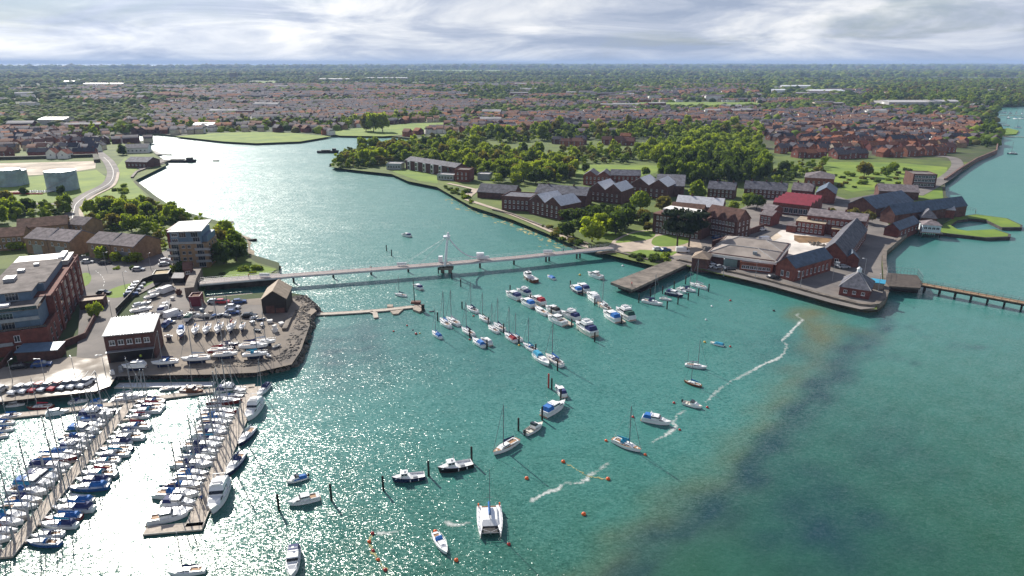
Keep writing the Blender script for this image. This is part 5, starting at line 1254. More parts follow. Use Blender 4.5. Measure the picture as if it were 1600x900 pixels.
# marks: piles and buoys
def pile(px, py, h, label, m=TIMBERD, group=None, r=.24):
    p = G(px, py, 0); s = MB(); s.tube((0,0,-2),(0,0,h),r,9); s.tube((0,0,h),(0,0,h+.12),r*1.12,9,r*.5)
    return tag(s.build('mooring_pile', m, loc=p), label, 'mooring pile', group)
def piles(L, where, h=3.2, group='mooring piles'):
    for i, (x, y) in enumerate(L): pile(x, y, h*(1+.08*math.sin(i*2.1)), f'tarred timber mooring pile, {ordw(i+1)} from left {where}', TIMBERD, group)
piles([(436,797),(518,782),(599,766),(670,743.5),(737,722)], 'in the line of piles nearest the camera', 3.6)
piles([(998,473),(1016,465),(1035,459),(1053,452),(1071,444)], 'in the far row beside the old jetty', 3.3)
piles([(1042,483),(1059,475.5),(1075,469),(1091,462.5),(1107,456)], 'in the near row beside the old jetty', 3.0)
piles([(604,392),(612,400),(685,427),(706,436),(720,448),(722,482)], 'in the scatter of piles around the footbridge', 2.8)
piles([(684,501),(734,527),(761,544),(763,509),(787,520),(811,538),(837,552),(871,579)], 'among the small yachts of the near trot', 3.0)
piles([(797,457),(829,473),(861,490),(893,511),(929,534)], 'among the cruisers of the long trot', 3.0)
piles([(891,450),(910,462),(929,477),(951,492),(971,506)], 'among the boats of the far trot', 3.0)
piles([(810,673),(847,656),(862,608),(876,626)], 'among the boats south of the trots', 3.4)
pile(857, 606, 4.2, 'tall red channel marker pile beside a dark pile', REDP)
def buoy(px, py, r, m, label, group='mooring buoys'):
    r *= .72; p = G(px, py, 0); iv, it = ico(3); s = MB(); s.add([(v[0]*r, v[1]*r, v[2]*r*.9+r*.35) for v in iv], [tuple(f) for f in it])
    o = s.build('mooring_buoy', m, loc=p, smooth=True); tag(o, label, 'buoy', group)
    t = MB(); t.tube((0,0,r*1.2),(0,0,r*1.45),r*.18,6); t.build('mooring_eye', METALG, o)
for x, y, r, m, l in [(880,722,.62,ORANGE,'orange mooring buoy at the upper end of the floating weed line'), (950,749,.62,ORANGE,'orange mooring buoy just below the white foam streak'), (823,748,.6,ORANGE,'orange mooring buoy alone left of the foam streak'), (912,804,.62,ORANGE,'orange mooring buoy alone in the glittering water nearest the sandbank'),
    (947,689,.5,ORANGE,'orange buoy off the stern of the blue-covered yacht by the foam'), (1008,711,.5,ORANGE,'orange buoy off the bow of the blue-covered yacht by the foam'), (989,652,.5,REDP,'red buoy beside the anchored yacht mast left of the blue-topped cruiser'), (1062,672,.45,REDP,'red buoy below the blue-topped cruiser at the foam'),
    (1053,630,.5,REDP,'dark red buoy left of the small cruiser on the foam line'), (1105,637,.5,REDP,'dark red buoy right of the small cruiser on the foam line'), (1101,535,.55,YELLOW,'yellow buoy at the bow of the open boat with turquoise cover'), (1141,542,.5,REDP,'red buoy right of the open boat with turquoise cover'),
    (713,876,.55,ORANGE,'orange buoy at the bow of the yacht with blue sprayhood'), (680,831,.55,ORANGE,'orange buoy at the stern of the yacht with blue sprayhood'), (795,851,.5,REDP,'red buoy close to the catamaran'), (582,834,.5,REDP,'red buoy at the top of the yellow weed rope'), (577,847,.5,ORANGE,'orange buoy second down the yellow weed rope'), (583,861,.45,REDP,'red buoy halfway down the yellow weed rope'), (591,875,.45,ORANGE,'orange buoy fourth down the yellow weed rope'), (602,891,.5,REDP,'red buoy at the bottom of the yellow weed rope'),
    (463,860,.55,ORANGE,'orange buoy at the stern of the cruiser nearest the camera'), (906,430,.7,YELLOW,'yellow buoy left of the lone white cruiser by the jetty'), (650,522,.6,REDP,'largest red buoy in the scatter off the walkway'), (636,509,.45,REDP,'red buoy highest in the scatter off the walkway'), (615,518,.45,REDP,'red buoy leftmost in the scatter off the walkway'), (645,516,.4,NAVY,'dark buoy in the scatter off the walkway'), (656,521,.35,YELLOW,'small yellow buoy in the scatter off the walkway'),
    (734,531,.5,REDP,'red buoy beside the pile of the navy-covered yacht'), (740,494,.5,REDP,'red buoy at the stern of the navy-covered yacht nearest the bridge'), (705,513,.5,WHITE,'white buoy between the first pair of small yachts'), (811,540,.5,YELLOW,'yellow buoy at the pile below the paired yachts'), (1141,470,.6,REDP,'dark red buoy alone off the warehouse quay'), (1112,479,.5,WHITE,'white buoy nearest the old jetty moorings'), (1103,500,.5,WHITE,'white buoy farthest out from the warehouse quay'), (1209,486,.6,RUBBER,'black buoy near the quay corner and sandbank'), (973,416,.7,WHITE,'white buoy between the footbridge and the old jetty')]:
    buoy(x, y, r, m, l)
# foam streaks and weed: many little flat scraps that drift on the surface
def scraps(name, label, paths, m, z, w, den, lo, hi, seed, elong=2.2):
    r = random.Random(seed); s = MB(); k = 0
    for path in paths:
        P = smooth_path([G(a, b).to_2d() for a, b in path], 10)
        for i in range(len(P)-1):
            L = (P[i+1]-P[i]).length; t = (P[i+1]-P[i]).normalized() if L > 1e-6 else Vector((1,0)); a0 = math.atan2(t.y, t.x); lump = .35+.9*abs(math.sin(i*.37+seed))**2
            for _ in range(max(1, int(L*den*lump*r.uniform(.5, 1.5)))):
                p = P[i].lerp(P[i+1], r.random())+Vector((-t.y, t.x))*r.gauss(0, w*.45*lump); q = r.uniform(lo, hi)*(.6+.5*lump); n = r.randint(5, 8); a1 = a0+r.gauss(0, .5); o = len(s.v)
                for j in range(n):
                    b = 6.283*j/n; e = q*r.uniform(.55, 1.25); x, y = math.cos(b)*e*elong**.5, math.sin(b)*e/elong**.5
                    s.v.append((p.x+x*math.cos(a1)-y*math.sin(a1), p.y+x*math.sin(a1)+y*math.cos(a1), z+(k % 40)*.0015))
                s.f.append(tuple(range(o, o+n))); s.m.append(0); k += 1
    o = stuff(s.build(name, m)); o['label'] = label; return o
FOAM = mat('sea_foam', (.70,.72,.70), .7, .12, 1.5)
def foam_mat():
    nt = FOAM.node_tree; N = nt.nodes; K = nt.links; at = N.new('ShaderNodeVertexColor'); at.layer_name = 'cover'; ge = N.new('ShaderNodeNewGeometry')
    n = N.new('ShaderNodeTexNoise'); n.inputs['Scale'].default_value = .75; n.inputs['Detail'].default_value = 5; n.inputs['Roughness'].default_value = .7; n.inputs['Distortion'].default_value = .8; K.new(ge.outputs['Position'], n.inputs['Vector'])
    m = N.new('ShaderNodeMath'); m.operation = 'MULTIPLY_ADD'; K.new(at.outputs[0], m.inputs[0]); m.inputs[1].default_value = .62; K.new(n.outputs[0], m.inputs[2])
    r = N.new('ShaderNodeMapRange'); K.new(m.outputs[0], r.inputs[0]); r.inputs[1].default_value = .72; r.inputs[2].default_value = 1.22; r.inputs[4].default_value = .8
    K.new(r.outputs[0], N['Principled BSDF'].inputs['Alpha'])
foam_mat()
def foam(label, paths, w, seed):
    r = random.Random(seed); s = MB(); al = []
    for path in paths:
        P = smooth_path([G(a, b).to_2d() for a, b in path], 10); n = len(P)
        for i, p in enumerate(P):
            t = (P[min(i+1, n-1)]-P[max(i-1, 0)]).normalized(); d = Vector((-t.y, t.x)); e = min(1, i/6, (n-1-i)/6); ww = w*(.6+.5*abs(math.sin(i*.23+seed))); o = len(s.v)
            q = p+d*(math.sin(i*.31+seed)*.22+r.gauss(0,.12))
            for j in range(5): u = (j-2)/2; s.v.append(((q+d*ww*u).x, (q+d*ww*u).y, .03)); al.append((1-abs(u)**1.5)*e*(.80+.20*math.sin(i*.17+seed)))
            if i:
                for j in range(4): s.f.append((o-5+j, o-4+j, o+1+j, o+j)); s.m.append(0)
    o = stuff(s.build('foam', FOAM)); o['label'] = label
    a = o.data.color_attributes.new('cover', 'FLOAT_COLOR', 'POINT'); a.data.foreach_set('color', [c for v in al for c in (v, v, v, 1)]); return o
foam('white streaks of foam drifting along the tide line', [[(1250,488),(1245,494),(1253,500),(1240,515),(1222,531),(1230,540),(1215,560),(1190,571),(1150,592),(1120,612),(1096,632)], [(1080,640),(1060,648),(1052,660),(1057,666),(1032,684),(1012,695)], [(958,721),(940,732),(925,740),(918,746),(905,755),(880,757),(868,765),(845,775),(820,787)]], 1.0, 3)
foam('faint foam line between the catamaran and the weed rope', [[(745,816),(710,819),(690,813)], [(640,828),(600,832),(585,836)]], 1.0, 5)
scraps('seaweed', 'yellow floating weed along the creek foreshore', [[(690,296),(720,316),(740,330),(790,344),(820,355),(860,372),(900,390)], [(780,346),(830,364),(880,388)], [(640,275),(690,284)]], mat('yellow_weed', (.30,.29,.13), .8, .2, .6), .04, 8, 1.1, .4, 1.4, 8, 3)
scraps('seaweed', 'yellow weed caught along two buoy ropes', [[(881,723),(900,733),(918,744),(935,747),(950,749)], [(582,834),(576,848),(583,861),(590,875),(602,890)]], mat('yellow_weed', (.30,.29,.13)), .03, .35, 1.0, .12, .28, 9, 3)
# hulks and staging in the upper creek
def hulk(label, px0, px1, py, m=TIMBERD, h=1.6, sup=True):
    a, b = G(px0, py), G(px1, py); L = (b-a).length; st = hull_shape(L, L*.25, h, .6)
    o = thing('hulk', label, 'wreck', ((a.x+b.x)/2, a.y, 0), math.atan2((b-a).y, (b-a).x)); link('hull', hull_mesh('hull', st, L, [m, m]), o); link('deck', deck_mesh(st, m), o)
    if sup: s = MB(); s.box(L*.2, L*.36, -L*.07, L*.07, h*.9, h+2.2); s.box(-L*.3, L*.1, -L*.06, L*.06, h*.9, h+.8); s.build('deckhouse', m, o)
hulk('dark derelict hulk lying off the wooded point in the creek', 496, 530, 239, h=2.2)
hulk('black barge moored below the wharf in the creek', 258, 308, 253.5, h=2.0)
hulk('small dark hulk beside the shingle spit', 386, 402, 376.5, h=1.0, sup=False)
hulk('dark sunken barge off the depot jetty in the creek', 333, 343, 252, h=.8, sup=False)
s = MB(); s.ribbon([G(232,233,1.5), G(250,241,1.5), G(268,240,1.5)], 5, .8, 1.5); s.ribbon([G(316,348,1.4), G(340,347,1.4), G(365,345,1.4)], 2.4, .6, 1.2)
plain('staging', 'dark timber staging reaching into the creek beside the tall tower', 'jetty', s, TIMBERD)

rocks('rubble', 'heaps of dark rubble and scrap on the cleared ground', [(1268,392),(1285,393),(1302,397)], 9, 420, 11, .3, 1.3, mat('dark_rubble', (.10,.085,.07), .9, .45, .5), 2.0)
rocks('rubble', 'smaller brown heap of spoil left on the cleared ground', [(1234,383),(1246,386)], 6, 120, 12, .3, 1.0, mat('brown_spoil', (.13,.09,.06), .9, .4, .5), 1.4)
def lamp(px, py, label, h=7.0):
    p = L_(px, py); o = thing('street_lamp', label, 'street lamp', p, rt0.uniform(0, 6.28), 'street lamps'); s = MB(); s.tube((0,0,0),(0,0,h),.10,6,.06); s.tube((0,0,h),(1.1,0,h+.15),.05,5); s.build('post', METALG, o)
    s = MB(); s.taper(.9, 1.6, -.16, .16, h+.05, h+.25, .05, .05, .05); s.build('lamp_head', METALW, o)
rt0 = random.Random(3)
for i, (x, y) in enumerate([(20,596),(70,592),(118,590),(165,585)]): lamp(x, y, f'grey lamp post, {ordw(i+1)} from left on the quay apron', 6)
for i, (x, y) in enumerate([(139,424),(166,420),(196,452),(176,500),(236,422)]): lamp(x, y, f'grey lamp post, {ordw(i+1)} from left along the street by the apartments')
for i, (x, y) in enumerate([(1130,432),(1180,436),(1250,452),(1300,440),(1350,430),(1372,455)]): lamp(x, y, f'grey lamp post, {ordw(i+1)} from left on the ordnance yard quay')
def body_mesh(stride=.16, arm=.12):
    J = [((0,0,.95),.15),((0,0,1.15),.14),((0,0,1.40),.17),((0,0,1.52),.06),((0,0.02,1.66),.105),((.10,0,.9),.10),((.11,stride,.50),.07),((.11,stride*.6,.08),.05),((.11,stride*.6+.16,.04),.04),((-.10,0,.9),.10),((-.11,-stride,.50),.07),((-.11,-stride*1.3,.08),.05),((-.11,-stride*1.3+.16,.04),.04),((.22,0,1.40),.06),((.27,-arm,1.15),.045),((.27,-arm+.1,.90),.038),((-.22,0,1.40),.06),((-.27,arm,1.15),.045),((-.27,arm+.12,.92),.038)]
    E = [(0,1),(1,2),(2,3),(3,4),(0,5),(5,6),(6,7),(7,8),(0,9),(9,10),(10,11),(11,12),(2,13),(13,14),(14,15),(2,16),(16,17),(17,18)]
    me = bpy.data.meshes.new('skeleton'); me.from_pydata([j[0] for j in J], E, []); o = bpy.data.objects.new('skeleton', me); COL.objects.link(o)
    m = o.modifiers.new('s', 'SKIN')
    for i, d in enumerate(me.skin_vertices[0].data): d.radius = (J[i][1]*1.0, J[i][1]*.85)
    me.skin_vertices[0].data[0].use_root = True
    o.modifiers.new('b', 'SUBSURF').levels = 1
    r = bpy.data.meshes.new_from_object(o.evaluated_get(bpy.context.evaluated_depsgraph_get())); bpy.data.objects.remove(o); bpy.data.meshes.remove(me); r.name = 'person'; return r
BODY = body_mesh()
SKIN = mat('skin', (.45,.28,.20), .6, .05); HAIR = mat('brown_hair', (.04,.025,.015), .8, .1); TROUS = mat('dark_trousers', (.03,.035,.05), .8, .1)
def person(x, y, z, label, top, ang):
    p = G(x, y, z); me = BODY.copy(); me.materials.clear()
    for m in (TROUS, top, SKIN, HAIR): me.materials.append(m)
    for f in me.polygons:
        c = f.center; f.material_index = 0 if c.z < .95 else (2 if (c.z > 1.5 and (c.y > .02 or c.z < 1.62)) or (abs(c.x) > .2 and c.z < .98) else (3 if c.z > 1.5 else 1))
    me.polygons.foreach_set('use_smooth', [True]*len(me.polygons)); tag(link('person', me, None, p, ang, 1.2), label, 'person')
HIV = mat('hi_vis_yellow', (.55,.75,.05), .6, .05); BLUJ = mat('blue_jacket', (.03,.08,.25), .7, .08); REDJ = mat('red_jacket', (.5,.03,.03), .7, .08)
person(221, 563, GZ+.25, 'person in a yellow high-visibility vest in front of the brick workshop', HIV, .6)
person(197, 566, GZ+.25, 'person in a dark blue jacket left of the workshop door', BLUJ, 2.0)
person(880, 394.4, 4.3, 'person in a dark jacket walking over the footbridge towards the garden', BLUJ, -1.2)
person(389, 434.6, 4.3, 'person in a red jacket walking on the footbridge near the boatyard', REDJ, -1.2)
person(316, 786, .5, 'person in a blue jacket standing on the outer marina pontoon', BLUJ, 1)
person(987, 447.5, 3.2, 'person in a red jacket at the end of the old jetty', REDJ, 2)
# ================================================================== BOATS AND CARS
def boat(T, label, stern, bow, cat='boat', name='boat', group=None, z=0.0, L0=9.0, kmax=None):
    a, b = G(*stern, z), G(*bow, z); d = b-a; L = d.length; k = L/L0
    return spawn(T, name, label, cat, (a+b)/2, math.atan2(d.y, d.x), k if kmax is None else min(k, kmax), group)
YA = lambda l, s, b, **k: boat(yacht(**k), l, s, b, 'sailing yacht', 'sailing_yacht', 'yachts on the moorings')
CR = lambda l, s, b, **k: boat(cruiser(**k), l, s, b, 'motor cruiser', 'motor_cruiser', 'motor cruisers on the moorings')
# near trot
YA('small white yacht with navy sail cover lying alone by the bridge shadow', (635,464), (616,460.5), cover='n')
CR('small navy-canopied motor boat below the bridge shadow', (659,453.5), (645,447.5), canopy='n', arch=False)
boat(openboat('k', None, False), 'black rubber dinghy drifting right of the work raft', (678,486.5), (670,487.5), 'dinghy', 'rubber_dinghy', None, 0, 5)
YA('white yacht with bright blue cockpit cover, leftmost of the near trot', (689,530), (675,519.5), cover='b', tent='b')
YA('white yacht with blue sail cover moored against a cream-decked yacht', (703,513), (687,500.5), cover='b')
YA('white yacht with grey sail cover moored right of the blue-covered yacht', (717,510), (697,498.5), cover='w')
YA('white yacht with navy cover and dark stern nearest the bridge in the near trot', (746,490), (729,480.5), cover='n', hood='n')
YA('stubby white yacht with green sail cover in the near trot', (763,504.5), (748,494.5), cover='g')
YA('white yacht with navy sail cover beside the pile with red buoy', (740,526), (721,514.5), cover='n')
YA('bare white yacht moored left of its navy-covered neighbour', (778,521.5), (762.5,511), cover='w')
YA('white yacht with navy sail cover moored right of a bare white yacht', (788,518.5), (771,507), cover='n')
YA('white yacht with royal blue cockpit cover, lower of the closest pair', (756,544), (738,530.5), cover='n', tent='b', mast=False)
CR('white motor boat with grey canopy behind the royal-blue-covered yacht', (767,541), (751,531), canopy='w', arch=False)
YA('white yacht with dark red cockpit cover, left of a pair', (806,536), (788,523), cover='k' if 0 else 'n', tent='r')
YA('white yacht with turquoise sail cover behind the red-covered yacht', (815,534), (799,524), cover='t')
YA('white yacht with blue sprayhood and turquoise sail cover by a pile', (838,551.5), (817,539), cover='t', hood='b')
YA('white yacht with turquoise tent and lowered mast', (835,555), (858,574), cover='t', tent='t', mast=False)
YA('cream-decked yacht with bright blue sail cover at the trot end', (878,574), (852,556.5), cover='b', deck='c', hood='n')
# long trot of cruisers
boat(workboat('m'), 'brown wooden fishing boat with wheelhouse aft of the bridge', (837,442), (818,431.5), 'fishing boat', 'fishing_boat')
boat(openboat('w', 'b', False), 'small white rowing boat with blue inside near the bridge', (866,437.5), (855,432), 'rowing boat', 'rowing_boat', None, 0, 5)
CR('lone white cruiser with long cabin near the old jetty', (941,437), (918,429), canopy=None, hull='w')
CR('white cruiser with navy canopy heading the long trot', (812,470), (790,459.5), canopy='n')
CR('white flybridge cruiser behind the first cruiser of the long trot', (828,463.5), (807,455), canopy='n', fly=True)
CR('white motor boat with blue cockpit cover left of the red-canopied cruiser', (833,482), (813,470.5), canopy='b', arch=False)
CR('white cruiser with bright red canopy', (850,478), (827,467), canopy='r')
YA('little white yacht with short brown mast beside the red-canopied cruiser', (854,494), (835,481.5), cover='r', mast=False, tent=False)
CR('white cruiser with black canopy behind the tan pontoon', (873,492), (852,481.5), canopy='k')
CR('large white cruiser with dark windows, left of the largest pair', (883,510), (855,497), canopy=None)
CR('large white flybridge cruiser with navy top, right of the largest pair', (904,502), (876,490.5), canopy='n', fly=True)
CR('big cream motor yacht with navy canopies at the end of the long trot', (929,527), (899,508.5), canopy='n', hull='c', fly=True)
# far trot
CR('navy-hulled motor boat with blue canopy, left of a close pair', (907,460), (891,449.5), canopy='b', hull='n', arch=False)
CR('white motor boat with navy windows, right of a close pair', (918,458), (902,447), canopy='n', arch=False)
CR('white sports boat with open cockpit below the close pair', (934,474), (917,461), canopy='w', arch=True)
YA('cream wooden yacht with tan deck in the far trot', (953,487), (933,475), deck='t', hull='c', cover='w', hood='w')
CR('white cruiser with blue cockpit cover beside the last tan pontoon', (966,505), (942,490), canopy='b')
CR('white flybridge cruiser with dark green canopy at the far trot end', (988,502), (962,486), canopy='g', fly=True)
# by the jetty
YA('long white yacht with navy covers nearest the old jetty end', (1003,471.5), (1036,478), cover='n', hood='n')
YA('bare white yacht with tall mast behind the navy-covered yacht', (1030,467.5), (1050,470), cover='w')
CR('navy-hulled sports cruiser with navy canopy by the old jetty', (1040,459), (1068,465), canopy='n', hull='n')
CR('white cruiser moored behind the navy-hulled sports cruiser', (1058,453), (1072,459.5), canopy=None)
YA('white yacht with navy sail cover and sprayhood below the pump house', (1062,452), (1088,457), cover='n', hood='n')
YA('slim white yacht with tall mast closest to the pump house quay', (1103,452.5), (1077,444.5), cover='w')
# swinging moorings
boat(openboat('w', 't', False), 'open white boat under a bright turquoise cover', (1131,541.5), (1109,536.5), 'motor boat', 'motor_boat', None, 0, 5)
YA('white ketch with two masts on the open moorings', (1070,571.5), (1105,576.5), cover='w', ketch=True)
YA('varnished wooden yacht with blue sail cover below the ketch', (1096,605), (1068,597), cover='b', hull='m', deck='t')
boat(openboat('w', None, True, True), 'small white motor boat with cuddy on the foam line', (1067,630.5), (1097,639), 'motor boat', 'motor_boat', None, 0, 5)
CR('white sports cruiser with bright blue top at the foam line', (1003,656), (1049,665), canopy='b')
YA('white yacht with turquoise sail cover and hood off the sandbank', (957,689), (1002,708), cover='t', hood='t', deck='t')
CR('white motor boat with dark aft canopy beside a dark pile', (882,622), (868,605.5), canopy='n', arch=False)
CR('white cruiser with blue aft canopy moored to a pile', (849,652), (883,632), canopy='b')
boat(openboat('w', None, True, True), 'small white fishing boat with cabin south of the blue-canopied cruiser', (821,680), (848,664), 'motor boat', 'motor_boat', None, 0, 5)
YA('white yacht with navy sail cover and teak deck above the work boats', (809,690), (770,712.5), cover='n', deck='t')
boat(workboat('n'), 'navy-hulled work boat with white wheelhouse and fenders', (664,746), (612,753), 'work boat', 'work_boat')
boat(workboat('k'), 'black-hulled work boat with white wheelhouse, right of the pair', (738,727), (684,738.5), 'work boat', 'work_boat')
boat(openboat('w', 'b', True, True), 'small white outboard cruiser with blue cover in the glitter', (481,746.5), (447,756), 'motor boat', 'motor_boat', None, 0, 5)
CR('pale blue-sided cabin boat with open cockpit between two piles', (500,779), (449,791), canopy=None, hull='w', arch=False)
boat(catamaran(), 'wide white sailing catamaran with blue sail cover', (764,797), (767,843), 'catamaran', 'catamaran', None, 0, 11)
YA('white yacht with blue sprayhood near the catamaran', (679,836), (699,869), cover='b', hood='b', mast=False)
CR('white cruiser with dark blue aft canopy cut by the bottom edge', (461,861), (456,908), canopy='n')
YA('white yacht cut off by the bottom edge near the outer pontoon', (322,893), (262,899), cover='n')
CR('small motor boat crossing the creek above the footbridge', (642,370.5), (627,368), canopy='n', arch=False)
# ---- marina
rm = random.Random(12)
def moor(P0, P1, n, side, lo, hi, head, where, start=.03, end=.97, motor=.09):
    u = (P1-P0); d = u.normalized(); nv = Vector((-d.y, d.x, 0))*side; out = []
    for i in range(n):
        t = start+(end-start)*(i+.5+rm.uniform(-.16,.16))/n; L = rm.uniform(lo, hi)
        if rm.random() < .05: continue
        c = P0+u*t+nv*(1.5+L/2*.98); c.z = 0
        cov = rm.choice('bbbnnntwwwrg' if rm.random() < .75 else 'nw'); h = rm.choice([None, None, 'b', 'b', 'n', 't', 'w']); hl = rm.choice('wwwwwwwncgbr')
        hw = dict(w='white', n='navy-hulled', c='cream', g='grey-hulled', b='blue-hulled', r='dark-red-hulled')[hl]
        cw = dict(b='blue', n='navy', t='turquoise', r='red', w='pale grey', g='green')
        an = math.atan2(-nv.y, -nv.x)+head+rm.gauss(0, .06)
        if rm.random() < motor:
            T = cruiser('w', rm.choice('bnnwk'), rm.random() < .4); lab = f'white motor cruiser, {ordw(i+1)} from shore {where}'; cat, nm = 'motor cruiser', 'motor_cruiser'
        else:
            tent = rm.choice([False]*7+['b', 'n'])
            T = yacht(hl, cov, h, tent); lab = f'{hw} yacht, {cw[cov]} sail cover, {ordw(i+1)} from shore {where}'; cat, nm = 'sailing yacht', 'sailing_yacht'
        spawn(T, nm, lab, cat, c, an, L/9.0, 'boats berthed in the marina')
        out.append((P0+u*(t+(end-start)*.5/n), nv, L))
    return out
A2, B2 = G(206,627,.5), G(8,870,.5)
f1 = moor(A2, B2, 18, 1, 6.8, 9.0, .12, 'on right of middle pontoon') if 0 else None
sgn = 1 if Vector((-(B2-A2).y, (B2-A2).x)).x < 0 else -1       # +1: the left-hand side in the photograph
L2 = moor(A2, B2, 22, sgn, 6.2, 9.8, -.16*1, 'on left of middle pontoon', .06)
R2 = moor(A2, B2, 23, -sgn, 5.8, 8.8, -.10, 'on right of middle pontoon', .0)
fing = [(p+nv*.9, p+nv*(L*.85)) for k, (p, nv, L) in enumerate(L2+R2) if k % 2 == 1]
for p, q in fing: p.z = q.z = .5
pontoon('long middle marina pontoon with fingers between two rows of yachts', [(206,627),(8,870)], 2.4, fingers=fing)
A3, B3 = G(398,604,.5), G(303,822,.5)
sg3 = 1 if Vector((-(B3-A3).y, (B3-A3).x)).x < 0 else -1
L3 = moor(A3, B3, 20, sg3, 6.6, 10.2, -.12, 'on left of outer pontoon', .02, .93, .08)
fing = [(p+nv*1.1, p+nv*(L*.85)) for k, (p, nv, L) in enumerate(L3) if k % 2 == 1]
for p, q in fing: p.z = q.z = .5
pontoon('wide outer marina pontoon with larger boats alongside', [(398,604),(303,822)], 3.2, fingers=fing)
pontoon('cross pontoon closing the end of the outer pontoon', [(226,829),(318,821)], 2.2)
pontoon('shore pontoon crossing the marina below the quay', [(-40,655),(110,640),(240,622),(345,608),(398,603)], 2.2)
pontoon('white gangway pontoon under the yard quay', [(182,602),(260,601),(335,600)], 2.6, METALW)
CR('big white cruiser cut short by the cross pontoon, last on the outer pontoon', (230,819), (297,806), canopy=None)
YA('white yacht with navy hood alongside the shoreward end of the outer pontoon', (421,603), (402,622), cover='n', hood='n', tent='n')
CR('large white motor yacht with tan foredeck alongside the outer pontoon', (407,631), (386,661), canopy='w', fly=True, hull='w')
YA('white dark-sided yacht alongside the middle of the outer pontoon', (398,671), (373,700), cover='w', hull='n')
YA('navy-hulled yacht with white decks alongside below the dark-sided yacht', (381,712), (354,748), cover='n', hull='n', hood='n')
CR('large white motor yacht with blue screens alongside the outer pontoon end', (352,758), (331,808), canopy='w', fly=True, hull='w')
HB = [((84,637),(42,640),'dark red wooden yacht on the shore pontoon', yacht('r','r',None,False,False,'t')), ((72,650),(110,644),'grey motor launch outside the shore pontoon', cruiser('w','w',False,arch=False)), ((107,631),(140,627),'white yacht with navy cover behind the shore pontoon', yacht('w','n','n')), ((140,631),(170,627),'white yacht with blue tent behind the shore pontoon', yacht('w','b','b','b')),
      ((283,613),(319,615),'brown wooden motor yacht with tan cabin on the shore pontoon', cruiser('m',None,False,wood=True)), ((250,611),(283,607),'grey-hulled yacht behind the shore pontoon left of the wooden motor yacht', yacht('g','w')), ((318,606),(290,606),'small wooden yacht behind the brown motor yacht', yacht('m','w',None,False,False,'t')), ((175,628),(232,620),'white yacht with pale cover at the pontoon crossing', yacht('w','w','w')), ((10,636),(40,633),'white yacht with pale cover below the quay cars', yacht('w','w'))]
for s_, b_, l, T in HB: boat(T, l, s_, b_, 'yacht' if 'yacht' in l else 'launch', 'sailing_yacht' if T[2][0] == 'coachroof' else 'motor_launch', 'boats berthed in the marina', 0, 9, 1.15)
for i, (s_, b_, h) in enumerate([((34,650),(-6,655),'n'), ((23,662),(-14,664),'b'), ((22,672),(-18,676),'n'), ((14,682),(-26,688),'b')]):
    boat(yacht('w', 'b', h), f'white yacht with {"navy" if h=="n" else "blue"} hood, {ordw(i+1)} down at the edge berths', s_, b_, 'sailing yacht', 'sailing_yacht', 'boats berthed in the marina')
for i, (x, y) in enumerate([(167,648),(139,687),(95,735),(70,720),(47,800),(24,835)]): pile(x, y+18, 4.0, f'tall steel guide pile, {ordw(i+1)} from shore along the middle pontoon', METALG, 'pontoon guide piles')
for i, (x, y) in enumerate([(374,660),(340,722),(318,780)]): pile(x, y, 4.0, f'tall steel guide pile, {ordw(i+1)} from shore along the outer pontoon', METALG, 'pontoon guide piles')
# ---- boats laid up in the yard, each on its cradle
def laid(T, label, stern, bow, L0=9.0, name='laid_up_boat', h=1.4, group='boats laid up in the yard'):
    a, b = G(*stern, GZ+h+.6), G(*bow, GZ+h+.6); d = b-a; k = d.length/L0; rz = math.atan2(d.y, d.x); c = (a+b)/2
    o = spawn(T, name, label, 'boat', (c.x, c.y, GZ+h+.35*k), rz, k, group); occupy(c.x, c.y, 4)
    q = thing('boat_cradle', 'steel cradle under the '+label.split(',')[0].replace('white ','',1)[:70], 'cradle', (c.x, c.y, GZ), rz, 'steel cradles in the boatyard')
    for x in (-2.2*k, 1.6*k):
        s = MB()
        for y in (-1.2*k, 1.2*k): s.tube((x,y,0.1),(x,y*.8,h+.5),.07,5)
        s.tube((x,-1.2*k,.18),(x,1.2*k,.18),.07,5); s.build('cradle_frame', METALG, q)
    s = MB(); s.box(-3*k, 2.6*k, -.12*k, .12*k, .25, h+.05); s.build('keel', NAVY, q)
YD = [((308,510),(302,523),'b','white yacht with blue cover on a cradle, first from left of the bow-on row'), ((327,508),(319,522),'n','white yacht with navy cover on a cradle, second from left of the bow-on row'), ((346,506),(337,521),'w','white yacht with pale cover on a cradle, third from left of the bow-on row'), ((366,504),(356,518.5),'r','white yacht with red cover on a cradle, fourth from left of the bow-on row'), ((381,505),(375,515),'g','small white yacht on a cradle, fifth from left of the bow-on row')]
for s_, b_, c, l in YD: laid(yacht('w', c), l, s_, b_)
laid(cruiser('w', None), 'small white motor boat on a stand behind the brick workshop', (257,524), (270,524))
laid(yacht('b', 'b', None, 'b', mast=False), 'boat wrapped in a bright blue sheet on a stand', (284,513), (281,527))
for s_, b_, T, l in [((228,571),(190,573),cruiser('w','w'),'white cabin cruiser at the left end of the yard edge'), ((279,564),(236,568),yacht('w','n','b'),'white yacht with blue hood laid up along the yard edge'), ((328,559),(282,562),yacht('w','w',mast=True),'long white yacht with pale cover laid up along the yard edge'), ((333,555),(373,552),yacht('w','w',None,False,False,'c'),'white long-keeled yacht laid up above the quay rocks'), ((325,549),(366,547),yacht('r','r'),'dark-red-hulled yacht with red cover laid up behind others'), ((379,555),(419,552),yacht('w','t','t'),'white yacht with turquoise hood at the rocky corner'), ((342,540),(374,537),yacht('n','n','n'),'navy-hulled yacht laid up in the second row'), ((374,542),(420,540),yacht('w','n'),'white yacht with navy cover laid up in the second row'), ((392,536),(432,533),yacht('w','w'),'white yacht with lowered cover nearest the breakwater')]:
    laid(T, l, s_, b_, h=1.2)
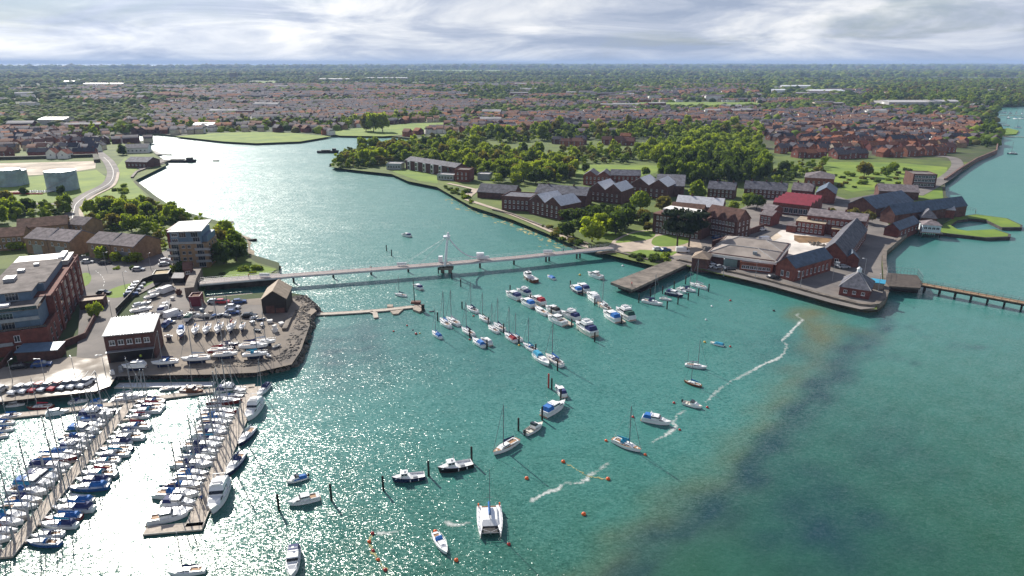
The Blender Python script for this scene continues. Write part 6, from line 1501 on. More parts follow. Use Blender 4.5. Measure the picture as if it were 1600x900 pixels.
for s_, b_, T, l in [((249,489),(262,478.5),cruiser('w','n'),'white motor boat pointing at the street, below a twin'), ((254,481),(262,473),cruiser('w','k'),'white motor boat with black canopy at the top of the boat park'), ((291,500),(300,490),openboat('w','g',False),'white open boat with green cover in the boat park'), ((256,510),(266,500),openboat('b','n',False),'small blue open boat beside the workshop'), ((205,497),(238,490),yacht('w','t',None,False,mast=False),'mastless white yacht with turquoise cover by the fence'), ((203,487),(240,481),yacht('w','w',None,False,mast=False),'mastless white yacht with pale cover by the fence'), ((207,480),(238,472),yacht('g','w',None,'w',mast=False),'grey-hulled mastless yacht under a pale sheet'), ((225,466),(250,459),yacht('w','b',mast=False),'mastless white yacht with blue cover near the sheds'), ((232,459),(262,450),yacht('w','n',mast=False),'mastless white yacht with navy cover near the sheds')]:
    laid(T, l, s_, b_, 5.0 if T[1][0] == 'deck' and len(T) < 5 and T[0][1].name.startswith('hull') and T is not None and any('boat_cover' == p[0] for p in T) else 9.0, h=.9)
ry = random.Random(9)
DG = [(276,497),(285,498),(295,499),(312,497),(322,496),(333,498),(345,496),(356,497),(398,500),(408,502),(300,492),(268,507),(410,512),(403,520),(432,545),(420,560)]
for i, (x, y) in enumerate(DG):
    c = 'wgkbwwkgwbwwgkww'[i]; cw = dict(w='white', g='grey', k='black', b='blue')[c]; cv = ry.choice([None, None, 'n', 'w', 'b']); p = L_(x, y); an = ry.uniform(0, 6.28)
    if not free(p.x, p.y, .5): pass
    T = openboat(c, cv, False); o = spawn(T, 'dinghy', f'small {cw} dinghy ashore, {ordw(i+1)} of those lying round the yard{" under a cover" if cv else ""}', 'dinghy', (p.x, p.y, GZ+.75), an, .62, 'dinghies ashore in the yard'); occupy(p.x, p.y, 1.5)
    q = thing('launching_trolley', f'small launching trolley under the {cw} dinghy, {ordw(i+1)} of those in the yard', 'trolley', (p.x, p.y, GZ+.25), an, 'launching trolleys'); m = MB(); m.tube((-1.2,-.3,.25),(1.9,0,.25),.05,5); m.tube((-1.2,.3,.25),(1.9,0,.25),.05,5); m.tube((-.4,-.6,.2),(-.4,.6,.2),.05,5); m.build('trolley_frame', METALG, q)
    for sg in (.62, -.62): w = MB(); w.tube((-.4,sg-.06,.22),(-.4,sg+.06,.22),.22,8); w.build('wheel', RUBBER, q)
for i, (x, y) in enumerate([(262,512),(300,488),(330,492),(395,508),(422,506),(190,582),(176,586),(270,470),(280,462),(316,488),(430,520),(440,510)]):
    p = L_(x, y); m = MB(); n = ry.randint(2, 4)
    for k in range(n): w = ry.uniform(.5, .9); m.box(-w, w, -w*.8, w*.8, k*.62, k*.62+.6)
    c = ry.choice([TIMBER, METALG, BLUEG, mat('rusty_brown', (.12,.05,.035)), WHITEW]); nm = {TIMBER.name:'brown timber', METALG.name:'grey metal', BLUEG.name:'blue-grey', 'rusty_brown':'rusty brown', WHITEW.name:'white'}[c.name]
    tag(m.build('crate_stack', c, loc=(p.x, p.y, GZ+.2), rz=ry.uniform(0, 3)), f'{nm} crates piled {n} high, {ordw(i+1)} of the yard piles', 'crates', 'crates in the boatyard')
for i, (x0, y0, x1, y1) in enumerate([(258,500,262,476),(286,503,330,500)]):
    a_, b_ = L_(x0, y0), L_(x1, y1); o = thing('mast_rack', 'long rack of lowered yacht masts '+('beside the twin motor boats' if i == 0 else 'behind the bow-on yachts'), 'rack', (0,0,0))
    for k in range(6): m = MB(); d = Vector((.25*k-.6, .2*k, .3*(k % 3))); m.tube(a_+d+Vector((0,0,1.2)), b_+d+Vector((0,0,1.2)), .09, 5); m.build('stored_mast', ALU, o)
    for f in (.2, .8): c = a_.lerp(b_, f); m = MB(); m.box(c.x-.9, c.x+.9, c.y-.1, c.y+1.2, GZ, GZ+1.1); m.build('trestle', TIMBERD, o)
# ---- vehicles
for i, (x, y, c) in enumerate([(-3,616,'s'),(29,613.5,'w'),(45,611.5,'w'),(60,610,'r'),(74,609,'s'),(90,607.5,'r'),(105,606,'s'),(119.5,604.5,'w'),(135,603,'w')]):
    car(x, y, -104, c, f'nose to the water, {ordw(i+1)} from left on the quay', group='cars parked along the quay')
for x, y, a, c, w in [(33,577,20,'k','left of two dark cars below the apartment block'),(66,574,20,'b','right of two dark cars below the apartment block'),(163,461,0,'k','driving past the grass verge'),(205,463,30,'b','lowest of the row beside the boat park fence'),(209,457,30,'s','second up in the row beside the boat park fence'),(213,452,30,'w','third up in the row beside the boat park fence'),(217,447,30,'s','topmost of the row beside the boat park fence'),
    (336,475,10,'s','left of two cars by the inner basin'),(348,475,10,'r','right of the silver car by the inner basin'),(374,475,20,'b','alone by the inner basin'),(364,483.5,4,'w','upper of two cars on the yard roadway'),(364,492,8,'b','lower of two cars on the yard roadway'),(390,497,10,'k','beside the laid-up yachts in the yard'),
    (138,412,10,'s','left of two under the street trees'),(165,414,8,'k','right of two under the street trees'),(217,424,5,'s','beside the planted island on the street'),(258,416,30,'s','lower of two by the tower'),(259,410,30,'w','upper of two by the tower'),(230,505,60,'w','behind the brick workshop'),
    (1028,392,10,'w','left of two by the garden hedge'),(1040,393.5,20,'b','right of two by the garden hedge'),(1120,374,15,'b','in the yard car park beside the long wall'),(1103,356,0,'w','left of two below the brown tiled flats'),(1109,356.5,0,'k','right of two below the brown tiled flats'),
    (1115,418.5,20,'w','left of the cars on the warehouse quay'),(1124,420.5,20,'s','second of the cars on the warehouse quay'),(1139,424,5,'k','third of the cars on the warehouse quay'),(1108,414,20,'k','half hidden beside the pump house'),(1208,436,10,'k','on the quay before the blue-roofed shed'),(1318,420,5,'s','beside the little annexe'),(1190,361,20,'w','in the shade left of the cleared ground')]:
    car(x, y, a, c, w)
car(262, 458, 70, 'w', 'in the middle of the boat park', 'van'); car(1066, 395, -5, 'w', 'parked beside the tall pines', 'van'); car(1143, 366, -25, 'w', 'in the yard car park', 'van'); car(271, 496, 60, 'w', 'next to the twin motor boats', 'van'); car(1195, 378, 20, 'w', 'on the cleared building site', 'van')

# far moorings at the right edge
for i, (a_, b_) in enumerate([((1562,180),(1640,182)), ((1558,212),(1640,216))]): pontoon(f'long thin pontoon far off by the waterfront, {"farther" if i == 0 else "nearer"} of two', [a_, b_], 3)
for i, (x, y) in enumerate([(1570,177),(1579,178),(1588,177.5),(1597,178),(1575,185),(1586,186),(1596,186),(1572,197),(1590,200),(1581,241)]):
    b = G(x, y); spawn(yacht('wnwwnwwgwn'[i], 'bnwbw'[i % 5]), 'sailing_yacht', f'distant yacht by the waterfront pontoons, {ordw(i+1)} counting along the rows', 'sailing yacht', b, .2+i*.3, 1.0, 'distant yachts off the waterfront')
s = MB(); prism_at(s, [(1558,203),(1575,200),(1592,204),(1588,209),(1562,211)], 1.4, -1.5); plain('breakwater', 'low grassy breakwater far off between the waterfront pontoons', 'breakwater', s, LAWN)
# ================================================================== TREES, HOUSES AND THE FAR COUNTRY
rt = random.Random(21)
def wpoly(px, z=GZ): return [tuple(G(a, b, z).to_2d()) for a, b in px]
TREES = []                                            # x, y, radius, kind, tone, cluster, height factor
def wood(cluster, px, sp, r0, r1, tones, kind='broad', zs=1.0, keep=1.0):
    P = wpoly(px); xs = [p[0] for p in P]; ys = [p[1] for p in P]; y = min(ys)
    while y < max(ys):
        x = min(xs)+rt.uniform(0, sp)
        while x < max(xs):
            a, b = x+rt.uniform(-.35, .35)*sp, y+rt.uniform(-.35, .35)*sp; r = r0*.78+(r1*1.18-r0*.78)*rt.random()**1.4
            if inpoly(a, b, P) and free(a, b, r*.45) and rt.random() < keep:
                TREES.append((a, b, r, kind, rt.choice(tones), cluster, zs*rt.uniform(.78, 1.32))); occupy(a, b, r*.4)
            x += sp
        y += sp*.9
BMD = ['bright', 'bright', 'bright', 'mid', 'mid', 'dark', 'olive']
# single trees that stand out, placed one by one
SOLO = [((886,372),5.0,'broad','dark','dark round tree right of the twin-roofed stone store'),((905,352),5.4,'broad','dark','dark tree behind the stone store garden'),((925,378),7.6,'broad','bright','largest bright green tree in the walled garden'),((944,366),6.6,'broad','bright','second bright green tree right of the largest garden tree'),((962,366),7.0,'broad','dark','dark tree in the middle of the walled garden'),((976,358),6.6,'broad','dark','dark tree beside the lawn of the walled garden'),((1000,332),7.6,'broad','mid','broad dark-green tree before the pale twin roofs'),((1036,330),5.2,'broad','olive','olive tree left of the brown tiled wing'),((1004,348),4.6,'broad','olive','small olive tree at the garden edge'),((1012,362),3.0,'broad','olive','low olive bush-like tree at the corner of the brick flats'),((1088,312),7.4,'broad','mid','big round green tree between slate ranges'),((984,345),5.5,'broad','dark','dark tree behind the walled garden lawn'),((912,362),4.6,'broad','dark','dark tree tucked behind the largest garden tree'),((950,348),5.5,'broad','dark','dark tree in the shade behind the bright garden trees'),
    ((1168,324),5.0,'broad','mid','green tree left of twin trees in the yard'),((1182,328),5.6,'broad','dark','dark green tree left of the red roof'),((1146,330),3.6,'broad','bright','small bright tree beside the slate roofed block'),((1301,342),3.6,'broad','olive','leftmost of three round olive bushes behind the brick range'),((1334,345),4.4,'broad','olive','middle of three round olive bushes behind the brick range'),((1356,350),4.4,'broad','olive','rightmost of three round olive bushes behind the brick range'),((1350,276),6.5,'broad','olive','tall bare-looking tree standing alone on the common'),((1385,276),5.0,'broad','mid','round green tree on the common near the brick block'),((1395,270),5.0,'broad','mid','second green tree on the common near the brick block'),((922,283),4.8,'broad','bright','bright green tree in front of the mews'),((914,270),4.6,'broad','dark','lone dark tree at the edge of the playing field'),((1008,275),4.2,'broad','mid','green tree at the right end of the mews'),
    ((160,406),4.0,'broad','bright','largest bright street tree before the buff houses'),((181,410),3.0,'broad','bright','second round street tree before the buff houses'),((214,412),3.0,'broad','bright','third round street tree on the planted island'),((199,413),2.4,'broad','mid','small street tree on the planted island'),((150,496),3.2,'broad','bright','bright young tree beside the garden wall'),((19,392),2.6,'broad','bright','left of three clipped trees behind the apartment block'),((32,392),2.6,'broad','bright','middle of three clipped trees behind the apartment block'),((48,392),2.7,'broad','bright','right of three clipped trees behind the apartment block'),((96,304),3.6,'broad','dark','dark fir-like tree in front of the standing fuel tank'),((38,304),3.0,'broad','dark','dark round tree between fuel tanks'),((8,318),5.0,'broad','olive','olive tree at the edge of the fuel depot'),((-2,350),6,'broad','mid','green tree at the frame edge above the long terrace'),((192,242),5.6,'broad','dark','dark tree beside the wharfside house'),((206,236),5.0,'broad','olive','olive tree behind the wharfside house'),
    ((345,392),6.4,'broad','olive','tall olive tree behind the tower'),((362,396),6.2,'broad','mid','big green tree on the creek side of the tower'),((350,412),5.6,'broad','dark','dark bushy tree at the foot of the tower'),((370,408),5.2,'broad','dark','dark bushy tree nearest the shingle spit'),((352,372),5.5,'broad','bright','bright tree farthest behind the tower'),((338,404),5.0,'broad','dark','dark tree close against the tower wall'),((375,394),4.2,'broad','mid','smaller green tree leaning to the creek'),((296,428),3.0,'broad','dark','dark tree in front of the tower door'),((284,428),3.2,'broad','dark','dark tree at the left front of the tower'),((272,428),2.2,'broad','bright','small bright tree by the tower car park')]
for (p, r, k, t, l) in SOLO:
    c = L_(*p); tree_at(c.x, c.y, r, l, k, t, 'trees standing by the buildings', rnd=rt)
for (x, y, l) in ((1058,385,'left of the two tall flat-topped pines on the lawn'), (1076,386,'right of the two tall flat-topped pines on the lawn')):
    c = L_(x, y); tree_at(c.x, c.y, 8.2, l, 'pine', 'pine', 'pines on the lawn', zs=1.25, rnd=rt)
for i, (x, y, r) in enumerate([(572,205,9),(584,206,10),(598,206,10.5)]):
    c = L_(x, y); tree_at(c.x, c.y, r, f'tall yellow-green poplar by the creek meadow, {ordw(i+1)} from left', 'broad', 'bright' if i else 'olive', 'poplars by the meadow', 'poplar_tree', zs=1.35, rnd=rt)
wood('garden belt', [(880,345),(930,328),(1000,330),(1015,350),(985,362),(950,362),(900,368)], 8, 3.5, 5, ['dark','mid','dark'], keep=.8)
wood('creekside wood', [(517,261),(548,239),(600,233),(660,224),(742,233),(742,270),(700,262),(640,253),(610,256),(560,265)], 8, 3.6, 5.8, BMD)
wood('wood behind black houses', [(640,250),(712,262),(745,276),(790,290),(880,286),(905,270),(885,256),(860,245),(742,232),(660,222)], 8, 3.6, 5.8, BMD)
wood('round wood by the estate', [(985,250),(1000,238),(1040,222),(1100,216),(1170,220),(1198,240),(1192,257),(1100,257),(1040,257)], 8.5, 4.5, 6.6, ['bright','bright','mid','bright','mid'])
wood('dark belt beside the playing field', [(1027,286),(1032,264),(1100,260),(1200,262),(1206,280),(1150,289),(1090,290)], 7.5, 4, 5.6, ['dark','dark','mid'], zs=1.45)
wood('scrub by the playing field', [(862,246),(900,236),(985,240),(985,256),(895,257)], 9, 3, 5, BMD)
wood('thicket beside the buff houses', [(130,347),(150,330),(228,318),(252,330),(292,341),(320,352),(262,354),(262,398),(246,388),(240,365),(160,362)], 5.6, 2.4, 4.4, ['bright','bright','mid','mid','olive','dark'])
wood('bushes left of the depot road', [(-30,345),(0,328),(96,324),(108,336),(60,346)], 7, 3, 4.5, BMD)
wood('belt below the estate', [(690,212),(800,206),(1000,198),(1195,204),(1195,214),(1000,217),(800,224),(700,222)], 10.5, 4, 7, BMD, keep=.75)
wood('trees on the common', [(1200,286),(1215,262),(1290,256),(1290,272),(1250,276),(1230,290)], 8, 3, 4.8, BMD, keep=.8)
wood('trees by the waterfront road', [(1538,232),(1552,212),(1552,186),(1540,190),(1524,222)], 9, 4, 6, ['dark','mid'], keep=.7)
wood('trees above the creek meadow', [(255,205),(420,199),(520,202),(560,196),(690,187),(690,182),(540,190),(420,194),(255,200)], 10, 4, 7, BMD, keep=.55)
wood('trees at the head of the creek', [(100,222),(150,216),(200,208),(250,206),(240,200),(150,205),(100,212)], 9, 4, 6.5, BMD, keep=.55)
SH = []
def bushes(cluster, px, sp, r0, r1, tones, keep=1.):
    n0 = len(TREES); wood(cluster, px, sp, r0, r1, tones, 'bush', 1., keep); SH.extend(TREES[n0:]); del TREES[n0:]
bushes('along the creek path', [(836,350),(880,360),(915,379),(932,392),(905,386),(858,366)], 4.5, 1.6, 2.6, ['dark','mid','olive'])
bushes('in the hedge behind the jetty root', [(962,399),(1050,401),(1046,411),(992,407)], 4.5, 2.0, 3.0, ['dark','dark','mid'])
bushes('on the bank below the pavilion', [(690,290),(730,300),(742,322),(726,314),(700,298)], 5, 1.6, 2.6, ['mid','dark'])
bushes('on the common', [(1290,276),(1340,264),(1420,268),(1470,285),(1400,297),(1300,297)], 13, 2, 3.4, ['dark','mid','olive'])
bushes('on the riverside meadow', [(150,320),(185,290),(205,290),(232,318),(225,330)], 10, 2, 3.6, ['dark','mid'])
bushes('at the foot of the tower', [(335,436),(345,424),(385,414),(420,422),(400,430)], 6, 1.6, 2.6, ['mid','bright','dark'], .6)
bushes('along the street island', [(140,412),(185,416),(226,420),(226,428),(190,426)], 6, 1.0, 1.7, ['dark','mid'], .7)
def rows_label(items, fmt, per=9):
    """nearest row first, each row counted from the left"""
    items = sorted(items, key=lambda t: math.hypot(t[0], t[1])); out = []
    for i in range(0, len(items), per):
        row = sorted(items[i:i+per], key=lambda t: pxof(t[0], t[1], GZ)[0])
        for j, t in enumerate(row): out.append((t, fmt(t, ordw(j+1), ordw(i//per+1))))
    return out
size = lambda t: t[2]*t[6]/math.hypot(t[0], t[1])
def inframe(t): u, v = pxof(t[0], t[1], GZ); return -15 < u < 1615
TREES = [t for t in TREES if inframe(t)]
TREES.sort(key=size, reverse=True)
NEAR, REST = TREES[:245], TREES[245:]
byc = {}
for t in NEAR: byc.setdefault(t[5], []).append(t)
for c, its in byc.items():
    for t, lab in rows_label(its, lambda t, a, b: f'{TONEW[t[4]]} tree, {a} from left in {b} row, {c}'): tree_at(t[0], t[1], t[2], lab, t[3], t[4], 'trees in the woods', zs=t[6], rnd=rt)
bys = {}
for t in SH: bys.setdefault(t[5], []).append(t)
for c, its in bys.items():
    for t, lab in rows_label(its, lambda t, a, b: f'{TONEW[t[4]]} shrub, {a} from left in {b} row {c}', 12): tree_at(t[0], t[1], t[2], lab, 'bush', t[4], 'shrubs', rnd=rt)
# ---- everything farther: merged
class Big:
    def __init__(s): s.v = []; s.q = []; s.m = []; s.n = 0
    def add(s, V, Fs, mi):
        s.v.append(V); s.q.append((Fs+s.n, mi)); s.n += len(V)
    def build(s, name, mats, label, kind='stuff'):
        V = np.concatenate(s.v).astype(np.float32); lt = []; ls = []; mi = []
        for Fs, m in s.q: lt.append(Fs.reshape(-1)); ls.append(np.full(len(Fs), Fs.shape[1])); mi.append(np.full(len(Fs), m))
        loops = np.concatenate(lt).astype(np.int32); tot = np.concatenate(ls).astype(np.int32); mi = np.concatenate(mi).astype(np.int32)
        me = bpy.data.meshes.new(name); me.vertices.add(len(V)); me.vertices.foreach_set('co', V.reshape(-1))
        me.loops.add(len(loops)); me.loops.foreach_set('vertex_index', loops); me.polygons.add(len(tot))
        st = np.concatenate([[0], np.cumsum(tot)[:-1]]).astype(np.int32); me.polygons.foreach_set('loop_start', st); me.polygons.foreach_set('loop_total', tot)
        for m in mats: me.materials.append(m)
        me.polygons.foreach_set('material_index', mi); me.update(calc_edges=True); me.validate()
        o = link(name, me); o['kind'] = kind; o['label'] = label; return o
FARL = [leaf_mat('far_leaves_bright', (.165,.215,.016), (.50,.60,.03), .3), leaf_mat('far_leaves_mid', (.095,.145,.015), (.36,.46,.025), .3), leaf_mat('far_leaves_dark', (.042,.072,.012), (.14,.21,.018), .3), leaf_mat('far_leaves_olive', (.12,.115,.025), (.34,.30,.035), .3)]
TI = dict(bright=0, mid=1, dark=2, olive=3)
wb = Big(); VAR = [crown_arrays('broad', random.Random(50+i), 8, 2, 90) for i in range(6)]; VARL = [crown_arrays('broad', random.Random(80+i), 6, 1, 24) for i in range(6)]
def put(V3, x, y, r, zs, mi, z=GZ):
    V, T, Q = V3; a = rt.uniform(0, 6.28); c, s = math.cos(a), math.sin(a)
    W_ = np.stack([V[:, 0]*c-V[:, 1]*s, V[:, 0]*s+V[:, 1]*c, V[:, 2]*zs], -1)*r+np.array([x, y, z])
    k = wb.n; wb.add(W_, T, mi); wb.q.append((Q+k, mi)) if len(Q) else None
for t in REST: put(rt.choice(VAR if math.hypot(t[0], t[1]) < 900 else VARL), t[0], t[1], t[2], t[6], TI[t[4]])
# woods, hedgerow trees and gardens out to the horizon, thinning and clumping
LANDP = LAND
def landmask(x, y): return inpoly(x, y, LANDP)
iv1, it1 = ico(1)
CLEAR = [wpoly(p) for p in ([(275,213),(330,207),(400,205),(460,207),(519,213),(470,222),(350,222)], [(505,207),(560,199),(640,192),(702,190),(690,204),(612,214),(530,213)], [(884,268),(893,256),(1034,258),(1026,271),(900,276)], [(960,166),(1000,160),(1180,160),(1200,165),(1100,169)], [(640,114),(660,109.5),(800,109.5),(815,113),(700,115)], [(-120,285),(-120,256),(160,250),(160,266)])]
FIELDS = [wpoly(p) for p in ([(150,118),(230,116),(240,118.5),(160,121)], [(380,128),(430,127),(436,130),(385,131)], [(860,118),(960,116),(970,118.5),(870,120.5)], [(1240,112),(1340,110.5),(1350,112.5),(1250,114)], [(1480,122),(1540,121),(1545,124),(1490,125)], [(560,143),(620,142),(625,145),(565,146)], [(310,158),(350,157),(352,160),(312,161)], [(1030,126),(1090,125),(1096,127),(1036,128)])]
CLEAR += FIELDS
for p in FIELDS: sheet('field', p, MEADOW, world=True)
for p, nm in ((CLEAR[3], 'field'), (CLEAR[4], 'field')): sheet(nm, p, MEADOW, world=True)
def far_woods(d0, d1, n, r0, r1, thr, seed, sc):
    r = random.Random(seed); k = 0
    for _ in range(n*6):
        if k >= n: break
        d = math.sqrt(r.uniform(d0*d0, d1*d1)); a = r.uniform(-.70, .70); x, y = d*math.sin(a), d*math.cos(a)
        v = wobs(x, y, sc, 31)+.5*wobs(x, y, sc*4, 32)
        if v < thr+r.gauss(0, .22) or not landmask(x, y) or not free(x, y, 3) or any(inpoly(x, y, c) for c in CLEAR): continue
        q = r.uniform(r0, r1); k += 1
        V = iv1*np.array([[q*r.uniform(.75, 1.3)] for _ in range(len(iv1))])*np.array([1.1, 1.1, .62+.3*r.random()])+np.array([x, y, GZ+q*.45])
        wb.add(V, it1, r.choice([0, 1, 1, 2, 2, 3]))
# ---- houses
HOUSES = []                                          # x, y, angle, w, d, h, rise, wall, roof, region, row
WALLS = [('red-brick', BRICK), ('orange-brick', BRICKO), ('dark-brick', BRICKD), ('buff-brick', BRICKB), ('cream', CREAM), ('white', WHITEW)]
ROOFS = [('brown', mat('house_brown_tiles', (.15,.08,.06), .9, .2, 1.0, .2, 0, .1)), ('grey', mat('house_grey_tiles', (.10,.085,.092), .9, .2, 1.0, .2, 0, .1)), ('slate', mat('house_slates', (.062,.060,.074), .85, .2, 1.0, .2, 0, .15)), ('orange', mat('house_orange_tiles', (.21,.085,.05), .9, .2, 1.0, .2, 0, .1))]
OUTER = []
def streets(region, px, ang, row, sp, ww, rw, skip=.1, P=None, two=.5, big=1.0, jit=.08):
    P = P or wpoly(px); cx = sum(p[0] for p in P)/len(P); cy_ = sum(p[1] for p in P)/len(P); c, s = math.cos(ang), math.sin(ang)
    U = [((x-cx)*c+(y-cy_)*s, -(x-cx)*s+(y-cy_)*c) for x, y in P]; v = min(u[1] for u in U); k = 0
    while v < max(u[1] for u in U):
        u = min(u_[0] for u_ in U)+rt.uniform(0, sp); n = 0; run = rt.randint(2, 6); wc = rt.choices(range(6), ww)[0]; rc = rt.choices(range(4), rw)[0]
        while u < max(u_[0] for u_ in U):
            x = cx+u*c-v*s+rt.gauss(0, .5); y = cy_+u*s+v*c+rt.gauss(0, 1.2)
            if inpoly(x, y, P) and landmask(x, y) and free(x, y, 5) and rt.random() > skip and not any(inpoly(x, y, cc) for cc in CLEAR):
                w = sp*rt.uniform(.80, .98)*big; d = rt.uniform(7.5, 10)*big; flip = rt.random() < .28
                HOUSES.append((x, y, ang+(math.pi/2 if flip else 0)+rt.gauss(0, jit), w if not flip else d, d if not flip else w*.9, rt.choice([4.6, 5.0, 5.6])*big, rt.uniform(2.4, 3.6)*big, wc, rc, region, k)); n += 1
            run -= 1
            if run <= 0: u += sp*rt.choice([.3, .5, .9]); run = rt.randint(2, 6); wc = rt.choices(range(6), ww)[0]; rc = rt.choices(range(4), rw)[0]
            u += sp
        if n: k += 1
        v += row*(.62 if k % 2 else 1.3)
streets('waterfront estate', [(1200,236),(1255,249),(1300,253),(1400,253),(1455,247),(1485,240),(1528,228),(1544,205),(1520,188),(1400,184),(1250,188),(1195,198)], R(14), 24, 11, [5,4,2,1,1,.3], [4,3,2,2.5], .16)
streets('houses behind round wood', [(1000,214),(900,216),(800,207),(740,198),(760,180),(1000,178),(1195,182),(1195,206)], R(-6), 26, 10, [4,3,3,1,1,.6], [4,3,3,1], .22)
streets('houses among the trees', [(760,214),(830,228),(900,236),(960,236),(985,226),(980,216),(860,212)], R(-10), 32, 12, [4,2,3,.5,.2,.2], [4,1,2,1], .4)
streets('village left of creek', [(-30,248),(125,247),(180,238),(160,226),(120,206),(-30,208)], R(4), 26, 10, [1.5,1,3,1.5,2.5,1.5], [2,3,5,.3], .12)
streets('town above creek meadow', [(240,205),(420,198),(520,200),(560,193),(690,184),(740,176),(740,160),(240,170)], R(-8), 25, 10, [2,1,4,1.5,2,1.2], [2,3,5,.3], .2)
hs = lambda h: h[3]*h[5]/math.hypot(h[0], h[1])**1.0
HOUSES = [h for h in HOUSES if -10 < pxof(h[0], h[1], GZ)[0] < 1610]
HOUSES.sort(key=hs, reverse=True)
HN, HF = HOUSES[:240], HOUSES[240:]
grp = {}
for h in HN: grp.setdefault(h[9], []).append(h)
def house_tpl(w, d, h, rise, wc, rc, win):
    w, d, h, rise = round(w*2)/2, round(d), round(h*2)/2, round(rise*2)/2
    def go():
        s = MB(); s.box(0, w, 0, d, -1, h)
        for t in (0, w-.22): ext(s, [(.02, h), (d-.02, h), (d/2, h+rise-.02)], t, t+.22, 'x')
        r = MB(); gable_roof(r, d, 0, w, h, rise, 'x', 0, .35, .22)
        c = MB(); c.box(w*.78, w*.78+.8, d/2-.35, d/2+.35, h, h+rise+1.2); c.tube((w*.78+.4,d/2,h+rise+1.2),(w*.78+.4,d/2,h+rise+1.6),.16,6)
        for me in (s, r, c): me.v = [(x-w/2, y-d/2, z) for x, y, z in me.v]
        return (s.mesh('house', WALLS[wc][1]), r.mesh('roof', ROOFS[rc][1]), c.mesh('chimney', WALLS[wc][1]))
    return (w, d, h)+cached(('hs', w, d, h, rise, wc, rc), go)
k = 0
for reg, its in grp.items():
    for h, lab in rows_label(its, lambda t, a, b: f'{WALLS[t[7]][0]} house, {ROOFS[t[8]][0]} roof, {a} from left in {b} row of {reg}', 12):
        x, y, ang = h[:3]; w, d, hh, mw, mr, mc = house_tpl(*h[3:9], True)
        o = tag(link('house', mw, None, (x, y, GZ), ang), lab, 'house', 'houses of the town'); r = link('roof', mr, o)
        link('chimney', mc, r); occupy(x, y, 4); k += 1
        if h in HN[:110]:
            me = win_mesh(1.3, 1.4, WFRAME, 1)
            for fx in (-.28, .28):
                for z in (1.6, 4.0) if hh > 4.8 else (1.7,): link('window', me, o, (fx*w, -d/2, z))
            link('window', me, o, (w/2, 0, 3.4), math.pi/2); link('window', me, o, (-w/2, 0, 3.4), -math.pi/2)
# the rest of the town
def town(d0, d1, n_cells, seed):
    r = random.Random(seed); c = 0
    for _ in range(n_cells*4):
        if c >= n_cells: break
        d = math.sqrt(r.uniform(d0*d0, d1*d1)); a = r.uniform(-.70, .70); x, y = d*math.sin(a), d*math.cos(a)
        u, v = pxof(x, y, GZ)
        if not landmask(x, y) or wobs(x, y, .0022, 41)+.25*(abs(a) < .45) < -.05+r.gauss(0, .12): continue
        if u > 1240 and v < 178 and r.random() < .8: continue
        c += 1; q = r.uniform(60, 120); ang = r.choice([-.1, .15, .5, 1.2, -.7])+r.gauss(0, .1)
        P = [(x+q*math.cos(t), y+q*.8*math.sin(t)) for t in (0, 1.05, 2.1, 3.14, 4.2, 5.25)]
        streets('town', None, ang, 28, 9.5 if d < 1800 else 14, [2,1.2,3.5,1.4,3,2.6], [3,2.5,4,.8], .14, P, big=1 if d < 1800 else 1.35)
OCC_=None
def occ_woods():
    n1 = len(wb.v); far_woods(880, 1700, 2600, 3.4, 7.0, .30, 23, .012); far_woods(1700, 3000, 2600, 4.5, 8.5, .30, 24, .009); far_woods(880, 2900, 3600, 3.2, 6.0, -9, 13, .006)
    for V in wb.v[n1:]: occupy(float(V[:,0].mean()), float(V[:,1].mean()), 5.5)
occ_woods()
n0 = len(HOUSES); HOUSES_ALL = HOUSES
town(880, 1500, 120, 5); town(1500, 2800, 190, 6)
HF = HF+HOUSES[n0:]
for _ in range(120):                                  # schools, flats and workshops among the houses
    d = math.sqrt(rt.uniform(950**2, 2900**2)); a = rt.uniform(-.66, .62); x, y = d*math.sin(a), d*math.cos(a)
    if landmask(x, y) and not any(inpoly(x, y, c) for c in CLEAR): HF.append((x, y, rt.uniform(-.4, .6), rt.uniform(22, 55), rt.uniform(11, 18), rt.uniform(6, 10), rt.uniform(1, 3), rt.choice([0, 2, 4, 5, 5]), rt.choice([1, 2, 4, 4]), 'town', 0))
hb = Big()
for (x, y, ang, w, d, h, rise, wc, rc, *_r) in HF:
    c, s = math.cos(ang), math.sin(ang); a, b = w/2, d/2
    V = np.array([(-a,-b,-1),(a,-b,-1),(a,b,-1),(-a,b,-1),(-a,-b,h),(a,-b,h),(a,b,h),(-a,b,h),(-a,0,h+rise),(a,0,h+rise),(-a-.3,-b-.4,h-.2),(a+.3,-b-.4,h-.2),(a+.3,b+.4,h-.2),(-a-.3,b+.4,h-.2),(-a-.3,0,h+rise+.15),(a+.3,0,h+rise+.15)], float)
    V = np.stack([V[:,0]*c-V[:,1]*s+x, V[:,0]*s+V[:,1]*c+y, V[:,2]+GZ], -1); k = hb.n
    hb.add(V, np.array([(0,1,5,4),(1,2,6,5),(2,3,7,6),(3,0,4,7)]), wc); hb.q.append((np.array([(4,7,8),(6,5,9)])+k, wc)); hb.q.append((np.array([(10,11,15,14),(12,13,14,15)])+k, 6+rc))
    if len(OUTER) < 0: pass
hb.build('distant_housing', [m for _, m in WALLS]+[m for _, m in ROOFS]+[mat('town_flat_roof', (.25,.245,.25), .9, .2, .05, 0, 0, .1)], 'rows of small brick houses of the town spreading to the far woods')
for h in HF: occupy(h[0], h[1], 3)
far_woods(880, 2000, 5200, 3.2, 6.8, .05, 3, .006)
far_woods(2000, 4500, 11000, 6, 12, -.25, 4, .0035)
far_woods(4500, 9000, 9000, 12, 22, -.2, 5, .0016)
far_woods(9000, 22000, 7000, 26, 50, -.2, 6, .0008)
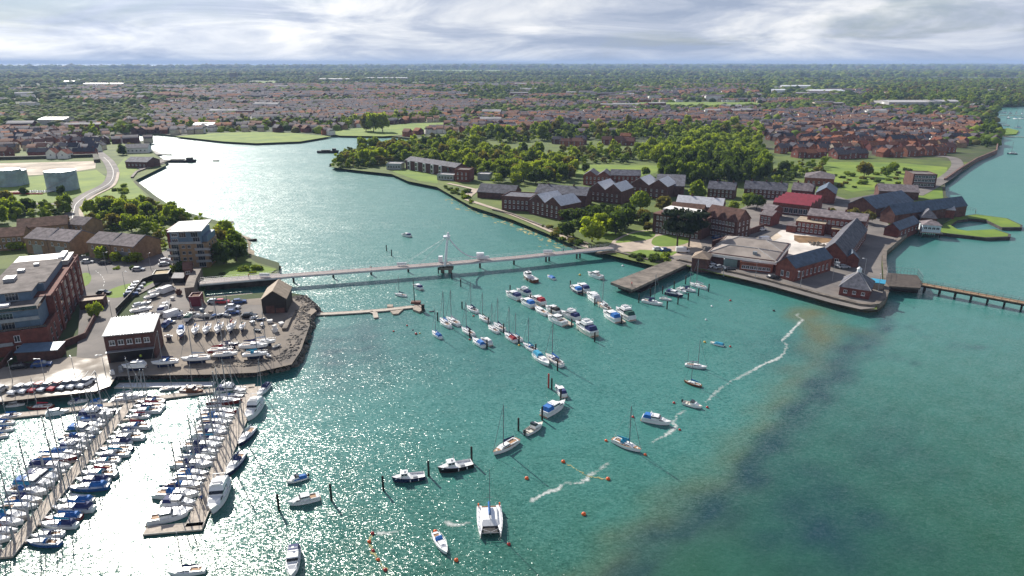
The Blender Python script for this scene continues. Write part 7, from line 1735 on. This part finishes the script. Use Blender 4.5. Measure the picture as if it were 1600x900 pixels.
# the broad wood on the right skyline
def patch_wood(px, n, r0, r1, seed, tones):
    r = random.Random(seed); P = wpoly(px); xs = [p[0] for p in P]; ys = [p[1] for p in P]; k = 0
    for _ in range(n*8):
        if k >= n: break
        x, y = r.uniform(min(xs), max(xs)), r.uniform(min(ys), max(ys))
        if not inpoly(x, y, P): continue
        k += 1; q = r.uniform(r0, r1); put(r.choice(VARL), x, y, q, r.uniform(.8, 1.15), r.choice(tones))
patch_wood([(1345,158),(1370,142),(1420,134),(1600,128),(1640,130),(1640,165),(1560,168),(1545,176),(1480,166),(1400,164)], 1500, 7, 12, 8, [0, 1, 1, 2, 3])
patch_wood([(700,140),(1000,132),(1200,140),(1200,146),(1000,141),(720,148)], 700, 7, 11, 9, [0, 1, 1, 2])
wb.build('woodland', FARL, 'mass of trees and far woods reaching to the horizon')
# large pale sheds far off
for i, (x0, x1, y, d, h, c, l) in enumerate([(1225,1268,140,40,11,METALW,'long white warehouse with bright roof behind the estate'),(1206,1240,146,30,9,METALW,'lower white warehouse left of the long bright one'),(1270,1320,147,50,9,METALW,'white warehouse right of the long bright one'),(1388,1450,168,60,10,FLATL,'pale grey sawtooth factory before the broad wood'),(1450,1500,166,40,9,FLATL,'pale grey factory hall right of the sawtooth factory'),(98,118,131,30,9,METALW,'bright white shed far left below the sea'),(130,190,134.5,40,8,FLATL,'long pale factory shed far left'),(498,545,127,60,10,FLATL,'long pale factory far behind the town'),(570,636,125,60,10,FLATL,'second long pale factory far behind the town'),(1145,1180,115,120,16,METALW,'white warehouse row far off near the horizon'),(1530,1575,118,120,14,METALW,'white warehouse far off on the right horizon'),(302,332,203,22,6,METALW,'white-roofed hall on the meadow edge'),(60,100,195,30,7,FLATL,'pale flat roofed store in the village'),(620,640,111,150,14,METALW,'tiny white shed on the far fields'),(1560,1585,142,30,8,METALW,'white house group in the broad wood')]):
    A, Bq = L_(x0, y), L_(x1, y); bldg('warehouse', l, A, Bq, d, h, 'gx', c, c if c is FLATL else mat('white_sheet_roof', (.68,.69,.70), .3, .06, .05), 2.5, world=True, cat='warehouse')
c = L_(365,124); s = MB(); s.box(c.x-18, c.x+18, c.y, c.y+18, 0, 34); tag(s.build('tower_block', CONC), 'grey tower block far left above the woods', 'tower block')
# ================================================================== THE AIR
def haze():
    s = MB(); s.box(-40000, 40000, -300, 44000, -4.2, 150)
    m = bpy.data.materials.new('haze_air'); m.use_nodes = True; nt = m.node_tree; nt.nodes.remove(nt.nodes['Principled BSDF'])
    v = nt.nodes.new('ShaderNodeVolumePrincipled'); v.inputs['Color'].default_value = (.47,.64,.96,1); v.inputs['Density'].default_value = HAZE; v.inputs['Anisotropy'].default_value = .0
    nt.links.new(v.outputs[0], nt.nodes['Material Output'].inputs['Volume'])
    o = stuff(s.build('haze', m)); o['label'] = 'thin blue haze over the far country'
HAZE = 7.2e-5
haze()
